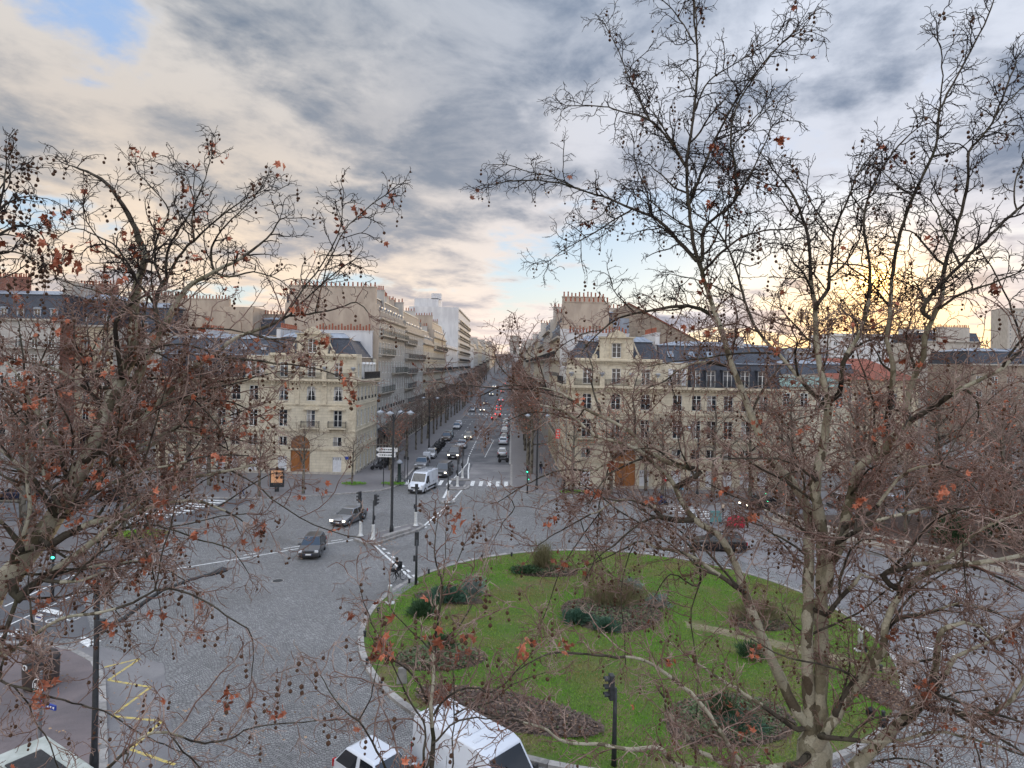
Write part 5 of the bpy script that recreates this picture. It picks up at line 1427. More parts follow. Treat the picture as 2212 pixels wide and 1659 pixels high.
for i, (x, y, p, k) in enumerate(((-44, 72.6, 'paint_dark', 'hatch'), (-49.5, 72.5, 'paint_grey', 'suv'), (-55, 72.4, 'paint_navy', 'sedan'), (-60.5, 72.4, 'paint_silver', 'hatch'))):
    car('%s car parked %s in the left side street under the trees' % (p[6:], ORD[i]), (x, y, 0), R(180), p, k, group='cars parked in the left street')

def motorbike(label, loc, rz, col='black', top=True, group='motorbikes parked along the avenue', seatc='black_plastic'):
    r = thing('motorbike', label, 'motorbike', loc, rz, group)
    w = MB().lathe([(.17, -.06), (.27, -.06), (.29, 0), (.27, .06), (.17, .06)], 14, M=Matrix.Rotation(R(90), 4, 'X')).mesh('wheel', M['tyre'], True)
    for x in (-.62, .62): link('wheel', w, r).location = (x, 0, .29)
    b = MB(); b.add([(x, s * y, z) for s in (-1, 1) for x, y, z in ((.45, .1, .35), (.55, .14, .95), (.2, .15, .75), (-.1, .16, .72), (-.75, .12, .8), (-.5, .14, .4))], [(0, 1, 2, 3, 4, 5), (11, 10, 9, 8, 7, 6)] + [(i, i + 6, (i + 1) % 6 + 6, (i + 1) % 6) for i in range(6)])
    b.build('body', M[col], r, True, .04)
    MB().box((-.33, 0, .82), (.75, .26, .1)).build('seat', M[seatc], r, bevel=.03)
    MB().tube([(.62, 0, .3), (.42, 0, 1.0)], .035, 6).tube([(.36, -.33, 1.05), (.42, 0, 1.02), (.36, .33, 1.05)], .018, 5).box((.36, .3, 1.17), (.02, .1, .07)).box((.36, -.3, 1.17), (.02, .1, .07)).build('handlebar', M['black_plastic'], r)
    MB().box((.62, 0, .82), (.06, .16, .14)).build('headlight', M['headlamp'], r, bevel=.02)
    MB().add([(.5, -.16, 1.0), (.5, .16, 1.0), (.38, .14, 1.34), (.38, -.14, 1.34)], [(0, 1, 2, 3)]).build('windshield', M['car_glass'], r)
    if top: MB().box((-.82, 0, 1.0), (.36, .38, .3)).build('top_box', M[col], r, bevel=.04)
    return r
mb0 = motorbike('black motorbike with a top box, first of the row by the avenue trees', (-13.6, 115.6, 0), R(170), 'black')
mb1 = motorbike('dark motorbike in the middle of the row by the avenue trees', (-13.6, 118.4, 0), R(165), 'paint_charcoal', False)
for i in range(7):
    y = 116.9 + i * 1.6 + (1.5 if i else 0)
    dup(mb0 if i % 2 else mb1, (-13.6 + random.uniform(-.1, .1), y, 0), R(168 + random.uniform(-8, 8)), 'parked motorbike beyond the silver car, %s from the near end' % ORD[i + 2])
for i in range(5): dup(mb0 if i % 2 else mb1, (-19.6 + random.uniform(-.2, .2), 96 + i * 1.5, .14), R(200 + random.uniform(-10, 10)), 'scooter parked on the left pavement between the trunks, %s' % ORD[i])
for i in range(6): dup(mb1 if i % 2 else mb0, (-1.1, 144 - i * 1.5 - (30 if i > 3 else 0), 0), R(10), 'motorbike parked at the right kerb among the trees, %s' % ORD[i], 'motorbikes at the right kerb')
cb = thing('cargo_scooter', 'white boxy cargo trailer standing between parked cars', 'trailer', (-13.5, 104.8, 0), S)
MB().box((0, 0, 1.05), (1.3, 1.1, 1.3)).build('box', M['paint_white'], cb, bevel=.03)
wheel_set(cb, (-.2,), .55, .25, .12); MB().tube([(.6, 0, .45), (1.1, 0, .45)], .04, 6).build('drawbar', M['steel'], cb)

def bicycle(label, loc, rz, col='iron', basket=True, group=None):
    r = thing('bicycle', label, 'bicycle', loc, rz, group)
    def ring(R_, t): 
        m_ = MB(); m_.tube([(R_ * math.cos(a), 0, R_ * math.sin(a)) for a in np.linspace(0, 2 * math.pi, 21)], t, 5, False)
        return m_
    if 'bw' not in WC:
        m_ = ring(.34, .022)
        WC['bw'] = m_.mesh('wheel', M['tyre'], True)
        s = ring(.315, .012); 
        for k in range(10): s.tube([(0, 0, 0), (.31 * math.cos(k * .628), 0, .31 * math.sin(k * .628))], .004, 3, False)
        WC['bs'] = s.mesh('rim', M['rim'])
    for x in (-.53, .55):
        w = link('wheel', WC['bw'], r); w.location = (x, 0, .36); link('rim', WC['bs'], w)
    f = MB(); bb, st, ht, hb = (-.08, 0, .3), (-.24, 0, .82), (.36, 0, .86), (.42, 0, .68)
    for a, b in ((bb, st), (bb, hb), (st, ht), (bb, (-.53, 0, .36)), (st, (-.53, 0, .36)), (ht, hb), (hb, (.55, 0, .36)), (ht, (.34, 0, 1.0))): f.tube([a, b], .02, 5)
    f.build('frame', M[col], r)
    MB().box((-.26, 0, .9), (.26, .16, .06)).tube([(-.24, 0, .8), (-.26, 0, .9)], .015, 5).build('saddle', M['black_plastic'], r, bevel=.02)
    MB().tube([(.40, -.26, 1.04), (.42, -.2, 1.05), (.34, 0, 1.0), (.42, .2, 1.05), (.40, .26, 1.04)], .015, 5).build('handlebar', M['black_plastic'], r)
    MB().tube([(-.08, -.12, .3), (-.08, .12, .3)], .02, 5).box((.06, -.15, .26), (.12, .08, .03)).box((-.2, .15, .36), (.12, .08, .03)).build('crank', M['steel'], r)
    if basket:
        k = MB()
        for z in (.84, .95, 1.06):
            w_ = .14 + (z - .84) * .2; k.tube([(.5 + w_, -w_, z), (.5 + w_, w_, z), (.5 - w_, w_, z), (.5 - w_, -w_, z), (.5 + w_, -w_, z)], .01, 4, False)
        for sx in (-1, 0, 1):
            for sy in (-1, 0, 1): k.tube([(.5 + sx * .14, sy * .14, .84), (.5 + sx * .18, sy * .18, 1.06)], .008, 4)
        k.box((.5, 0, .84), (.28, .28, .01)); k.build('basket', M['iron'], r)
    return r
cp = g(860, 1256)
cy = bicycle('dark city bicycle with a front basket ridden across the setts', (cp.x, cp.y, 0), R(-128))
person('cyclist in black jacket riding a dark bicycle with a basket', (cp.x, cp.y, 0), R(-128), 'ride', bag='cloth_black')
MB().box((.5, 0, .97), (.3, .34, .18)).build('shopping_bag', M['cloth_black'], None, bevel=.05)
sb = bpy.data.objects['shopping_bag']; sb.parent = cy
bk = bicycle('red bicycle at the near end of the hire rack', (20.6, 77.3, .0), R(70), 'paint_red', True, 'bicycles in the hire rack')
for i, cc in enumerate(('blue_box', 'iron_green', 'paint_red', 'blue_box', 'steel', 'iron_green', 'sign_teal', 'steel')):
    b2 = bicycle('%s bicycle in the hire rack, %s from the red end' % ({'blue_box': 'blue', 'iron_green': 'dark green', 'paint_red': 'red', 'steel': 'grey', 'sign_teal': 'turquoise'}[cc], ORD[i + 1]), (21.4 + i * .75, 77.4 + i * .06, 0), R(70 + random.uniform(-6, 6)), cc, True, 'bicycles in the hire rack')
for i in range(4): bicycle('bicycle leaning by the left pavement kerb near the white van, %s' % ORD[i], (-14.9 + .1 * i, 86.6 + i * .7, .14), R(75 + 9 * i), 'iron' if i % 2 else 'steel', False, 'bicycles by the avenue corner')

# ------------------------------------------------------------------ people
person('person in a dark coat walking away on the right avenue pavement', g(1168, 1023, .14), R(95), 'walk', 'cloth_black', 'cloth_navy')
person('person in black standing on the kerb before the right corner building', g(1219, 1060, .14), R(200), 'stand')
person('person in a white top on the left avenue pavement', g(852, 996, .14), R(-80), 'walk', 'cloth_white', 'cloth_black')
person('person in a black coat and pale fur hood beside the green panel', g(1562, 1127, .14), R(170), 'phone', 'cloth_black', 'cloth_grey', 'hood')
mc = motorbike('navy scooter stopped at the right zebra crossing', g(1428, 1094), R(200), 'paint_navy', False, None)
person('rider in white and navy sitting on the scooter at the zebra crossing', g(1428, 1094) + Vector((0, 0, -.12)), R(200), 'ride', 'cloth_navy', 'cloth_navy', 'helmet')
person('person with a grey jacket crossing the left side street', (-31.2, 75.6, .14), R(190), 'walk', 'cloth_grey', 'cloth_navy')
for i, (x, y, c) in enumerate(((-18.6, 99.0, 'cloth_black'), (-19.4, 100.1, 'cloth_black'), (-18.2, 101.0, 'cloth_black'))):
    person('person in black in the small group by the corner building side, %s' % ORD[i], (x, y, .14), R(40 + 120 * i), 'stand')

# ------------------------------------------------------------------ signals, lamps, signs
def traffic_light(label, loc, rz, h=3.9, lit=None, white=True, rep=True, group='traffic lights round the circus'):
    r = thing('traffic_light', label, 'traffic light', loc, rz, group)
    if white: MB().lathe([(.26, 0), (.26, .07), (.20, .12), (.155, .3), (.135, 1.25), (.15, 1.32), (.12, 1.36)], 12).build('base', M['iron_white'], r, True)
    MB().lathe([(.11, 1.3 if white else 0), (.085, 1.9), (.075, h - .4)], 10).build('pole', M['iron'], r, True)
    hd = MB().box((.16, 0, h - .35), (.2, .3, 1.0)).build('signal_head', M['iron'], r, bevel=.03)
    for k, z in enumerate((h - .04, h - .35, h - .66)):
        mt = 'green_lit' if (lit == 'green' and k == 2) else 'tail' if k == 0 else 'black_plastic'
        MB().lathe([(.09, 0), (.085, .015)], 10, M=Matrix.Translation((.26, 0, z)) @ Matrix.Rotation(R(90), 4, 'Y')).build('lens', M[mt], hd)
        v = MB(); n = 8; a0 = [(math.cos(R(-20 + 220 * i / n)) * .115, math.sin(R(-20 + 220 * i / n)) * .115) for i in range(n + 1)]
        v.add([(.26, y, z + q) for y, q in a0] + [(.47, y * 1.02, z + q * 1.0) for y, q in a0], [(i, i + 1, n + 2 + i, n + 1 + i) for i in range(n)]); v.build('visor', M['iron'], hd)
    if rep:
        q = MB().box((.0, .16, 1.9), (.14, .14, .42)).build('repeater', M['iron'], r, bevel=.02)
        for z in (1.78, 1.9, 2.02): MB().lathe([(.04, 0), (.04, .05)], 8, M=Matrix.Translation((.07, .16, z)) @ Matrix.Rotation(R(90), 4, 'Y')).build('lens', M['green_lit' if lit == 'green' and z < 1.8 else 'black_plastic'], q)
    return r
def on(p, z=0.0): return (p.x, p.y, z)
IH = .2
traffic_light('traffic light with white foot at the left corner of the triangular island', on(g(779, 1158, IH), IH), R(160))
traffic_light('traffic light with white foot at the front corner of the triangular island', on(g(805.8, 1165.5, IH), IH), R(-8))
traffic_light('traffic light with white foot on the far tip of the triangular island', on(g(898, 1136, IH), IH), R(95))
traffic_light('traffic light with white foot on the tiny round islet before the avenue', on(g(967.5, 1085.5, IH), IH), R(-10))
traffic_light('traffic light on the front edge of the crossing refuge', on(g(988, 1051, .16), .16), R(80), 3.7)
traffic_light('traffic light on the rear islet of the avenue crossing', on(g(999, 1033, .16), .16), R(85), 3.9)
traffic_light('dark traffic light on the garden edge, back turned, beside the cyclist', on(g(898.5, 1263, .14), .14), R(100), 3.6, None, False)
traffic_light('dark traffic light on the near lawn with visors facing left', on(g(1326, 1654, .14), .14), R(188), 3.5, None, False, False)
traffic_light('green lit traffic light at the right mouth of the avenue', on(g(1139, 1066, .14), .14), R(-100), 3.4, 'green', False)
traffic_light('green lit traffic light among the twigs by the left street', on(g(113, 1300, .14), .14), R(-60), 3.6, 'green', False)
traffic_light('unlit traffic light with dark head beside the left cycle path', on(g(206, 1290, .14), .14), R(30), 3.6, None, False)
traffic_light('traffic light with white foot at the left zebra crossing', on(g(279, 1128, .1), .0), R(-50))
traffic_light('green lit traffic light right of the garden street', on(g(1655, 1118, .14), .14), R(-120), 3.3, 'green', False)

def island(name, poly, h=.2, inner=True):
    c = [(p[0], p[1]) for p in poly]; n = len(c)
    struct(name, MB().prism(c, -.05, h - .03), M['pave'])
    kerb_line(c + [c[0]], name + '_kerb', w=.28, h=h, near=200, step=.9)
tri = [g(768, 1167), g(790, 1177), g(808, 1178), g(826, 1172), g(900, 1148), g(915, 1140), g(905, 1133), g(880, 1137), g(800, 1158), g(776, 1161)]
island('traffic_island', tri)
cen = g(806, 1168)
struct('island_upstand', MB().prism([(p.x, p.y) for p in (g(824, 1166, .2), g(888, 1146, .2), g(886, 1142, .2), g(828, 1160, .2))], .15, .42), M['granite'])
c_ = g(967.5, 1086); island('islet', [(c_.x + .75 * math.cos(a), c_.y + .75 * math.sin(a)) for a in np.linspace(0, 2 * math.pi, 12, endpoint=False)], .2)
island('crossing_refuge', [(-8.0, 83.4), (-7.6, 82.6), (-6.7, 82.3), (-5.8, 82.7), (-5.4, 83.5), (-5.3, 85.2), (-5.9, 85.3), (-5.9, 83.8), (-7.5, 83.8), (-7.6, 85.3), (-8.1, 85.2)], .16)
island('crossing_islet', [(-8.0, 89.1), (-5.6, 89.1), (-5.6, 89.8), (-7.2, 90.6), (-8.0, 89.8)], .16)

def bollard(label, p, h=1.25):
    r = thing('bollard', label, 'bollard', on(p, .13))
    MB().lathe([(.14, .06), (.13, h - .1), (.15, h - .06), (.13, h)], 14).build('post', M['iron_white'], r, True)
    MB().box((0, 0, .03), (.62, .42, .06)).build('foot', M['iron_white'], r)
    q = MB()
    for k in range(6): q.box((.137 * math.cos(k * 1.047), .137 * math.sin(k * 1.047), h * .5), (.012, .03, h * .7), k * 1.047)
    q.build('flute', M['lead'], r)
bollard('white lit bollard on the kerb beside the round lawn', g(842, 1303, .13), 1.2)
bollard('white bollard at the near end of the left zebra crossing', g(447, 1096), 1.1); bollard('white bollard at the far end of the left zebra crossing', g(334, 1084), 1.1)
bollard('white bollard at the right rim of the round lawn, behind the trunk', g(1858, 1405, .13), 1.2)
st0 = None
for i, (u, v) in enumerate(((1041, 1207), (1105, 1202), (926, 1239), (884, 1260), (817, 1324), (788, 1375), (793, 1436), (822, 1487), (1178, 1199), (1870, 1409), (1903, 1450), (1908, 1552))):
    p = g(u, v, .13); s = thing('edge_stake', 'low black stake set in the lawn edge of the round garden', 'stake', on(p, .13), 0, 'stakes round the lawn')
    MB().lathe([(.08, 0), (.08, .26), (.1, .27), (.09, .34)], 8).build('post', M['iron'], s)
s = thing('marker_stone', 'pale upright marker stone on the lawn near the left kerb', 'stone', on(g(868, 1476, .13), .12), R(10))
MB().add([(-.27, -.12, 0), (.27, -.12, 0), (.27, .12, 0), (-.27, .12, 0), (-.19, -.09, .8), (.19, -.09, .8), (.19, .09, .8), (-.19, .09, .8)], [(3, 2, 1, 0), (4, 5, 6, 7), (0, 1, 5, 4), (1, 2, 6, 5), (2, 3, 7, 6), (3, 0, 4, 7)]).build('stone', M['granite'], s, bevel=.05)
for i, (u, v) in enumerate(((1908, 1572), (1880, 1545))):
    s = thing('floodlight', 'small black ground floodlight at the right lawn edge, %s' % ('lower one' if i == 0 else 'upper one'), 'floodlight', on(g(u, v, .13), .13), R(120), 'floodlights in the lawn')
    MB().box((0, 0, .22), (.22, .34, .26), ry=-.5).build('lamp_body', M['black'], s, bevel=.03); MB().box((0, 0, .05), (.3, .2, .1)).build('foot', M['iron'], s)

def lamp_post(label, p, z0, h=11.4, arms=((-1.5, 1.0), (-.4, .5), (.5, .9), (1.7, 1.0)), sc_=1.0):
    r = thing('street_lamp', label, 'street lamp', on(p, z0))
    MB().lathe([(.2, 0), (.19, .5), (.13, .7), (.12, 4), (.085, h - .5), (.05, h)], 10).build('pole', M['iron'], r, True)
    for x, y in arms:
        pts = [(x * t, y * t * .6, h - .9 + 1.1 * math.sin(math.pi * .62 * t)) for t in np.linspace(0, 1, 8)]
        a = MB().tube(pts, [.045] * 8, 6).build('arm', M['iron'], r)
        e = pts[-1]
        l = MB().lathe([(.04, .05), (.12, 0), (.36, -.14), (.38, -.2), (.1, -.24)], 10, e).build('lamp_head', M['lead'], a, True)
        MB().lathe([(.25, -.22), (.22, -.3), (.08, -.36)], 10, e).build('lamp_glass', M['headlamp'], l, True)
    return r
lamp_post('tall dark lamp post with four hooded arms on the triangular island', g(845.6, 1150, IH), IH, 11.2, ((-1.3, .6), (-.2, -1.2), (.5, 1.3), (1.5, .5)))
lamp_post('thin dark lamp post on the right avenue pavement', g(1159, 1057, .14), .14, 9.5, ((-1.3, 0), (1.3, .2)))
lamp_post('dark lamp post beside the bare tree right of the right corner door', g(1506, 1072, .14), .14, 8.5, ((-1.2, -.3),))
lamp_post('lamp post further along the left avenue pavement', Vector((-15.2, 121, 0)), .14, 9.5, ((1.4, 0), (-1.2, 0)))
# big road lamp at the lower left with a curved arm
r = thing('road_lamp', 'tall black road lamp with one long curved arm over the lower left road', 'street lamp', (at(203, 1659, 24.2).x, 24.2, .14))
x0 = r.location.x
MB().lathe([(.16, 0), (.15, 1.0), (.11, 1.2), (.085, 7.6), (.06, 7.7), (.07, 7.75), (.02, 7.95)], 10).build('pole', M['iron'], r, True)
ap = [at(u, v, 24.2 + k * .25) - r.location for k, (u, v) in enumerate(((216, 1350), (240, 1348), (268, 1337), (310, 1302), (350, 1275), (400, 1256), (445, 1242)))]
MB().tube(ap, [.075, .08, .09, .085, .07, .06, .05], 8).build('arm', M['iron'], r, True)
e = at(468, 1239, 26) - r.location
hd = MB(); hd.add([(e.x + .46 * math.cos(a) * q, e.y + .22 * math.sin(a) * q, e.z + z + .12 * math.cos(a)) for q, z in ((1, 0), (.9, .1), (.5, .17)) for a in np.linspace(0, 2 * math.pi, 14, endpoint=False)], [(k * 14 + i, k * 14 + (i + 1) % 14, (k + 1) * 14 + (i + 1) % 14, (k + 1) * 14 + i) for k in range(2) for i in range(14)] + [tuple(range(28, 42)), tuple(reversed(range(14)))])
hd.build('lamp_head', M['iron'], r, True)
MB().box(ap[0] + Vector((.06, 0, -.05)), (.22, .22, .5)).build('bracket', M['iron'], r)

# direction sign with two pale arrow boards
p = g(828, 1051, .14); r = thing('direction_sign', 'pole with two pale arrow boards at the left avenue corner', 'sign', on(p, .14))
MB().lathe([(.06, 0), (.06, 5.1)], 8).build('pole', M['iron'], r)
for z, x0_, L_ in ((4.75, -.75, 2.5), (4.05, -.7, 2.2)):
    b = MB().add([(x0_ - .28, -.09, z), (x0_, -.09, z + .26), (x0_ + L_, -.09, z + .26), (x0_ + L_, -.09, z - .26), (x0_, -.09, z - .26), (x0_ - .28, -.03, z), (x0_, -.03, z + .26), (x0_ + L_, -.03, z + .26), (x0_ + L_, -.03, z - .26), (x0_, -.03, z - .26)], [(0, 4, 3, 2, 1), (5, 6, 7, 8, 9), (0, 1, 6, 5), (1, 2, 7, 6), (2, 3, 8, 7), (3, 4, 9, 8), (4, 0, 5, 9)]).build('arrow_board', M['sign_white'], r)
    w = MB()
    for k in range(7): w.box((x0_ + .25 + k * .28, -.095, z), (.2, .008, .16 if k % 3 else .1))
    w.build('lettering', M['iron_green'], b)
p = g(862, 1044, .14); r = thing('capped_column', 'slim dark street column with a pale domed cap by the kerb', 'column', on(p, .14))
MB().lathe([(.3, 0), (.3, .3), (.22, .4), (.22, 2.55), (.3, 2.6)], 12).build('shaft', M['iron_green'], r, True); MB().lathe([(.44, 2.62), (.46, 2.7), (.36, 2.92), (.12, 3.1), (.02, 3.16)], 14).build('cap', M['lead'], r, True)
for k, u in enumerate((874, 880)):
    p = g(u, 1040 + 2 * k, .14); r = thing('sign_pole', 'thin dark pole beside the capped column, %s one' % ('left' if k == 0 else 'right'), 'pole', on(p, .14)); MB().lathe([(.05, 0), (.05, 3.6 + k * .6)], 8).build('pole', M['iron'], r); MB().box((0, -.06, 3.2), (.3, .03, .42)).build('sign_board', M['iron'], r)
p = g(598, 1062, .14); r = thing('advertising_panel', 'street advertising panel with an orange lit poster before the left building', 'panel', on(p, .14), R(4))
MB().box((0, 0, .35), (.5, .22, .7)).box((0, 0, 1.7), (1.7, .24, 2.3)).build('frame', M['iron'], r, bevel=.05); MB().box((0, -.125, 1.85), (1.36, .02, 1.5)).build('poster', M['orange_screen'], r)
p = g(1437, 1088, .14); r = thing('no_entry_sign', 'red and white no entry sign on a pole right of the oak door', 'sign', on(p, .14), R(6))
MB().lathe([(.04, 0), (.04, 3.4)], 8).build('pole', M['iron'], r)
dsc = MB().lathe([(.40, 0), (.40, .03)], 20, M=Matrix.Translation((0, -.05, 3.0)) @ Matrix.Rotation(R(90), 4, 'X')).build('disc', M['sign_red'], r); MB().box((0, -.086, 3.0), (.56, .01, .15)).build('bar', M['sign_white'], dsc)
p = g(1471, 1090, .14); r = thing('blue_sign', 'small bright blue square sign on a post by the zebra crossing', 'sign', on(p, .14)); MB().lathe([(.04, 0), (.04, 2.2)], 8).build('pole', M['iron'], r); MB().box((0, -.06, 2.0), (.42, .03, .42)).build('sign_board', pmat('sky_blue', (.06, .38, .62), None, rough=.4), r)
p = g(1546, 1131, .14); r = thing('barrier', 'upright grey green barrier panel on two feet beside the hooded person', 'barrier', on(p, .14), R(8))
MB().box((0, 0, .75), (1.25, .06, 1.15)).build('board', M['sign_green'], r, bevel=.02)
for s in (-.5, .5): MB().box((s, 0, .08), (.08, .5, .16)).build('foot', M['iron'], r)
MB().tube([(-.64, 0, .15), (-.64, 0, 1.36), (.64, 0, 1.36), (.64, 0, .15)], .03, 6).build('frame', M['lead'], r)
p = g(1589, 1136, .14); r = thing('covered_motorbike', 'motorbike under a crumpled red tarpaulin at the kerb', 'motorbike', on(p, .0), R(12))
vs, fs = [], []
for k, (q, z) in enumerate(((1.0, .12), (.98, .5), (.8, .85), (.45, 1.12), (.1, 1.2))):
    for i in range(18):
        a = i * math.pi / 9; w = 1 + .08 * math.sin(5 * a + k) + random.uniform(-.05, .05)
        vs.append((1.05 * q * w * math.cos(a), .45 * q * w * math.sin(a), z + .12 * math.sin(2 * a + k) * q))
for k in range(4):
    for i in range(18): fs.append((k * 18 + i, k * 18 + (i + 1) % 18, (k + 1) * 18 + (i + 1) % 18, (k + 1) * 18 + i))
fs.append(tuple(72 + i for i in range(18)))
MB().add(vs, fs).build('tarpaulin', M['red_cloth'], r, True)
for x in (-.6, .62): MB().lathe([(.16, -.05), (.27, -.05), (.27, .05), (.16, .05)], 12, M=Matrix.Translation((x, 0, .27)) @ Matrix.Rotation(R(90), 4, 'X')).build('wheel', M['tyre'], r)
r = thing('shop_sign', 'red hanging shop sign on the avenue side of the right corner building', 'sign', (7.0, 92, 6.4)); MB().box((-.3, 0, 0), (.6, .14, 1.3)).build('board', pmat('red_lit_sign', (.6, .05, .05), None, emit=(1, .1, .08), es=.15), r)
for k in range(3): MB().box((-.3, -.08, .4 - k * .4), (.4, .02, .2)).build('lettering', M['sign_white'], r)
r = thing('shop_awning', 'long black shop awning at street level of the grey avenue building', 'awning', (-22.0, 107, 4.1)); MB().add([(0, 0, 1.0), (0, 24, 1.0), (1.9, 24, 0), (1.9, 0, 0), (0, 0, .9), (0, 24, .9), (1.9, 24, -.35), (1.9, 0, -.35)], [(0, 3, 2, 1), (4, 5, 6, 7), (0, 4, 7, 3), (1, 2, 6, 5), (2, 3, 7, 6)]).build('canvas', M['awning'], r)

for i, (u, v) in enumerate(((600, 1255), (480, 1390), (1010, 1150), (655, 1110), (1180, 1130), (560, 1520))):
    p = g(u, v); m_ = thing('manhole_cover', 'round dark iron cover set in the road, %s' % ('left of the round garden', 'in the lower left setts', 'before the avenue mouth', 'near the left pavement', 'behind the lawn', 'at the bottom left')[i], 'manhole cover', (p.x, p.y, .004), 0, 'iron covers in the road')
    MB().lathe([(.36, 0), (.36, .012)], 20).build('lid', M['steel'] if i % 2 else M['iron'], m_); MB().tube([(.4 * math.cos(a), .4 * math.sin(a), .004) for a in np.linspace(0, 6.283, 21)], .03, 4, False).build('rim', M['granite'], m_)
# garden wall with balustrade on the right
gw = [(27.2, 69.0), (29.1, 63.9), (35.4, 56.8), (40.6, 50.8), (52, 39)]
r = thing('garden_wall', 'low pale wall with a rail on short posts along the brown garden', 'wall', (0, 0, .14))
for a, b in zip(gw, gw[1:]):
    a, b = Vector((*a, 0)), Vector((*b, 0)); L_ = (b - a).length; an = math.atan2((b - a).y, (b - a).x); c = (a + b) / 2
    MB().box((c.x, c.y, .2), (L_, .32, .4), an).build('plinth', M['trim_grey'], r)
    MB().box((c.x, c.y, .98), (L_, .2, .14), an).build('rail', M['trim_grey'], r)
    k = int(L_ / .9)
    pm_ = MB().box((0, 0, .66), (.12, .12, .52)).mesh('post', M['trim_grey'])
    for i in range(k):
        p = a.lerp(b, (i + .5) / k); o = link('post', pm_, r); o.location = (p.x, p.y, 0); o.rotation_euler = (0, 0, an)

# lower left corner: bus stop
p = g(86, 1602, .14); r = thing('bus_stop_sign', 'round dark BUS sign on a slim pole at the lower left', 'sign', on(p, .14), R(-22))
MB().lathe([(.07, 0), (.055, 2.9)], 8).build('pole', M['steel'], r)
dz_ = 2.32
d0 = MB().lathe([(.33, 0), (.33, .05)], 24, M=Matrix.Translation((0, -.07, dz_)) @ Matrix.Rotation(R(90), 4, 'X')).build('disc', M['bin_brown'], r)
rg = MB(); rg.tube([(.305 * math.cos(a), -.13, dz_ + .305 * math.sin(a)) for a in np.linspace(R(-50), R(200), 22)], .018, 5); rg.build('ring', M['sign_white'], d0)
MB().tube([(.30 * math.cos(a), -.13, dz_ + .30 * math.sin(a)) for a in np.linspace(R(215), R(300), 9)], .04, 5).build('accent', M['sign_teal'], d0)
o = link('lettering', BUS_TEXT, d0); o.location = (0, -.128, dz_); o.rotation_euler = (R(90), 0, 0)
MB().box((.55, -.05, 1.62), (.95, .06, .2)).build('route_panel', M['sign_blue'], r)
q = MB()
for k in range(5): q.box((.24 + k * .17, -.083, 1.62), (.09, .006, .08))
q.build('route_lettering', M['sign_white'], bpy.data.objects['route_panel'])
p = g(66, 1370, .14); r = thing('street_sign', 'small pale blue name sign on a leaning pole at the lower left', 'sign', on(g(92, 1440, .14), .14), R(-25)); MB().lathe([(.04, 0), (.04, 2.7)], 8).build('pole', M['steel'], r); MB().box((-.3, -.05, 2.5), (.62, .03, .36)).build('sign_board', M['sign_white'], r); MB().box((-.3, -.068, 2.5), (.4, .01, .08)).build('lettering', M['sign_blue'], r)
p = g(88, 1482, .14); r = thing('recycling_bin', 'big dark brown rounded recycling container on the lower left pavement', 'bin', on(p, .14), R(-20))
MB().lathe([(.62, 0), (.72, .1), (.76, .9), (.74, 1.35), (.66, 1.55), (.42, 1.68), (.1, 1.72)], 20).build('body', M['bin_brown'], r, True)
hl = MB().lathe([(.14, 0), (.14, .05), (.10, .05), (.10, 0)], 14, M=Matrix.Translation((0, -.73, 1.2)) @ Matrix.Rotation(R(90), 4, 'X')).build('opening_ring', M['sign_white'], r)
MB().lathe([(.75, 1.3), (.775, 1.34), (.75, 1.4)], 20).build('band', M['black_plastic'], r)
c = g(122, 1640, 2.6); r = thing('bus_shelter', 'bus shelter with a pale rimmed roof at the bottom left edge', 'shelter', (c.x, c.y - .6, .14), R(-32))
MB().box((0, 0, 2.44), (4.2, 1.9, .14)).build('roof', pmat('pale_shelter_roof', (.46, .48, .44), (.33, .35, .31), 1.5, .6), r, bevel=.06)
MB().box((.1, -.1, 2.53), (2.6, 1.05, .05)).build('roof_panel', M['black_plastic'], r, bevel=.02)
for x in (-1.9, 1.9):
    for y in (-.75, .75): MB().box((x, y, 1.2), (.1, .1, 2.4)).build('post', M['steel'], r)
MB().quad((-1.8, .76, .3), (1.8, .76, .3), (1.8, .76, 2.3), (-1.8, .76, 2.3)).build('rear_glass', M['car_glass'], r); MB().box((0, .45, .48), (2.6, .4, .07)).build('bench', M['steel'], r)
# hoarding-like bicycle rack of the hire station
r = thing('bicycle_rack', 'low metal rail of the hire station behind the bicycles', 'rack', (20.2, 78.1, 0), R(4)); MB().tube([(0, 0, .1), (0, 0, .75), (7, 0, .75), (7, 0, .1)], .035, 6).build('rail', M['steel'], r)

# ------------------------------------------------------------------ trees: tubes grown in numpy
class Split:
    """wood below and above the height where twigs are painted dark as if backlit"""
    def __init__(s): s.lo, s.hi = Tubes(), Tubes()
    def add(s, P, r, k): (s.lo if P[0][2] < 17.3 else s.hi).add(P, r, k)

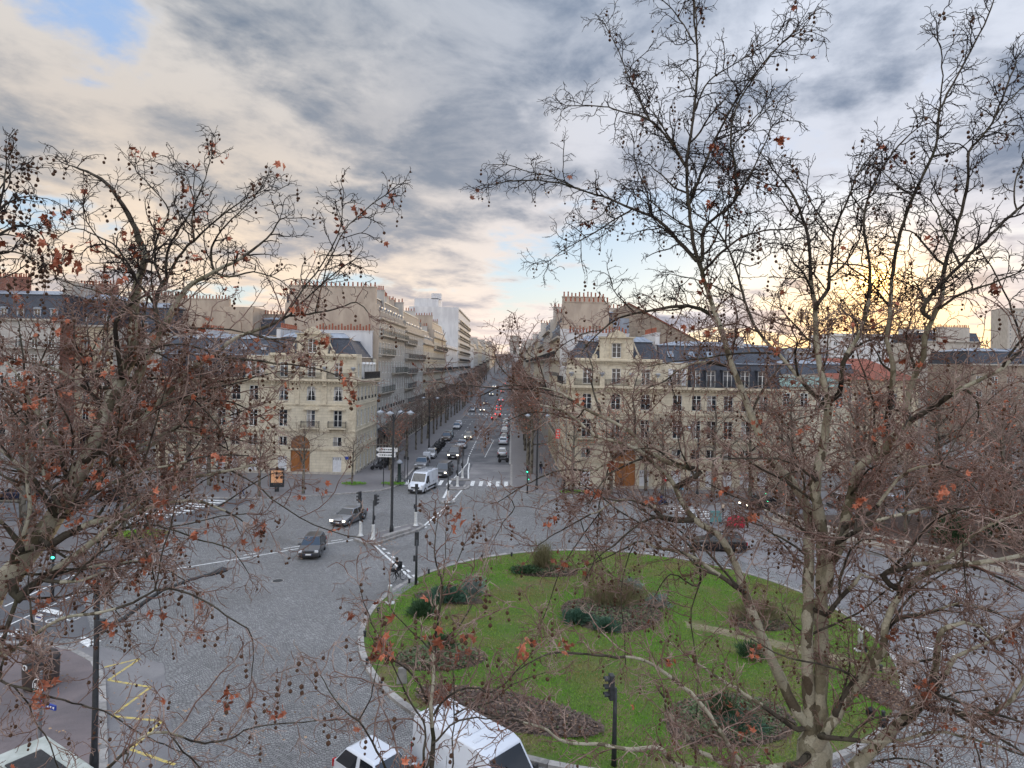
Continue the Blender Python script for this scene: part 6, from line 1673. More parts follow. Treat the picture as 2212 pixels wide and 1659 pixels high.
class Tubes:
    """polylines with radii; build() turns them into one tube mesh"""
    def __init__(s): s.b = {}
    def add(s, P, r, sides):
        s.b.setdefault((len(P), sides), []).append((P, r))
    def arrays(s):
        Vs, Fs, base = [], [], 0
        for (n, k), L in s.b.items():
            P = np.array([p for p, _ in L], float); rr = np.array([r for _, r in L], float); m = len(L)
            T = np.empty_like(P); T[:, 1:-1] = P[:, 2:] - P[:, :-2]; T[:, 0] = P[:, 1] - P[:, 0]; T[:, -1] = P[:, -1] - P[:, -2]
            T /= np.maximum(np.linalg.norm(T, axis=2, keepdims=True), 1e-9)
            D = P[:, -1] - P[:, 0]; ref = np.zeros((m, 3)); ref[np.arange(m), np.abs(D).argmin(1)] = 1
            U = np.cross(T, ref[:, None, :]); U /= np.maximum(np.linalg.norm(U, axis=2, keepdims=True), 1e-9); W_ = np.cross(T, U)
            a = np.arange(k) * 2 * math.pi / k
            V = P[:, :, None] + rr[:, :, None, None] * (U[:, :, None] * np.cos(a)[None, None, :, None] + W_[:, :, None] * np.sin(a)[None, None, :, None])
            idx = np.arange(m * n * k).reshape(m, n, k) + base
            q = np.stack([idx[:, :-1], np.roll(idx, -1, 2)[:, :-1], np.roll(idx, -1, 2)[:, 1:], idx[:, 1:]], -1).reshape(-1, 4)
            Vs.append(V.reshape(-1, 3)); Fs.append(q); base += m * n * k
        return np.concatenate(Vs), np.concatenate(Fs)
    def mesh(s, name, mat):
        V, Fq = s.arrays(); return np_mesh(name, V, Fq, M[mat])

def rv(s=1.0): return Vector((random.gauss(0, s), random.gauss(0, s), random.gauss(0, s)))

def smooth_path(pts, rad, step, jit=0.0):
    """Catmull-Rom through the points"""
    n = len(pts); out, rr = [], []
    for i in range(n - 1):
        p0, p1, p2, p3 = pts[max(i - 1, 0)], pts[i], pts[i + 1], pts[min(i + 2, n - 1)]
        k = max(1, int((p2 - p1).length / step))
        for j in range(k):
            t = j / k
            q = .5 * ((2 * p1) + (p2 - p0) * t + (2 * p0 - 5 * p1 + 4 * p2 - p3) * t * t + (3 * p1 - p0 - 3 * p2 + p3) * t ** 3)
            out.append(q + rv(jit) if (i or j) else q); rr.append(rad[i] + (rad[i + 1] - rad[i]) * t)
    out.append(pts[-1]); rr.append(rad[-1])
    return out, rr

def shoot(p, d, length, r0, r1, n, wig, up):
    P, rr = [tuple(p)], [r0]
    st = length / n; d = d.normalized(); q = Vector(p)
    for i in range(n):
        d = (d + rv(wig) + Vector((0, 0, up))).normalized()
        q = q + d * st; P.append(tuple(q)); rr.append(r0 + (r1 - r0) * (i + 1) / n)
    return P, rr

def side_dir(t, ang):
    o = t.orthogonal().normalized(); o.rotate(Matrix.Rotation(random.uniform(0, 2 * math.pi), 3, t))
    return (t * math.cos(ang) + o * math.sin(ang)).normalized()

LV = {  # spacing, length range, radius, segments, sides, wiggle, tropism, angle
    1: (.20, (.25, .85), (.015, .008), 6, 4, .2, .03, (40, 80)),
    2: (.135, (.12, .5), (.0090, .0062), 5, 3, .29, -.02, (35, 85)),
    3: (.10, (.06, .26), (.0062, .005), 3, 3, .34, -.05, (30, 85))}

def spawn(tb, tips, P, rr, lv, dens=1.0, start=.12, maxlv=3, lmul=1.0, rmul=1.0, aim=None):
    sp, (l0, l1), (ra, rb), n, k, wig, up, (a0, a1) = LV[lv]
    L = 0.0; nxt = None; tot = sum((Vector(b) - Vector(a)).length for a, b in zip(P, P[1:]))
    nxt = tot * start + random.uniform(0, sp)
    for i in range(len(P) - 1):
        a, b = Vector(P[i]), Vector(P[i + 1]); s = (b - a).length
        while nxt < L + s:
            f = nxt / tot; q = a.lerp(b, (nxt - L) / max(s, 1e-9)); t = (b - a).normalized()
            d = side_dir(t, R(random.uniform(a0, a1)))
            if lv == 1:
                d = (d + Vector((0, 0, .25))).normalized()
                if aim: d = (d + aim * random.uniform(0, .5)).normalized()
            ln = random.uniform(l0, l1) * lmul * (1.1 - .55 * f)
            if lv == 1 and q.z < 17 and random.random() < .42: ln *= 2.3
            r0 = min(ra * rmul * random.uniform(.7, 1.15), rr[i] * .75)
            C, cr = shoot(q, d, ln, r0, min(rb * rmul, r0), n, wig, up)
            tb[min(lv, 2) - 1].add(C, cr, k)
            if lv < maxlv: spawn(tb, tips, C, cr, lv + 1, dens, .1, maxlv, lmul, rmul, aim)
            if lv >= 2: tips.append((C[-1], d))
            nxt += sp / dens * random.uniform(.6, 1.5)
        L += s
    # the end of the limb itself forks
    if lv >= 2 or True:
        t = (Vector(P[-1]) - Vector(P[-2])).normalized()
        for _ in range(3 if lv == 1 else 2):
            C, cr = shoot(P[-1], side_dir(t, R(random.uniform(8, 45))), random.uniform(l0, l1) * .7 * lmul, min(ra * rmul, rr[-1] * .9), rb * rmul * .9, n, wig, up)
            tb[min(lv, 2) - 1].add(C, cr, k)
            if lv < maxlv: spawn(tb, tips, C, cr, lv + 1, dens, .1, maxlv, lmul, rmul)
            tips.append((C[-1], t))

def leaf_mesh(sd):
    """a curled five-lobed plane leaf, about a hand wide"""
    rnd = random.Random(sd); n = 5; pts = []
    for i in range(n):
        a = R(-120 + 240 * i / (n - 1)) + math.pi / 2; rr_ = (.075, .095, .115, .095, .075)[i] * rnd.uniform(.85, 1.1)
        pts.append((rr_ * math.cos(a), rr_ * math.sin(a)))
        if i < n - 1: b = a + R(30); pts.append((.05 * math.cos(b), .05 * math.sin(b)))
    c1, c2 = rnd.uniform(2, 6), rnd.uniform(-5, 5)
    def z(x, y): return c1 * x * x * 1.0 + c2 * y * y + rnd.uniform(-.008, .008)
    vs = [(0, 0, 0), (0, -.04, 0)] + [(x, y + .01, z(x, y)) for x, y in pts]
    fs = [(0, i, i + 1) for i in range(2, len(vs) - 1)] + [(0, 1, 2), (0, len(vs) - 1, 1)]
    m = MB().add(vs, fs).add([(-.002, -.04, 0), (.002, -.04, 0), (.004, -.11, .02), (-.001, -.11, .02)], [(0, 1, 2, 3)])
    return m.mesh('leaf', M['leaf'])
LEAVES = [leaf_mesh(i) for i in range(5)]
ico = []
def ball_mb(mb, c, r):
    mb.lathe([(r * .35, -r), (r * .87, -r * .5), (r, 0), (r * .87, r * .5), (r * .35, r)], 6, c)
BALL = MB(); ball_mb(BALL, (0, 0, 0), .024); BALL = BALL.mesh('seed_ball', M['ball'], True)

def in_view(p, pad=40):
    if p[1] < 1: return False
    X, Z = p[0] / p[1], (p[2] - H) / p[1]
    u, v = UC + F * (X * CR + Z * SR), V0 - F * (-X * SR + Z * CR)
    return -pad < u < 2212 + pad and -pad < v < 1659 + pad

def dress(root, tips, stalks, nball, nleaf, max_parts=295, leaf_scale=1.0, lclump=.55):
    """hang fruit and dead leaves on the twig ends; the largest in view are objects, the rest one mesh"""
    tips = [t for t in tips if in_view(t[0])] or tips
    balls, leaves = [], []
    for _ in range(nball):
        p = Vector(random.choice(tips)[0]); q = p + Vector((random.gauss(0, .02), random.gauss(0, .02), -random.uniform(.05, .16)))
        stalks.add([tuple(p), tuple(p.lerp(q, .5) + rv(.012)), tuple(q)], [.0035, .003, .003], 3)
        for k in range(random.choice((1, 1, 2, 2, 3))): balls.append(q - Vector((random.gauss(0, .008), random.gauss(0, .008), .085 * k)))
    while len(leaves) < nleaf:
        p = Vector(random.choice(tips)[0])
        for k in range(1 if random.random() > lclump else random.randint(3, 9)): leaves.append(p + rv(.075) - Vector((0, 0, .05)))
    for nm, items, meshes in (('seed_ball', balls, [BALL]), ('leaf', leaves, LEAVES)):
        items.sort(key=lambda q: (not in_view(q, 0), (q - Vector((0, 0, H))).length))
        for q in items[:max_parts]:
            o = link(nm, random.choice(meshes), root); o.location = q
            o.rotation_euler = (random.uniform(0, 6.3), random.uniform(0, 6.3), random.uniform(0, 6.3)) if nm == 'leaf' else (0, 0, random.uniform(0, 6))
            s = random.uniform(.75, 1.3) * (leaf_scale if nm == 'leaf' else 1); o.scale = (s, s, s)
        rest = items[max_parts:]
        if rest:
            Vm = [np.array([v.co[:] for v in m.vertices]) for m in meshes]
            vs, fs, n0 = [], [], 0
            for q in rest:
                k = random.randrange(len(meshes)); E_ = Matrix.Rotation(random.uniform(0, 6.3), 3, rv().normalized()) if nm == 'leaf' else Matrix.Identity(3)
                vs.append(Vm[k] @ np.array(E_).T * random.uniform(.75, 1.3) * (leaf_scale if nm == 'leaf' else 1) + np.array(q[:])); fs += [tuple(n0 + i for i in p.vertices) for p in meshes[k].polygons]; n0 += len(Vm[k])
            me = bpy.data.meshes.new(nm + 's'); me.from_pydata(np.concatenate(vs).tolist(), [], fs); me.materials.append(meshes[0].materials[0])
            tag(link('seed_balls' if nm == 'seed_ball' else 'leaves', me, root), kind='stuff')

REG = {'A': (0, 1000, 3.456), 'M': (0, 600, 3.456), 'L': (0, 300, 2.37), 'S': (1200, 0, 1.6265), 'D': (1200, 700, 3.456), 'E': (1800, 700, 2.911), 'P': (1800, 1060, 2.911), 'Q': (1900, 1400, 3.191), 'C': (1200, 1060, 3.456), 'G': (1400, 1440, 3.456), 'B': (0, 1440, 3.456), 'T': (800, 1440, 3.456), 'Z': (600, 1060, 3.456)}
def trace(spec):
    """'E 10,20 30,40 S 5,6': points of the branch skeleton, read off the view in several enlargements"""
    out, reg = [], None
    for w in spec.split():
        if ',' not in w: reg = REG[w]
        else:
            x, y = (float(q) for q in w.split(',')); out.append(((reg[0] + x / reg[2]) * .8641, (reg[1] + y / reg[2]) * .8641))
    return out

def traced_tree(label, limbs, base, rb, group='plane trees beside the camera', dens=1.0, nball=900, nleaf=420, name='plane_tree', leaf_scale=1.0, lmul=1.0, rmul=1.0, trunk_to=None, second=True, lowz_ok=True):
    """limbs: (spec, distance at start, distance at end, radius at start, radius at end)"""
    root = thing(name, label, 'tree', (0, 0, 0), 0, group)
    tr, ty, tw = Tubes(), Tubes(), [Split(), Split()]; tips = []
    if base is not None:
        pts = [Vector((base.x, base.y, 0)), Vector((base.x + .1, base.y, 3)), base.lerp(trunk_to, .55) if base.z == 0 else base, trunk_to]
        pts.append(trunk_to + Vector((0, 0, rb * .75))); pts.append(trunk_to + Vector((0, 0, rb * 1.1)))
        P, rr = smooth_path(pts, [rb * 1.35, rb * 1.08, rb, rb * .92, rb * .55, rb * .1], .3)
        tr.add([tuple(p) for p in P], rr, 12)
    thick = []
    for spec, y0, y1, r0, r1 in limbs:
        uv = trace(spec); n = len(uv)
        ph = random.uniform(0, 6)
        pts = [at(u, v, y0 + (y1 - y0) * i / (n - 1) + .12 * math.sin(ph + i * 1.3) * (i > 0)) for i, (u, v) in enumerate(uv)]
        rad = [r0 + (r1 - r0) * (i / (n - 1)) ** .8 for i in range(n)]
        near = [(q, r) for q, r in thick if r > r0 * .7 and (q - pts[0]).length < 1.3]
        if near:                                           # root the limb in the wood it grows from
            q = min(near, key=lambda e: (e[0] - pts[0]).length)[0]
            if (q - pts[0]).length > .02: pts.insert(0, q); rad.insert(0, r0)
        t0 = (pts[0] - pts[1]).normalized(); pts.insert(0, pts[0] + t0 * r0 * .8); rad.insert(0, r0 * .25)
        P, rr = smooth_path(pts, rad, .16 if r0 > .04 else .12, .006)
        thick += list(zip(P, rr))
        rr = [r * (1 + .07 * math.sin(i * 1.7 + ph) + random.uniform(-.03, .03)) for i, r in enumerate(rr)]
        for i0 in range(0, len(P) - 1, 6):                # thick low wood has pale plates, thin wood is dark, high wood painted backlit
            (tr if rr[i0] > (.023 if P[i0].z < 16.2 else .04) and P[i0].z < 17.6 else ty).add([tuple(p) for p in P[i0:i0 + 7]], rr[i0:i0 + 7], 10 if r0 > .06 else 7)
        spawn(tw, tips, P, rr, 1, dens, .2 if r0 > .1 else .08, 3, lmul, rmul)
        nxt = random.uniform(.3, .8)                       # secondary boughs between the traced limbs
        for i in range(1, len(P) - 1):
            nxt -= (P[i] - P[i - 1]).length
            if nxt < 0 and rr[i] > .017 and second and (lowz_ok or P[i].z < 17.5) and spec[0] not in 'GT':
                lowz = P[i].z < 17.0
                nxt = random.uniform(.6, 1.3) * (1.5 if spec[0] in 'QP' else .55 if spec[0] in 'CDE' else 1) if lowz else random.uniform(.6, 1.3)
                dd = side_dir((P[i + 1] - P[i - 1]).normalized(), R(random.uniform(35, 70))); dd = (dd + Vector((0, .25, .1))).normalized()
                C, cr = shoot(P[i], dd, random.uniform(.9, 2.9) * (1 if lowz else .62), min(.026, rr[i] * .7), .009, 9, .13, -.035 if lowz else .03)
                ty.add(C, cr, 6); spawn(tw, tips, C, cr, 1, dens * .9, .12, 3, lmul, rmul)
    link('trunk', tr.mesh('trunk', 'bark'), root)
    tag(link('limbs', ty.mesh('limbs', 'bark_thin_and_backlit'), root), kind='stuff')
    dress(root, tips, tw[1], nball, nleaf, leaf_scale=leaf_scale)
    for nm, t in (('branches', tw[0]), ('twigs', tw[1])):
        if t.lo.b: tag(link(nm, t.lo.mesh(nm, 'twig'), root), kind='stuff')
        if t.hi.b: tag(link('crown_' + nm, t.hi.mesh(nm, 'twig_backlit'), root), kind='stuff')
    return root

RTL = [
    ('Q 420,1520 390,1200 380,700 385,300 P 645,900 635,620 500,400 380,270 300,100 250,0 E 205,920 150,780 80,600 0,340 S 960,1290 900,1100 870,1000 850,850 840,680 870,450 885,250 870,50 880,-90', 12.4, 13.2, .125, .014),
    ('Q 445,1520 475,1200 490,700 490,300 P 745,900 720,650 690,450 730,250 760,100 E 770,1050 790,950 760,750 720,600 700,400 690,200 S 1345,1138 1340,1000 1300,850 1250,760 1190,690', 12.6, 12.0, .15, .012),
    ('G 2150,1300 2050,1180 1850,770 1700,420 1600,150 1550,0 C 2180,1150 2060,960 1850,820 1720,620 1640,470 1450,290 1300,190 1000,100 D 880,1244 700,1130 520,1080', 12.4, 13.6, .115, .018),
    ('C 1850,820 1700,835 1560,800 1510,740 1505,700', 12.9, 13.0, .07, .03),
    ('D 1900,1659 1700,1600 1450,1480 1280,1300 1050,1180 900,1110 700,980 500,930 230,910 0,1000', 13.0, 14.5, .06, .012),
    ('P 765,1200 800,1020 870,880 920,640 970,480 1010,310 1200,200 E 1250,1150 1380,1030 1360,900 1400,740 1480,560 1490,420 1600,150 S 1890,1080 1930,950 1980,770 1990,620 2080,500 2180,250', 12.5, 11.2, .115, .012),
    ('E 1220,1120 1220,1000 1250,800 1260,620 1220,450 1240,200 S 1674,1138 1700,980 1760,800 1850,600 1870,450 1960,270 2050,100 2095,-20', 12.2, 11.6, .06, .010),
    ('E 1400,1020 1500,960 1630,870 1760,790 2050,640 2212,480 2400,330', 11.9, 11.0, .055, .025),
    ('E 790,950 650,800 480,600 280,380 180,150 S 1030,1060 960,930 880,870', 12.3, 13.2, .05, .012),
    ('E 690,210 790,60 S 1420,1130 1440,950 1480,850 1540,700 1620,600', 12.1, 11.6, .04, .010),
    ('E 870,830 900,600 1000,420 1060,260 1090,60 S 1580,1050 1560,900 1600,750 1700,590 1780,520', 12.2, 11.3, .05, .010),
    ('S 1800,1260 1850,1180 1950,1080 2100,930 2212,830 2300,760', 11.4, 10.8, .04, .016),
    ('S 880,1060 780,950 720,890 620,850 500,800 300,740 150,735 50,750', 13.0, 14.6, .042, .010),
    ('S 620,850 520,910 440,960 350,1010 280,1060', 13.6, 14.6, .02, .008),
    ('S 910,1100 1000,1010 1100,950 1260,930 1350,910', 13.0, 12.2, .030, .009),
    ('S 905,1060 912,930 1030,820 1040,700 1020,560 1050,420 1180,230 1290,110', 13.0, 12.3, .038, .008),
    ('S 840,680 770,570 690,490 600,460 480,430 350,430', 13.2, 14.2, .034, .009),
    ('S 690,490 620,350 560,200 500,90', 13.5, 14.2, .018, .008),
    ('S 850,830 920,650 990,500 1060,380 1200,200 1300,130', 13.2, 12.5, .034, .008),
    ('S 870,450 930,330 1050,250 1200,150', 13.2, 12.4, .02, .008),
    ('S 875,180 800,60 720,-20', 13.2, 13.6, .018, .008),
    ('D 1980,290 1800,220 1500,260 1200,330 1000,480 880,620', 13.1, 14.2, .045, .010),
    ('D 2140,740 1950,710 1750,760 1600,870 1450,930', 13.0, 13.8, .04, .010),
    ('Q 600,1760 850,1560 1000,1400 1200,1230 1370,1050 1400,850 1430,620 1500,530 1620,495 1760,530 1830,620', 12.2, 10.6, .125, .014),
    ('Q 1370,1060 1480,900 1560,770 1680,720 1850,640 2000,560', 11.2, 10.4, .06, .014),
    ('Q 455,1500 560,1320 650,1180 760,1030 880,860 980,700 1000,520 1090,320 1250,150 1480,60 1700,30 2000,-20 2200,-60', 12.3, 11.0, .10, .03),
    ('Q 600,1220 660,1110 860,790 930,640', 12.0, 12.0, .06, .03),
    ('Q 1030,510 1130,460 1300,430 1450,390 1600,340 1900,420', 11.7, 11.0, .048, .012),
    ('Q 1340,1180 1600,1220 1780,1250 1950,1160 2060,1040 2130,900', 11.4, 10.2, .05, .025),
    ('Q 480,1410 700,1430 900,1450 1150,1430 1400,1370 1700,1430 2106,1560', 12.0, 10.6, .05, .014),
    ('Q 520,440 640,300 760,180 800,110 900,150 1060,250 1150,100 1230,-40', 12.2, 11.5, .045, .014),
    ('P 700,410 600,330 450,260 300,250 100,250 0,240', 12.0, 11.0, .028, .010),
    ('P 900,760 1000,690 1100,640 1300,400 1450,310 1600,300 1900,390', 12.0, 11.0, .05, .012),
    ('P 850,860 920,820 1150,700 1400,640 1580,605 1850,640 2100,760', 11.8, 10.8, .05, .012),
    ('P 1180,1100 1400,1030 1650,980 1850,800 2000,720 2212,640', 11.6, 10.6, .05, .014),
    ('G 2000,1640 1500,1640 1300,1560 1150,1480 1050,1290 930,1190 900,1050 850,980', 12.0, 11.2, .06, .014),
    ('G 2060,1700 1100,1659 860,1490 600,1500 380,1460 150,1450 T 2060,1410 1900,1300 1500,1210 1200,1100', 11.8, 9.8, .05, .010),
    ('G 2050,1330 1750,1120 1450,930 1250,800 1100,700 900,540', 12.4, 13.4, .05, .012),
    ('G 1900,1700 1600,1640 1400,1370 1200,1080 900,830 700,720 400,690 0,660 T 1900,700 1700,820', 12.0, 11.0, .05, .010),
    ('C 2200,1400 2000,1260 1800,1130 1500,1060 1400,1010 1200,1100 800,1280', 12.4, 13.6, .05, .010),
    ('C 1500,730 1250,650 1000,760 700,920 500,1050', 13.0, 13.8, .03, .009),
    ('C 1300,190 1000,390 700,400 400,520 150,680', 13.4, 14.6, .03, .009),
    ('C 1900,1180 1880,1400 1650,1300 1500,1500', 12.6, 13.2, .025, .009),
    ('D 900,1110 820,1200 600,1150 400,1150 150,1260', 13.8, 14.8, .022, .008),
    ('D 560,880 500,700 420,640 340,500', 14.2, 14.6, .016, .007),
    ('C 300,720 200,850 120,1000', 14.4, 14.6, .012, .007)]
tt = at(1760, 1608, 12.5)
RT = traced_tree('huge bare plane tree filling the right half, mottled trunk splitting into many tall limbs', RTL, Vector((tt.x - .1, 12.6, 0)), .34, nball=1300, nleaf=640, dens=.92, leaf_scale=.72, trunk_to=tt)
for spec, y0, y1 in (('P 655,1500 645,1200', 12.4, 12.4),): pass
LTL = [
    ('A -500,2350 -250,2000 -80,1700 100,1500 300,1250 480,1000 600,800 740,520 830,350 M 930,1450 1050,1190 1150,970 L 788,1376 795,1100 820,950 855,800 780,600 700,460 600,350 480,290 400,265', 11.0, 12.4, .24, .010),
    ('A 700,600 830,350 M 1000,1450 1180,1200 1270,1000 1390,800 1490,610 L 1100,1000 1270,900 1440,810 1580,700 1660,590', 11.5, 12.4, .12, .010),
    ('M 1390,800 1340,560 1400,380 L 980,950 1050,820 1150,710 1250,620 1400,500 1560,420', 11.9, 12.8, .05, .009),
    ('L 985,960 990,790 1040,680 1120,560 1190,420 1250,230', 12.1, 12.6, .03, .008),
    ('L 960,970 920,850 930,700 1000,540 900,400 830,330', 12.1, 12.4, .028, .008),
    ('L 1150,710 1135,600 1150,480 1100,330', 12.3, 12.7, .022, .008),
    ('L 1270,900 1250,790 1290,680 1400,560 1500,470', 12.1, 11.7, .028, .008),
    ('L 1270,900 1350,930 1500,900 1620,930 1720,1000', 12.1, 11.8, .022, .008),
    ('L 820,950 700,760 600,700 450,640 350,690', 12.2, 12.6, .022, .008),
    ('L 790,1100 600,1020 450,980 330,940', 12.0, 12.4, .02, .008),
    ('A 740,520 M 1150,1600 1300,1480 1600,1160 L 1269,1396 1400,1290 1600,1215 1720,1160 1770,1100 1900,980 2060,850', 11.4, 12.6, .065, .010),
    ('L 1720,1160 1950,1130 2110,1080 2180,1140', 12.4, 12.7, .022, .008),
    ('M 1180,1080 1240,1010 1380,920 1600,905 1800,960', 11.6, 11.4, .03, .010),
    ('M 1050,1190 1000,720 1100,580 1230,490', 11.6, 11.2, .045, .02),
    ('M 820,1250 850,1000 980,790 1160,420 L 855,800', 11.4, 11.8, .03, .012),
    ('A 420,1260 560,1170 800,1060 1000,1010 1300,810 1550,700 1900,620 2212,560', 11.0, 12.0, .075, .018),
    ('A 150,1720 300,1590 600,1380 900,1150 1080,1020 1400,900 1700,870 1950,960 2100,1050', 10.8, 11.8, .085, .010),
    ('A 550,1490 900,1420 1200,1400 1400,1440 1600,1560', 11.0, 11.3, .03, .008),
    ('A 400,1560 700,1560 1000,1440 1200,1400', 10.6, 10.9, .035, .012),
    ('B 0,680 250,540 530,370 850,320 1150,230 1400,110 1700,180 2000,370 2180,520 2170,900', 10.4, 10.2, .035, .007),
    ('A 600,1000 900,640 1000,480 1250,380 1500,260 1800,330 2000,450', 11.4, 12.2, .05, .010),
    ('A 700,700 1060,520 1300,400 1600,180 1900,150 2200,60', 11.6, 12.4, .045, .010),
    ('A 650,900 900,760 1200,620 1500,560 1800,480 2150,480', 11.2, 11.8, .04, .010),
    ('A 100,1400 250,1000 230,600 240,300 220,0 M 200,1000 160,700', 10.8, 11.2, .04, .008),
    ('A 530,930 380,640 350,300 340,0 M 340,1100 450,850', 11.0, 11.6, .035, .008),
    ('A 200,1300 60,1100 -50,1000', 10.8, 10.2, .05, .02),
    ('A 480,1000 300,700 100,500 -100,350', 11.2, 10.6, .05, .015),
    ('A 600,800 500,400 300,100 M 200,1250 60,1050', 11.4, 10.8, .045, .010),
    ('M 930,1450 700,1250 450,1100 200,1050 0,1000', 11.6, 11.0, .035, .010),
    ('M 1000,1300 800,1100 650,900 640,700', 11.7, 11.3, .03, .009),
    ('A 830,350 1100,150 1400,50 M 1750,1300 2000,1250 2212,1180', 11.8, 12.2, .04, .010),
    ('M 1100,1600 1400,1400 1750,1370 2050,1420 2300,1560', 11.8, 12.4, .035, .009),
    ('A 800,1060 1000,800 1250,640 1500,620', 11.3, 11.9, .028, .008),
    ('B 0,900 250,980 330,1020 700,1110 960,1200 1230,1370 1480,1480 1650,1560', 10.2, 10.0, .02, .007),
    ('B 850,1720 940,1659 1230,1390 1450,1350 1720,1440 2000,1400 2212,1300 T 150,1240', 9.8, 9.6, .028, .007),
    ('A 900,1150 1300,1080 1700,1200 2000,1300 2150,1500', 11.2, 11.6, .022, .007),
    ('A 1080,1020 1250,1300 1350,1600 B 1400,400', 11.0, 11.0, .018, .006)]
b0 = at(*trace('A -500,2350')[0], 11.0)
LT = traced_tree(lowz_ok=False, trunk_to=b0, label='leaning bare plane tree at the left with a pale olive trunk and rusty leaves', limbs=LTL, base=Vector((b0.x - .6, 10.8, 0)), rb=.27, nball=950, nleaf=1000, dens=.70, leaf_scale=.72)
L3 = [('L -330,1100 -260,900 -80,700 0,500 20,400 40,240', 10.0, 10.6, .05, .008), ('L -160,700 -60,600 30,500 120,460 200,450', 10.2, 10.6, .03, .007), ('L -150,800 -60,720 50,650 150,620 250,680 275,730', 10.2, 10.8, .03, .007),
      ('L -200,950 -80,850 20,780 150,800 230,860', 10.1, 10.5, .028, .007), ('L -60,560 0,400 80,300', 10.3, 10.6, .02, .007), ('L -200,1000 -50,950 100,900 160,850', 10.1, 10.4, .02, .007)]
b1 = at(*trace('L -330,1100')[0], 10.0)
traced_tree('plane tree mostly outside the frame, its fruit hung crown tip at the upper left edge', L3, Vector((b1.x - 1.5, 10, 0)), .3, nball=150, nleaf=25, trunk_to=b1, dens=.8, lmul=.7, second=False)
STL = [('T 930,1900 960,1659 980,1400 955,1100 985,870 990,600 1030,300 1060,100 Z 1680,1100 1710,820', 9.0, 9.4, .042, .006), ('T 1000,600 1200,440 1330,200 1390,60', 9.2, 9.6, .014, .006), ('T 985,670 870,550 780,470 600,260', 9.2, 9.0, .014, .006),
       ('T 960,1150 820,880 700,760 540,690 420,480', 9.1, 8.9, .018, .006), ('T 980,1200 1120,1030 1330,960 1480,1010 1600,930 1750,760 1850,650', 9.1, 9.6, .018, .006), ('Z 1640,1659 1700,1500 1760,1300 1780,900', 9.3, 9.6, .013, .005), ('Z 1700,1659 1850,1250 1950,1020', 9.3, 9.6, .012, .005),
       ('T 900,1700 900,1500 910,1300 760,1050 640,800 420,330 340,80', 8.9, 8.7, .02, .005), ('T 1130,1700 1150,1400 1160,1100 1150,800', 9.0, 9.2, .014, .006), ('T 970,1450 1200,1250 1500,1230 1700,1130', 9.0, 9.3, .016, .006),
       ('T 620,1750 560,1659 450,1430 330,1250 180,1130 0,850', 8.6, 8.4, .02, .006), ('T 330,1250 420,1100 470,900 520,700', 8.5, 8.5, .010, .005), ('T 1240,1150 1500,1080 1650,940 1950,830', 9.2, 9.5, .012, .005)]
bs = at(*trace('T 930,1900')[0], 9.0)
ST = traced_tree('slender young plane tree in the foreground at the bottom middle, over the white van', STL, Vector((bs.x, 9.0, 0)), .06, dens=.62, nball=100, nleaf=60, leaf_scale=.82, trunk_to=bs, lmul=.8, second=False)

# ---- trees of the streets and gardens: a few kinds, then copies
def grown_tree(name, label, h, spread, limbs, kind, group, seed, trunk_r=.17, crown0=.35, dens=1.0, bark='street_bark', twig='street_twig', up=.05, rmul=1.6, lev=2):
    random.seed(seed)
    root = thing(name, label, 'tree', (0, 0, 0), 0, group)
    tr, tw = Tubes(), [Tubes(), Tubes()]; tips = []
    top = Vector((random.uniform(-.3, .3), random.uniform(-.3, .3), h * .8))
    P, rr = smooth_path([Vector((0, 0, -.1)), Vector((random.uniform(-.1, .1), random.uniform(-.1, .1), h * crown0)), top], [trunk_r * 1.25, trunk_r, trunk_r * .22], .7, .02)
    tr.add([tuple(p) for p in P], rr, 8)
    for i in range(limbs):
        f = crown0 + (1 - crown0) * .75 * (i / limbs) ** .9; k = min(len(P) - 2, int(f / .8 * (len(P) - 1)))
        a = i * 2.4 + random.uniform(-.4, .4); d = Vector((math.cos(a), math.sin(a), random.uniform(.35, .95))).normalized()
        ln = spread * random.uniform(.75, 1.15) * (1.15 - .6 * (f - crown0))
        C, cr = shoot(P[k], d, ln, rr[k] * .62, .022, 7, .12, up)
        tr.add(C, cr, 6)
        spawn(tw, tips, C, cr, 1, dens * .55, .18, lev, 1.8, rmul)
    spawn(tw, tips, P[len(P) // 2:], rr[len(P) // 2:], 1, dens * .55, .1, lev, 1.8, rmul)
    link('trunk', tr.mesh('trunk', bark), root)
    cr_ = link('crown', tw[0].mesh('crown', twig), root)
    tag(link('twigs', tw[1].mesh('twigs', twig), root), kind='stuff')
    root['tips'] = len(tips)
    return root, tips
def crown_leaves(root, tips, n, mat='leaf', sc_=1.6):
    V_, F_ = [], []; base = 0
    for _ in range(n):
        p = np.array(random.choice(tips)[0]) + np.random.default_rng(random.randrange(10 ** 9)).normal(0, .15, 3)
        a = np.array(rv().normalized()); b = np.array(rv()); b = np.cross(a, b); b /= max(np.linalg.norm(b), 1e-6); s = .07 * sc_
        V_ += [p - a * s, p + b * s, p + a * s, p - b * s]; F_.append((base, base + 1, base + 2, base + 3)); base += 4
    tag(link('leaves', np_mesh('leaves', np.array(V_), np.array(F_), M[mat], False), root), kind='stuff')

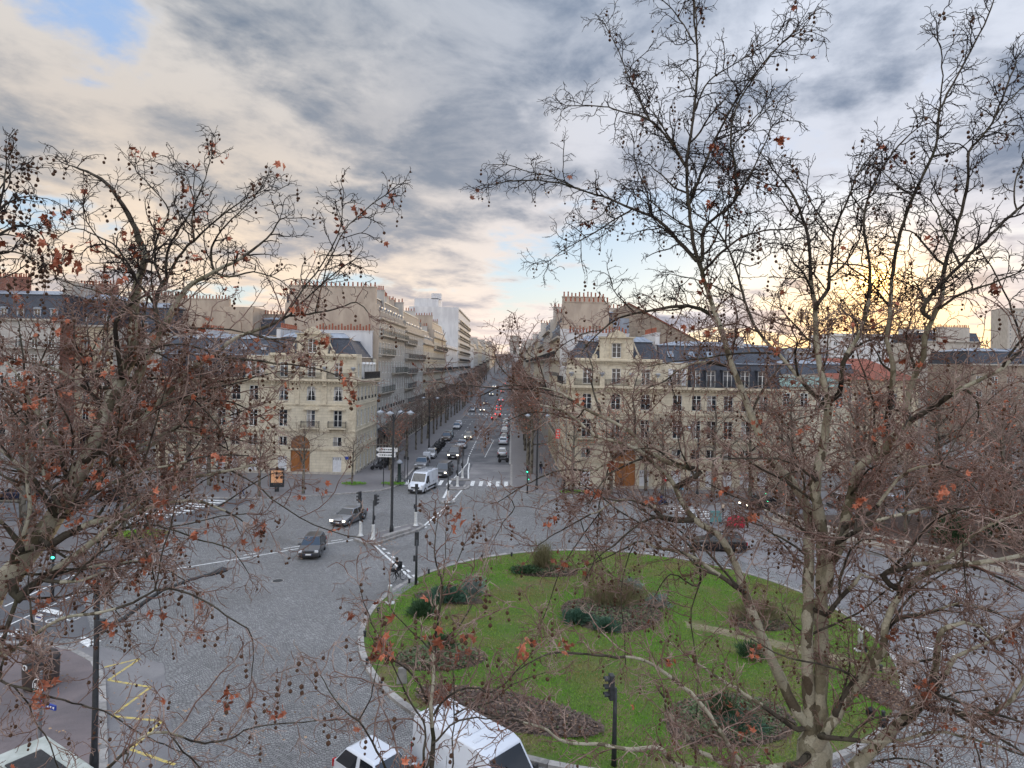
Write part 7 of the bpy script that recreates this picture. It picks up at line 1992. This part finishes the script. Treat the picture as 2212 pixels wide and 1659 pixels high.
kinds = []
for s, (h, sp, lm, tr_r) in enumerate(((11, 3.2, 13, .2), (12.5, 3.4, 14, .22), (9.5, 2.9, 12, .16), (13.5, 4.0, 15, .24))):
    t, tips = grown_tree('street_tree', 'bare street tree', h, sp, lm, 0, 'bare trees of the avenue', 100 + s, tr_r)
    kinds.append((t, tips))
for i in (1, 3): crown_leaves(*kinds[i], 260)
random.seed(11)
def plant(i, x, y, label, group, z=.12, s=1.0, first=[True] * 8):
    t = kinds[i][0]
    if first[i]: first[i] = False; t.location = (x, y, z); t.scale = (s, s, s); t['label'] = label; t['group'] = group; return t
    return dup(t, (x, y, z), random.uniform(0, 6.3), label, group, s)
y = 110; k = 0
NTH = ORD + ['%s' % w for w in ('seventeenth', 'eighteenth', 'nineteenth', 'twentieth', 'twenty first', 'twenty second', 'twenty third', 'twenty fourth', 'twenty fifth', 'twenty sixth', 'twenty seventh', 'twenty eighth', 'twenty ninth', 'thirtieth', 'thirty first', 'thirty second', 'thirty third', 'thirty fourth')]
while y < 465:
    plant((0, 2, 0, 1)[k % 4], -17.6 + random.uniform(-.3, .3), y, 'bare tree on the left avenue pavement, %s from the near corner' % NTH[k], 'bare trees of the left avenue pavement', hill(y) + .12, random.uniform(.85, 1.05) * (1.15 if y > 230 else 1)); y += 9.2 if y < 240 else 15; k += 1
y = 95; k = 0
while y < 465:
    plant((1, 3, 1, 0)[k % 4], 3.0 + random.uniform(-.3, .3), y, 'bare tree with a few rusty leaves on the right avenue pavement, %s along' % NTH[k], 'bare trees of the right avenue pavement', hill(y) + .12, random.uniform(.95, 1.15)); y += 8.6 if y < 220 else 14; k += 1
p = g(760, 1047, .14); plant(2, p.x, p.y, 'small dark bare tree in front of the left corner of the cream building', 'single street trees', .12, .72)
p = g(846, 1049, .14); plant(3, p.x, p.y, 'thick trunked bare tree on the left pavement corner near the direction sign', 'single street trees', .12, .8)
plant(0, -17.8, 96, 'bare tree on the left pavement beside the parked grey van', 'single street trees', .12, .85); plant(2, -18.0, 103.5, 'slim bare tree by the scooters on the left pavement', 'single street trees', .12, .9)
for i, (u, v, kk, s) in enumerate(((655, 1066, 2, .95), (560, 1072, 0, .72), (470, 1062, 2, .85), (380, 1062, 3, .9))):
    p = g(u, v, .14); plant(kk, p.x, p.y, 'bare tree on the pavement before the left corner building, %s from its oak door' % ORD[i], 'trees before the left corner building', .12, s)
for i, (u, v, kk, s) in enumerate(((1319, 1067, 3, .9), (1236, 1063, 1, .85), (1430, 1072, 1, .9), (1540, 1075, 3, .95), (1620, 1078, 1, 1.0), (1395, 1060, 0, .9))):
    p = g(u, v, .14); plant(kk, p.x, p.y, 'bare tree on the pavement before the right corner building, %s one' % ORD[i], 'trees before the right corner building', .12, s)
left_spots = [(-37.5, 50), (-42, 57), (-47, 49), (-38, 82), (-45, 84), (-52, 82), (-52, 60), (-58, 53), (-60, 84), (-66, 60), (-44, 90.5 - 2), (-68, 82), (-39, 43.5), (-54, 45), (-62, 70 - 2), (-34.8, 58.5)]
for i, (x, y) in enumerate(left_spots):
    plant((1, 3, 3, 1)[i % 4], x, y, 'bare plane tree in the tangle left of the side street, %s of the group' % ORD[i], 'bare trees of the left side', .1, random.uniform(1.0, 1.3) if i != 15 else .7)

for i, (x, y) in enumerate(((-15, 560), (-9, 575), (-3, 562), (1, 590), (-12, 610), (-5, 640), (-14, 700), (0, 720), (-7, 760), (-12, 860), (-3, 880), (-8, 1000))):
    plant((1, 3)[i % 2], x, y, 'bare tree on the small square high up the avenue, below the arch', 'trees of the far square', hill(y), 1.25)
# brown garden wood at the right
brush = []
for s, (h, sp) in enumerate(((6.5, 2.4), (4.5, 2.2), (9, 2.8))):
    t, tips = grown_tree('garden_tree', 'brown bare garden tree', h, sp, 15, 0, 'brown bare trees of the garden', 300 + s, .09 + .02 * s, .16, 1.25, 'street_bark', 'brown_twig', .08, 1.9)
    crown_leaves(t, tips, 200, 'leaf', 1.2); brush.append(t)
random.seed(5); n_ = 0
def inside(x, y): return x > 27.5 + max(0, (69 - y)) * .78 and y < 72 and y > 37
spots = []
while len(spots) < 62:
    x, y = random.uniform(28, 84), random.uniform(38, 72)
    if inside(x - 1.2, y) and all((x - a) ** 2 + (y - b) ** 2 > 5.5 for a, b in spots): spots.append((x, y))
spots.sort(key=lambda q: q[1])
for i, (x, y) in enumerate(spots):
    b = brush[i % 3]; lab = 'brown leafless %s in the garden behind the low wall' % ('tall thin tree', 'shrubby tree', 'multi branched tree')[0 if i % 3 == 2 else 1 if i % 3 == 1 else 2]
    s = random.uniform(1.0, 1.75)
    if i < 3: b.location = (x, y, .1); b['label'] = lab; b.scale = (s, s, s); b['group'] = 'brown leafless garden trees'
    else: dup(b, (x, y, .1), random.uniform(0, 6.3), lab, 'brown leafless garden trees', s)
for i, (x, y, k, s) in enumerate(((31, 71, 3, 1.15), (38, 66, 1, 1.2), (46, 70, 3, 1.25), (55, 62, 1, 1.25), (64, 70, 3, 1.3), (50, 52, 3, 1.1), (60, 48, 1, 1.2), (74, 56, 3, 1.3), (34, 81, 1, 1.1), (44, 82, 3, 1.2), (54, 82, 1, 1.2), (64, 83, 3, 1.2))):
    plant(k, x, y, 'tall bare tree rising from the brown garden, %s from its left corner' % ORD[i], 'tall bare trees of the garden', .1, s)
struct('garden_soil', MB().sheet([(27.6, 69.6), (30, 64.2), (36.2, 57.4), (41.4, 51.2), (54, 38), (88, 38), (88, 72.6), (30, 71.4)], .16), M['mulch'])

# ---- shrubs
def shrub(label, c, ra, rb, h, mat, n=900, leaf=(.16, .03), up=.6, group=None, name='shrub', spiky=False, rz=0):
    root = thing(name, label, 'shrub', c, rz, group)
    k = rng.uniform(0, 1, n) ** .6; a = rng.uniform(0, 2 * math.pi, n); e = np.arcsin(rng.uniform(0, 1, n) ** .7)
    lump = 1 + .25 * np.sin(a * 3 + c[0]) * np.cos(e * 4 + c[1]) + rng.normal(0, .08, n)
    P = np.c_[ra * k * np.cos(a) * np.cos(e) * lump, rb * k * np.sin(a) * np.cos(e) * lump, h * (.08 + k * np.sin(e) * lump)]
    D = P / np.maximum(np.linalg.norm(P, axis=1, keepdims=True), .05) + rng.normal(0, .45, (n, 3)) + np.array([0, 0, up])
    D /= np.linalg.norm(D, axis=1, keepdims=True)
    S_ = np.cross(D, rng.normal(0, 1, (n, 3))); S_ /= np.maximum(np.linalg.norm(S_, axis=1, keepdims=True), 1e-6)
    L_ = leaf[0] * rng.uniform(.6, 1.4, (n, 1)); w_ = leaf[1] * rng.uniform(.6, 1.4, (n, 1))
    V_ = np.stack([P - S_ * w_, P + S_ * w_, P + D * L_ + S_ * w_ * .25, P + D * L_ - S_ * w_ * .25], 1).reshape(-1, 3)
    tag(link('foliage', np_mesh('foliage', V_, np.arange(n * 4).reshape(-1, 4), M[mat], False), root), kind='stuff')
    st = Tubes()
    for i in range(14):
        t = i * .45; st.add([(0, 0, -.05), (ra * .3 * math.cos(t), rb * .3 * math.sin(t), h * .45), (ra * .6 * math.cos(t), rb * .6 * math.sin(t), h * .8)], [.02, .014, .006], 4)
    link('stems', st.mesh('stems', 'street_bark'), root)
    return root
def sg(u, v): return tuple(g(u, v, .15))
shrub('olive brown spherical broom bush on the far side of the lawn', sg(1172, 1232), .95, .8, 1.75, 'shrub_olive', 2600, (.45, .012), 1.1)
shrub('dark low evergreen mat left of the broom bush', sg(1139, 1238), 1.5, .8, .45, 'shrub_dark', 1500, (.14, .05))
shrub('dark spreading conifer at the left lawn bed', sg(912, 1330), .85, .7, .8, 'shrub_dark', 2200, (.26, .025), .3)
shrub('blue green juniper behind the dark conifer on the left lawn', sg(968, 1300), 1.4, .7, .8, 'shrub_blue', 3000, (.24, .025), .4)
shrub('grey green feathery bush right of the blue juniper', sg(1022, 1285), .9, .7, 1.1, 'shrub_grey', 1800, (.3, .014), .9)
shrub('teal juniper at the left front of the middle bed', sg(1246, 1345), 1.0, .7, .65, 'shrub_blue', 2200, (.22, .025), .4)
shrub('second smaller teal juniper low in the middle bed', sg(1310, 1362), .8, .7, .6, 'shrub_blue', 1400, (.2, .025), .4)
shrub('tall fawn ornamental grass in the middle bed', sg(1330, 1310), 2.1, 1.2, 1.35, 'shrub_olive', 3600, (.5, .012), 1.3)
shrub('silver leaved bush at the back of the middle bed', sg(1362, 1283), .9, .7, .9, 'shrub_grey', 1500, (.2, .035))
shrub('silver leaved bush at the right of the middle bed', sg(1420, 1312), .8, .6, .7, 'shrub_grey', 1200, (.2, .035))
shrub('brown olive bush at the right rear lawn edge', sg(1640, 1342), 1.9, 1.3, 1.1, 'shrub_olive', 2600, (.35, .015), .9)
shrub('tuft of dark green fern on the open right lawn', sg(1622, 1420), .8, .7, .6, 'shrub_dark', 1100, (.3, .02), .9)
shrub('pointed dark evergreen in the lower right bed', sg(1558, 1560), .7, .6, 1.1, 'shrub_dark', 1800, (.22, .03), .6)
shrub('green blue juniper spreading in the lower right bed', sg(1600, 1575), 1.2, .9, .5, 'shrub_blue', 2200, (.24, .025), .4)
shrub('small pine like shrub behind the near left bed', sg(955, 1404), .8, .5, .7, 'shrub_dark', 1300, (.22, .02), .6)
for i, (x, y) in enumerate(((47, 62), (58, 58), (41, 60), (66, 52))): shrub('dark evergreen bush inside the brown garden, %s' % ('nearest the wall', 'in its middle', 'second from the wall', 'at its far right')[(2, 1, 0, 3)[i]], (x, y, .15), 1.6, 1.5, 2.8, 'shrub_dark', 2600, (.28, .06), .3)
def covering(name, c, ra, rb, t, n, mat, leaf=.1, z=.3, lift=.3):
    a = rng.uniform(0, 2 * math.pi, n); q = np.sqrt(rng.uniform(0, 1, n)); x, y = q * ra * np.cos(a), q * rb * np.sin(a)
    P = np.c_[c.x + x * math.cos(t) - y * math.sin(t), c.y + x * math.sin(t) + y * math.cos(t), .16 + z * (1 - q ** 3) + rng.uniform(0, .12, n)]
    D = rng.normal(0, 1, (n, 3)); D[:, 2] = np.abs(D[:, 2]) * lift; D /= np.linalg.norm(D, axis=1, keepdims=True)
    S_ = np.cross(D, rng.normal(0, .3, (n, 3)) + np.array([0, 0, 1])); S_ /= np.maximum(np.linalg.norm(S_, axis=1, keepdims=True), 1e-6)
    L_ = leaf * rng.uniform(.6, 1.5, (n, 1))
    V_ = np.stack([P, P + D * L_ * .5 + S_ * L_ * .4, P + D * L_, P + D * L_ * .5 - S_ * L_ * .4], 1).reshape(-1, 3)
    tag(link(name, np_mesh(name, V_, np.arange(n * 4).reshape(-1, 4), M[mat], False)), kind='stuff')
for k, n1, n2, n3 in (('a', 2600, 500, 900), ('b', 500, 300, 700), ('c', 900, 500, 900), ('d', 1500, 800, 1800), ('e', 4600, 700, 2200), ('f', 500, 400, 600), ('m', 200, 900, 4000), ('h', 0, 500, 600)):
    c, (ra, rb), t = beds[k]
    if n1: covering('ground_cover', c, ra * .9, rb * .9, t, n1, 'cover', .13, .22)
    covering('fallen_leaves', c, ra, rb, t, n2, 'leaf_pale', .09, .2, .15); covering('leaf_litter', c, ra, rb, t, n3, 'mulch', .12, .2, .4)
lc = Vector((CX, CY, 0)); covering('fallen_leaves', lc, CR_ - .5, CR_ - .5, 0, 1500, 'leaf_pale', .085, .02, .15)
def strip(name, u, v, n, sx, sy, leaf=.12):
    c = g(u, v); covering(name, Vector((c.x, c.y, -.15)), sx, sy, 0, n, 'leaf_pale', leaf, .0, .2)
for u, v, n, sx, sy in ((150, 1450, 120, 5, 4), (420, 1560, 90, 6, 4), (650, 1590, 60, 4, 3), (300, 1250, 140, 7, 6), (700, 1180, 40, 8, 5), (1900, 1180, 220, 8, 8), (1100, 1170, 40, 9, 4), (820, 1178, 50, 1.5, .8)): strip('fallen_leaves', u, v, n, sx, sy)
gp = g(300, 1160); covering('grass_patch', gp, 2.4, 1.4, .2, 2600, 'grass', .14, .1, 1.4)
for u, v in ((765, 1048), (850, 1048), (1236, 1066)): covering('grass_patch', g(u, v), 1.6, 1.0, 0, 900, 'grass', .1, .04, 1.2)
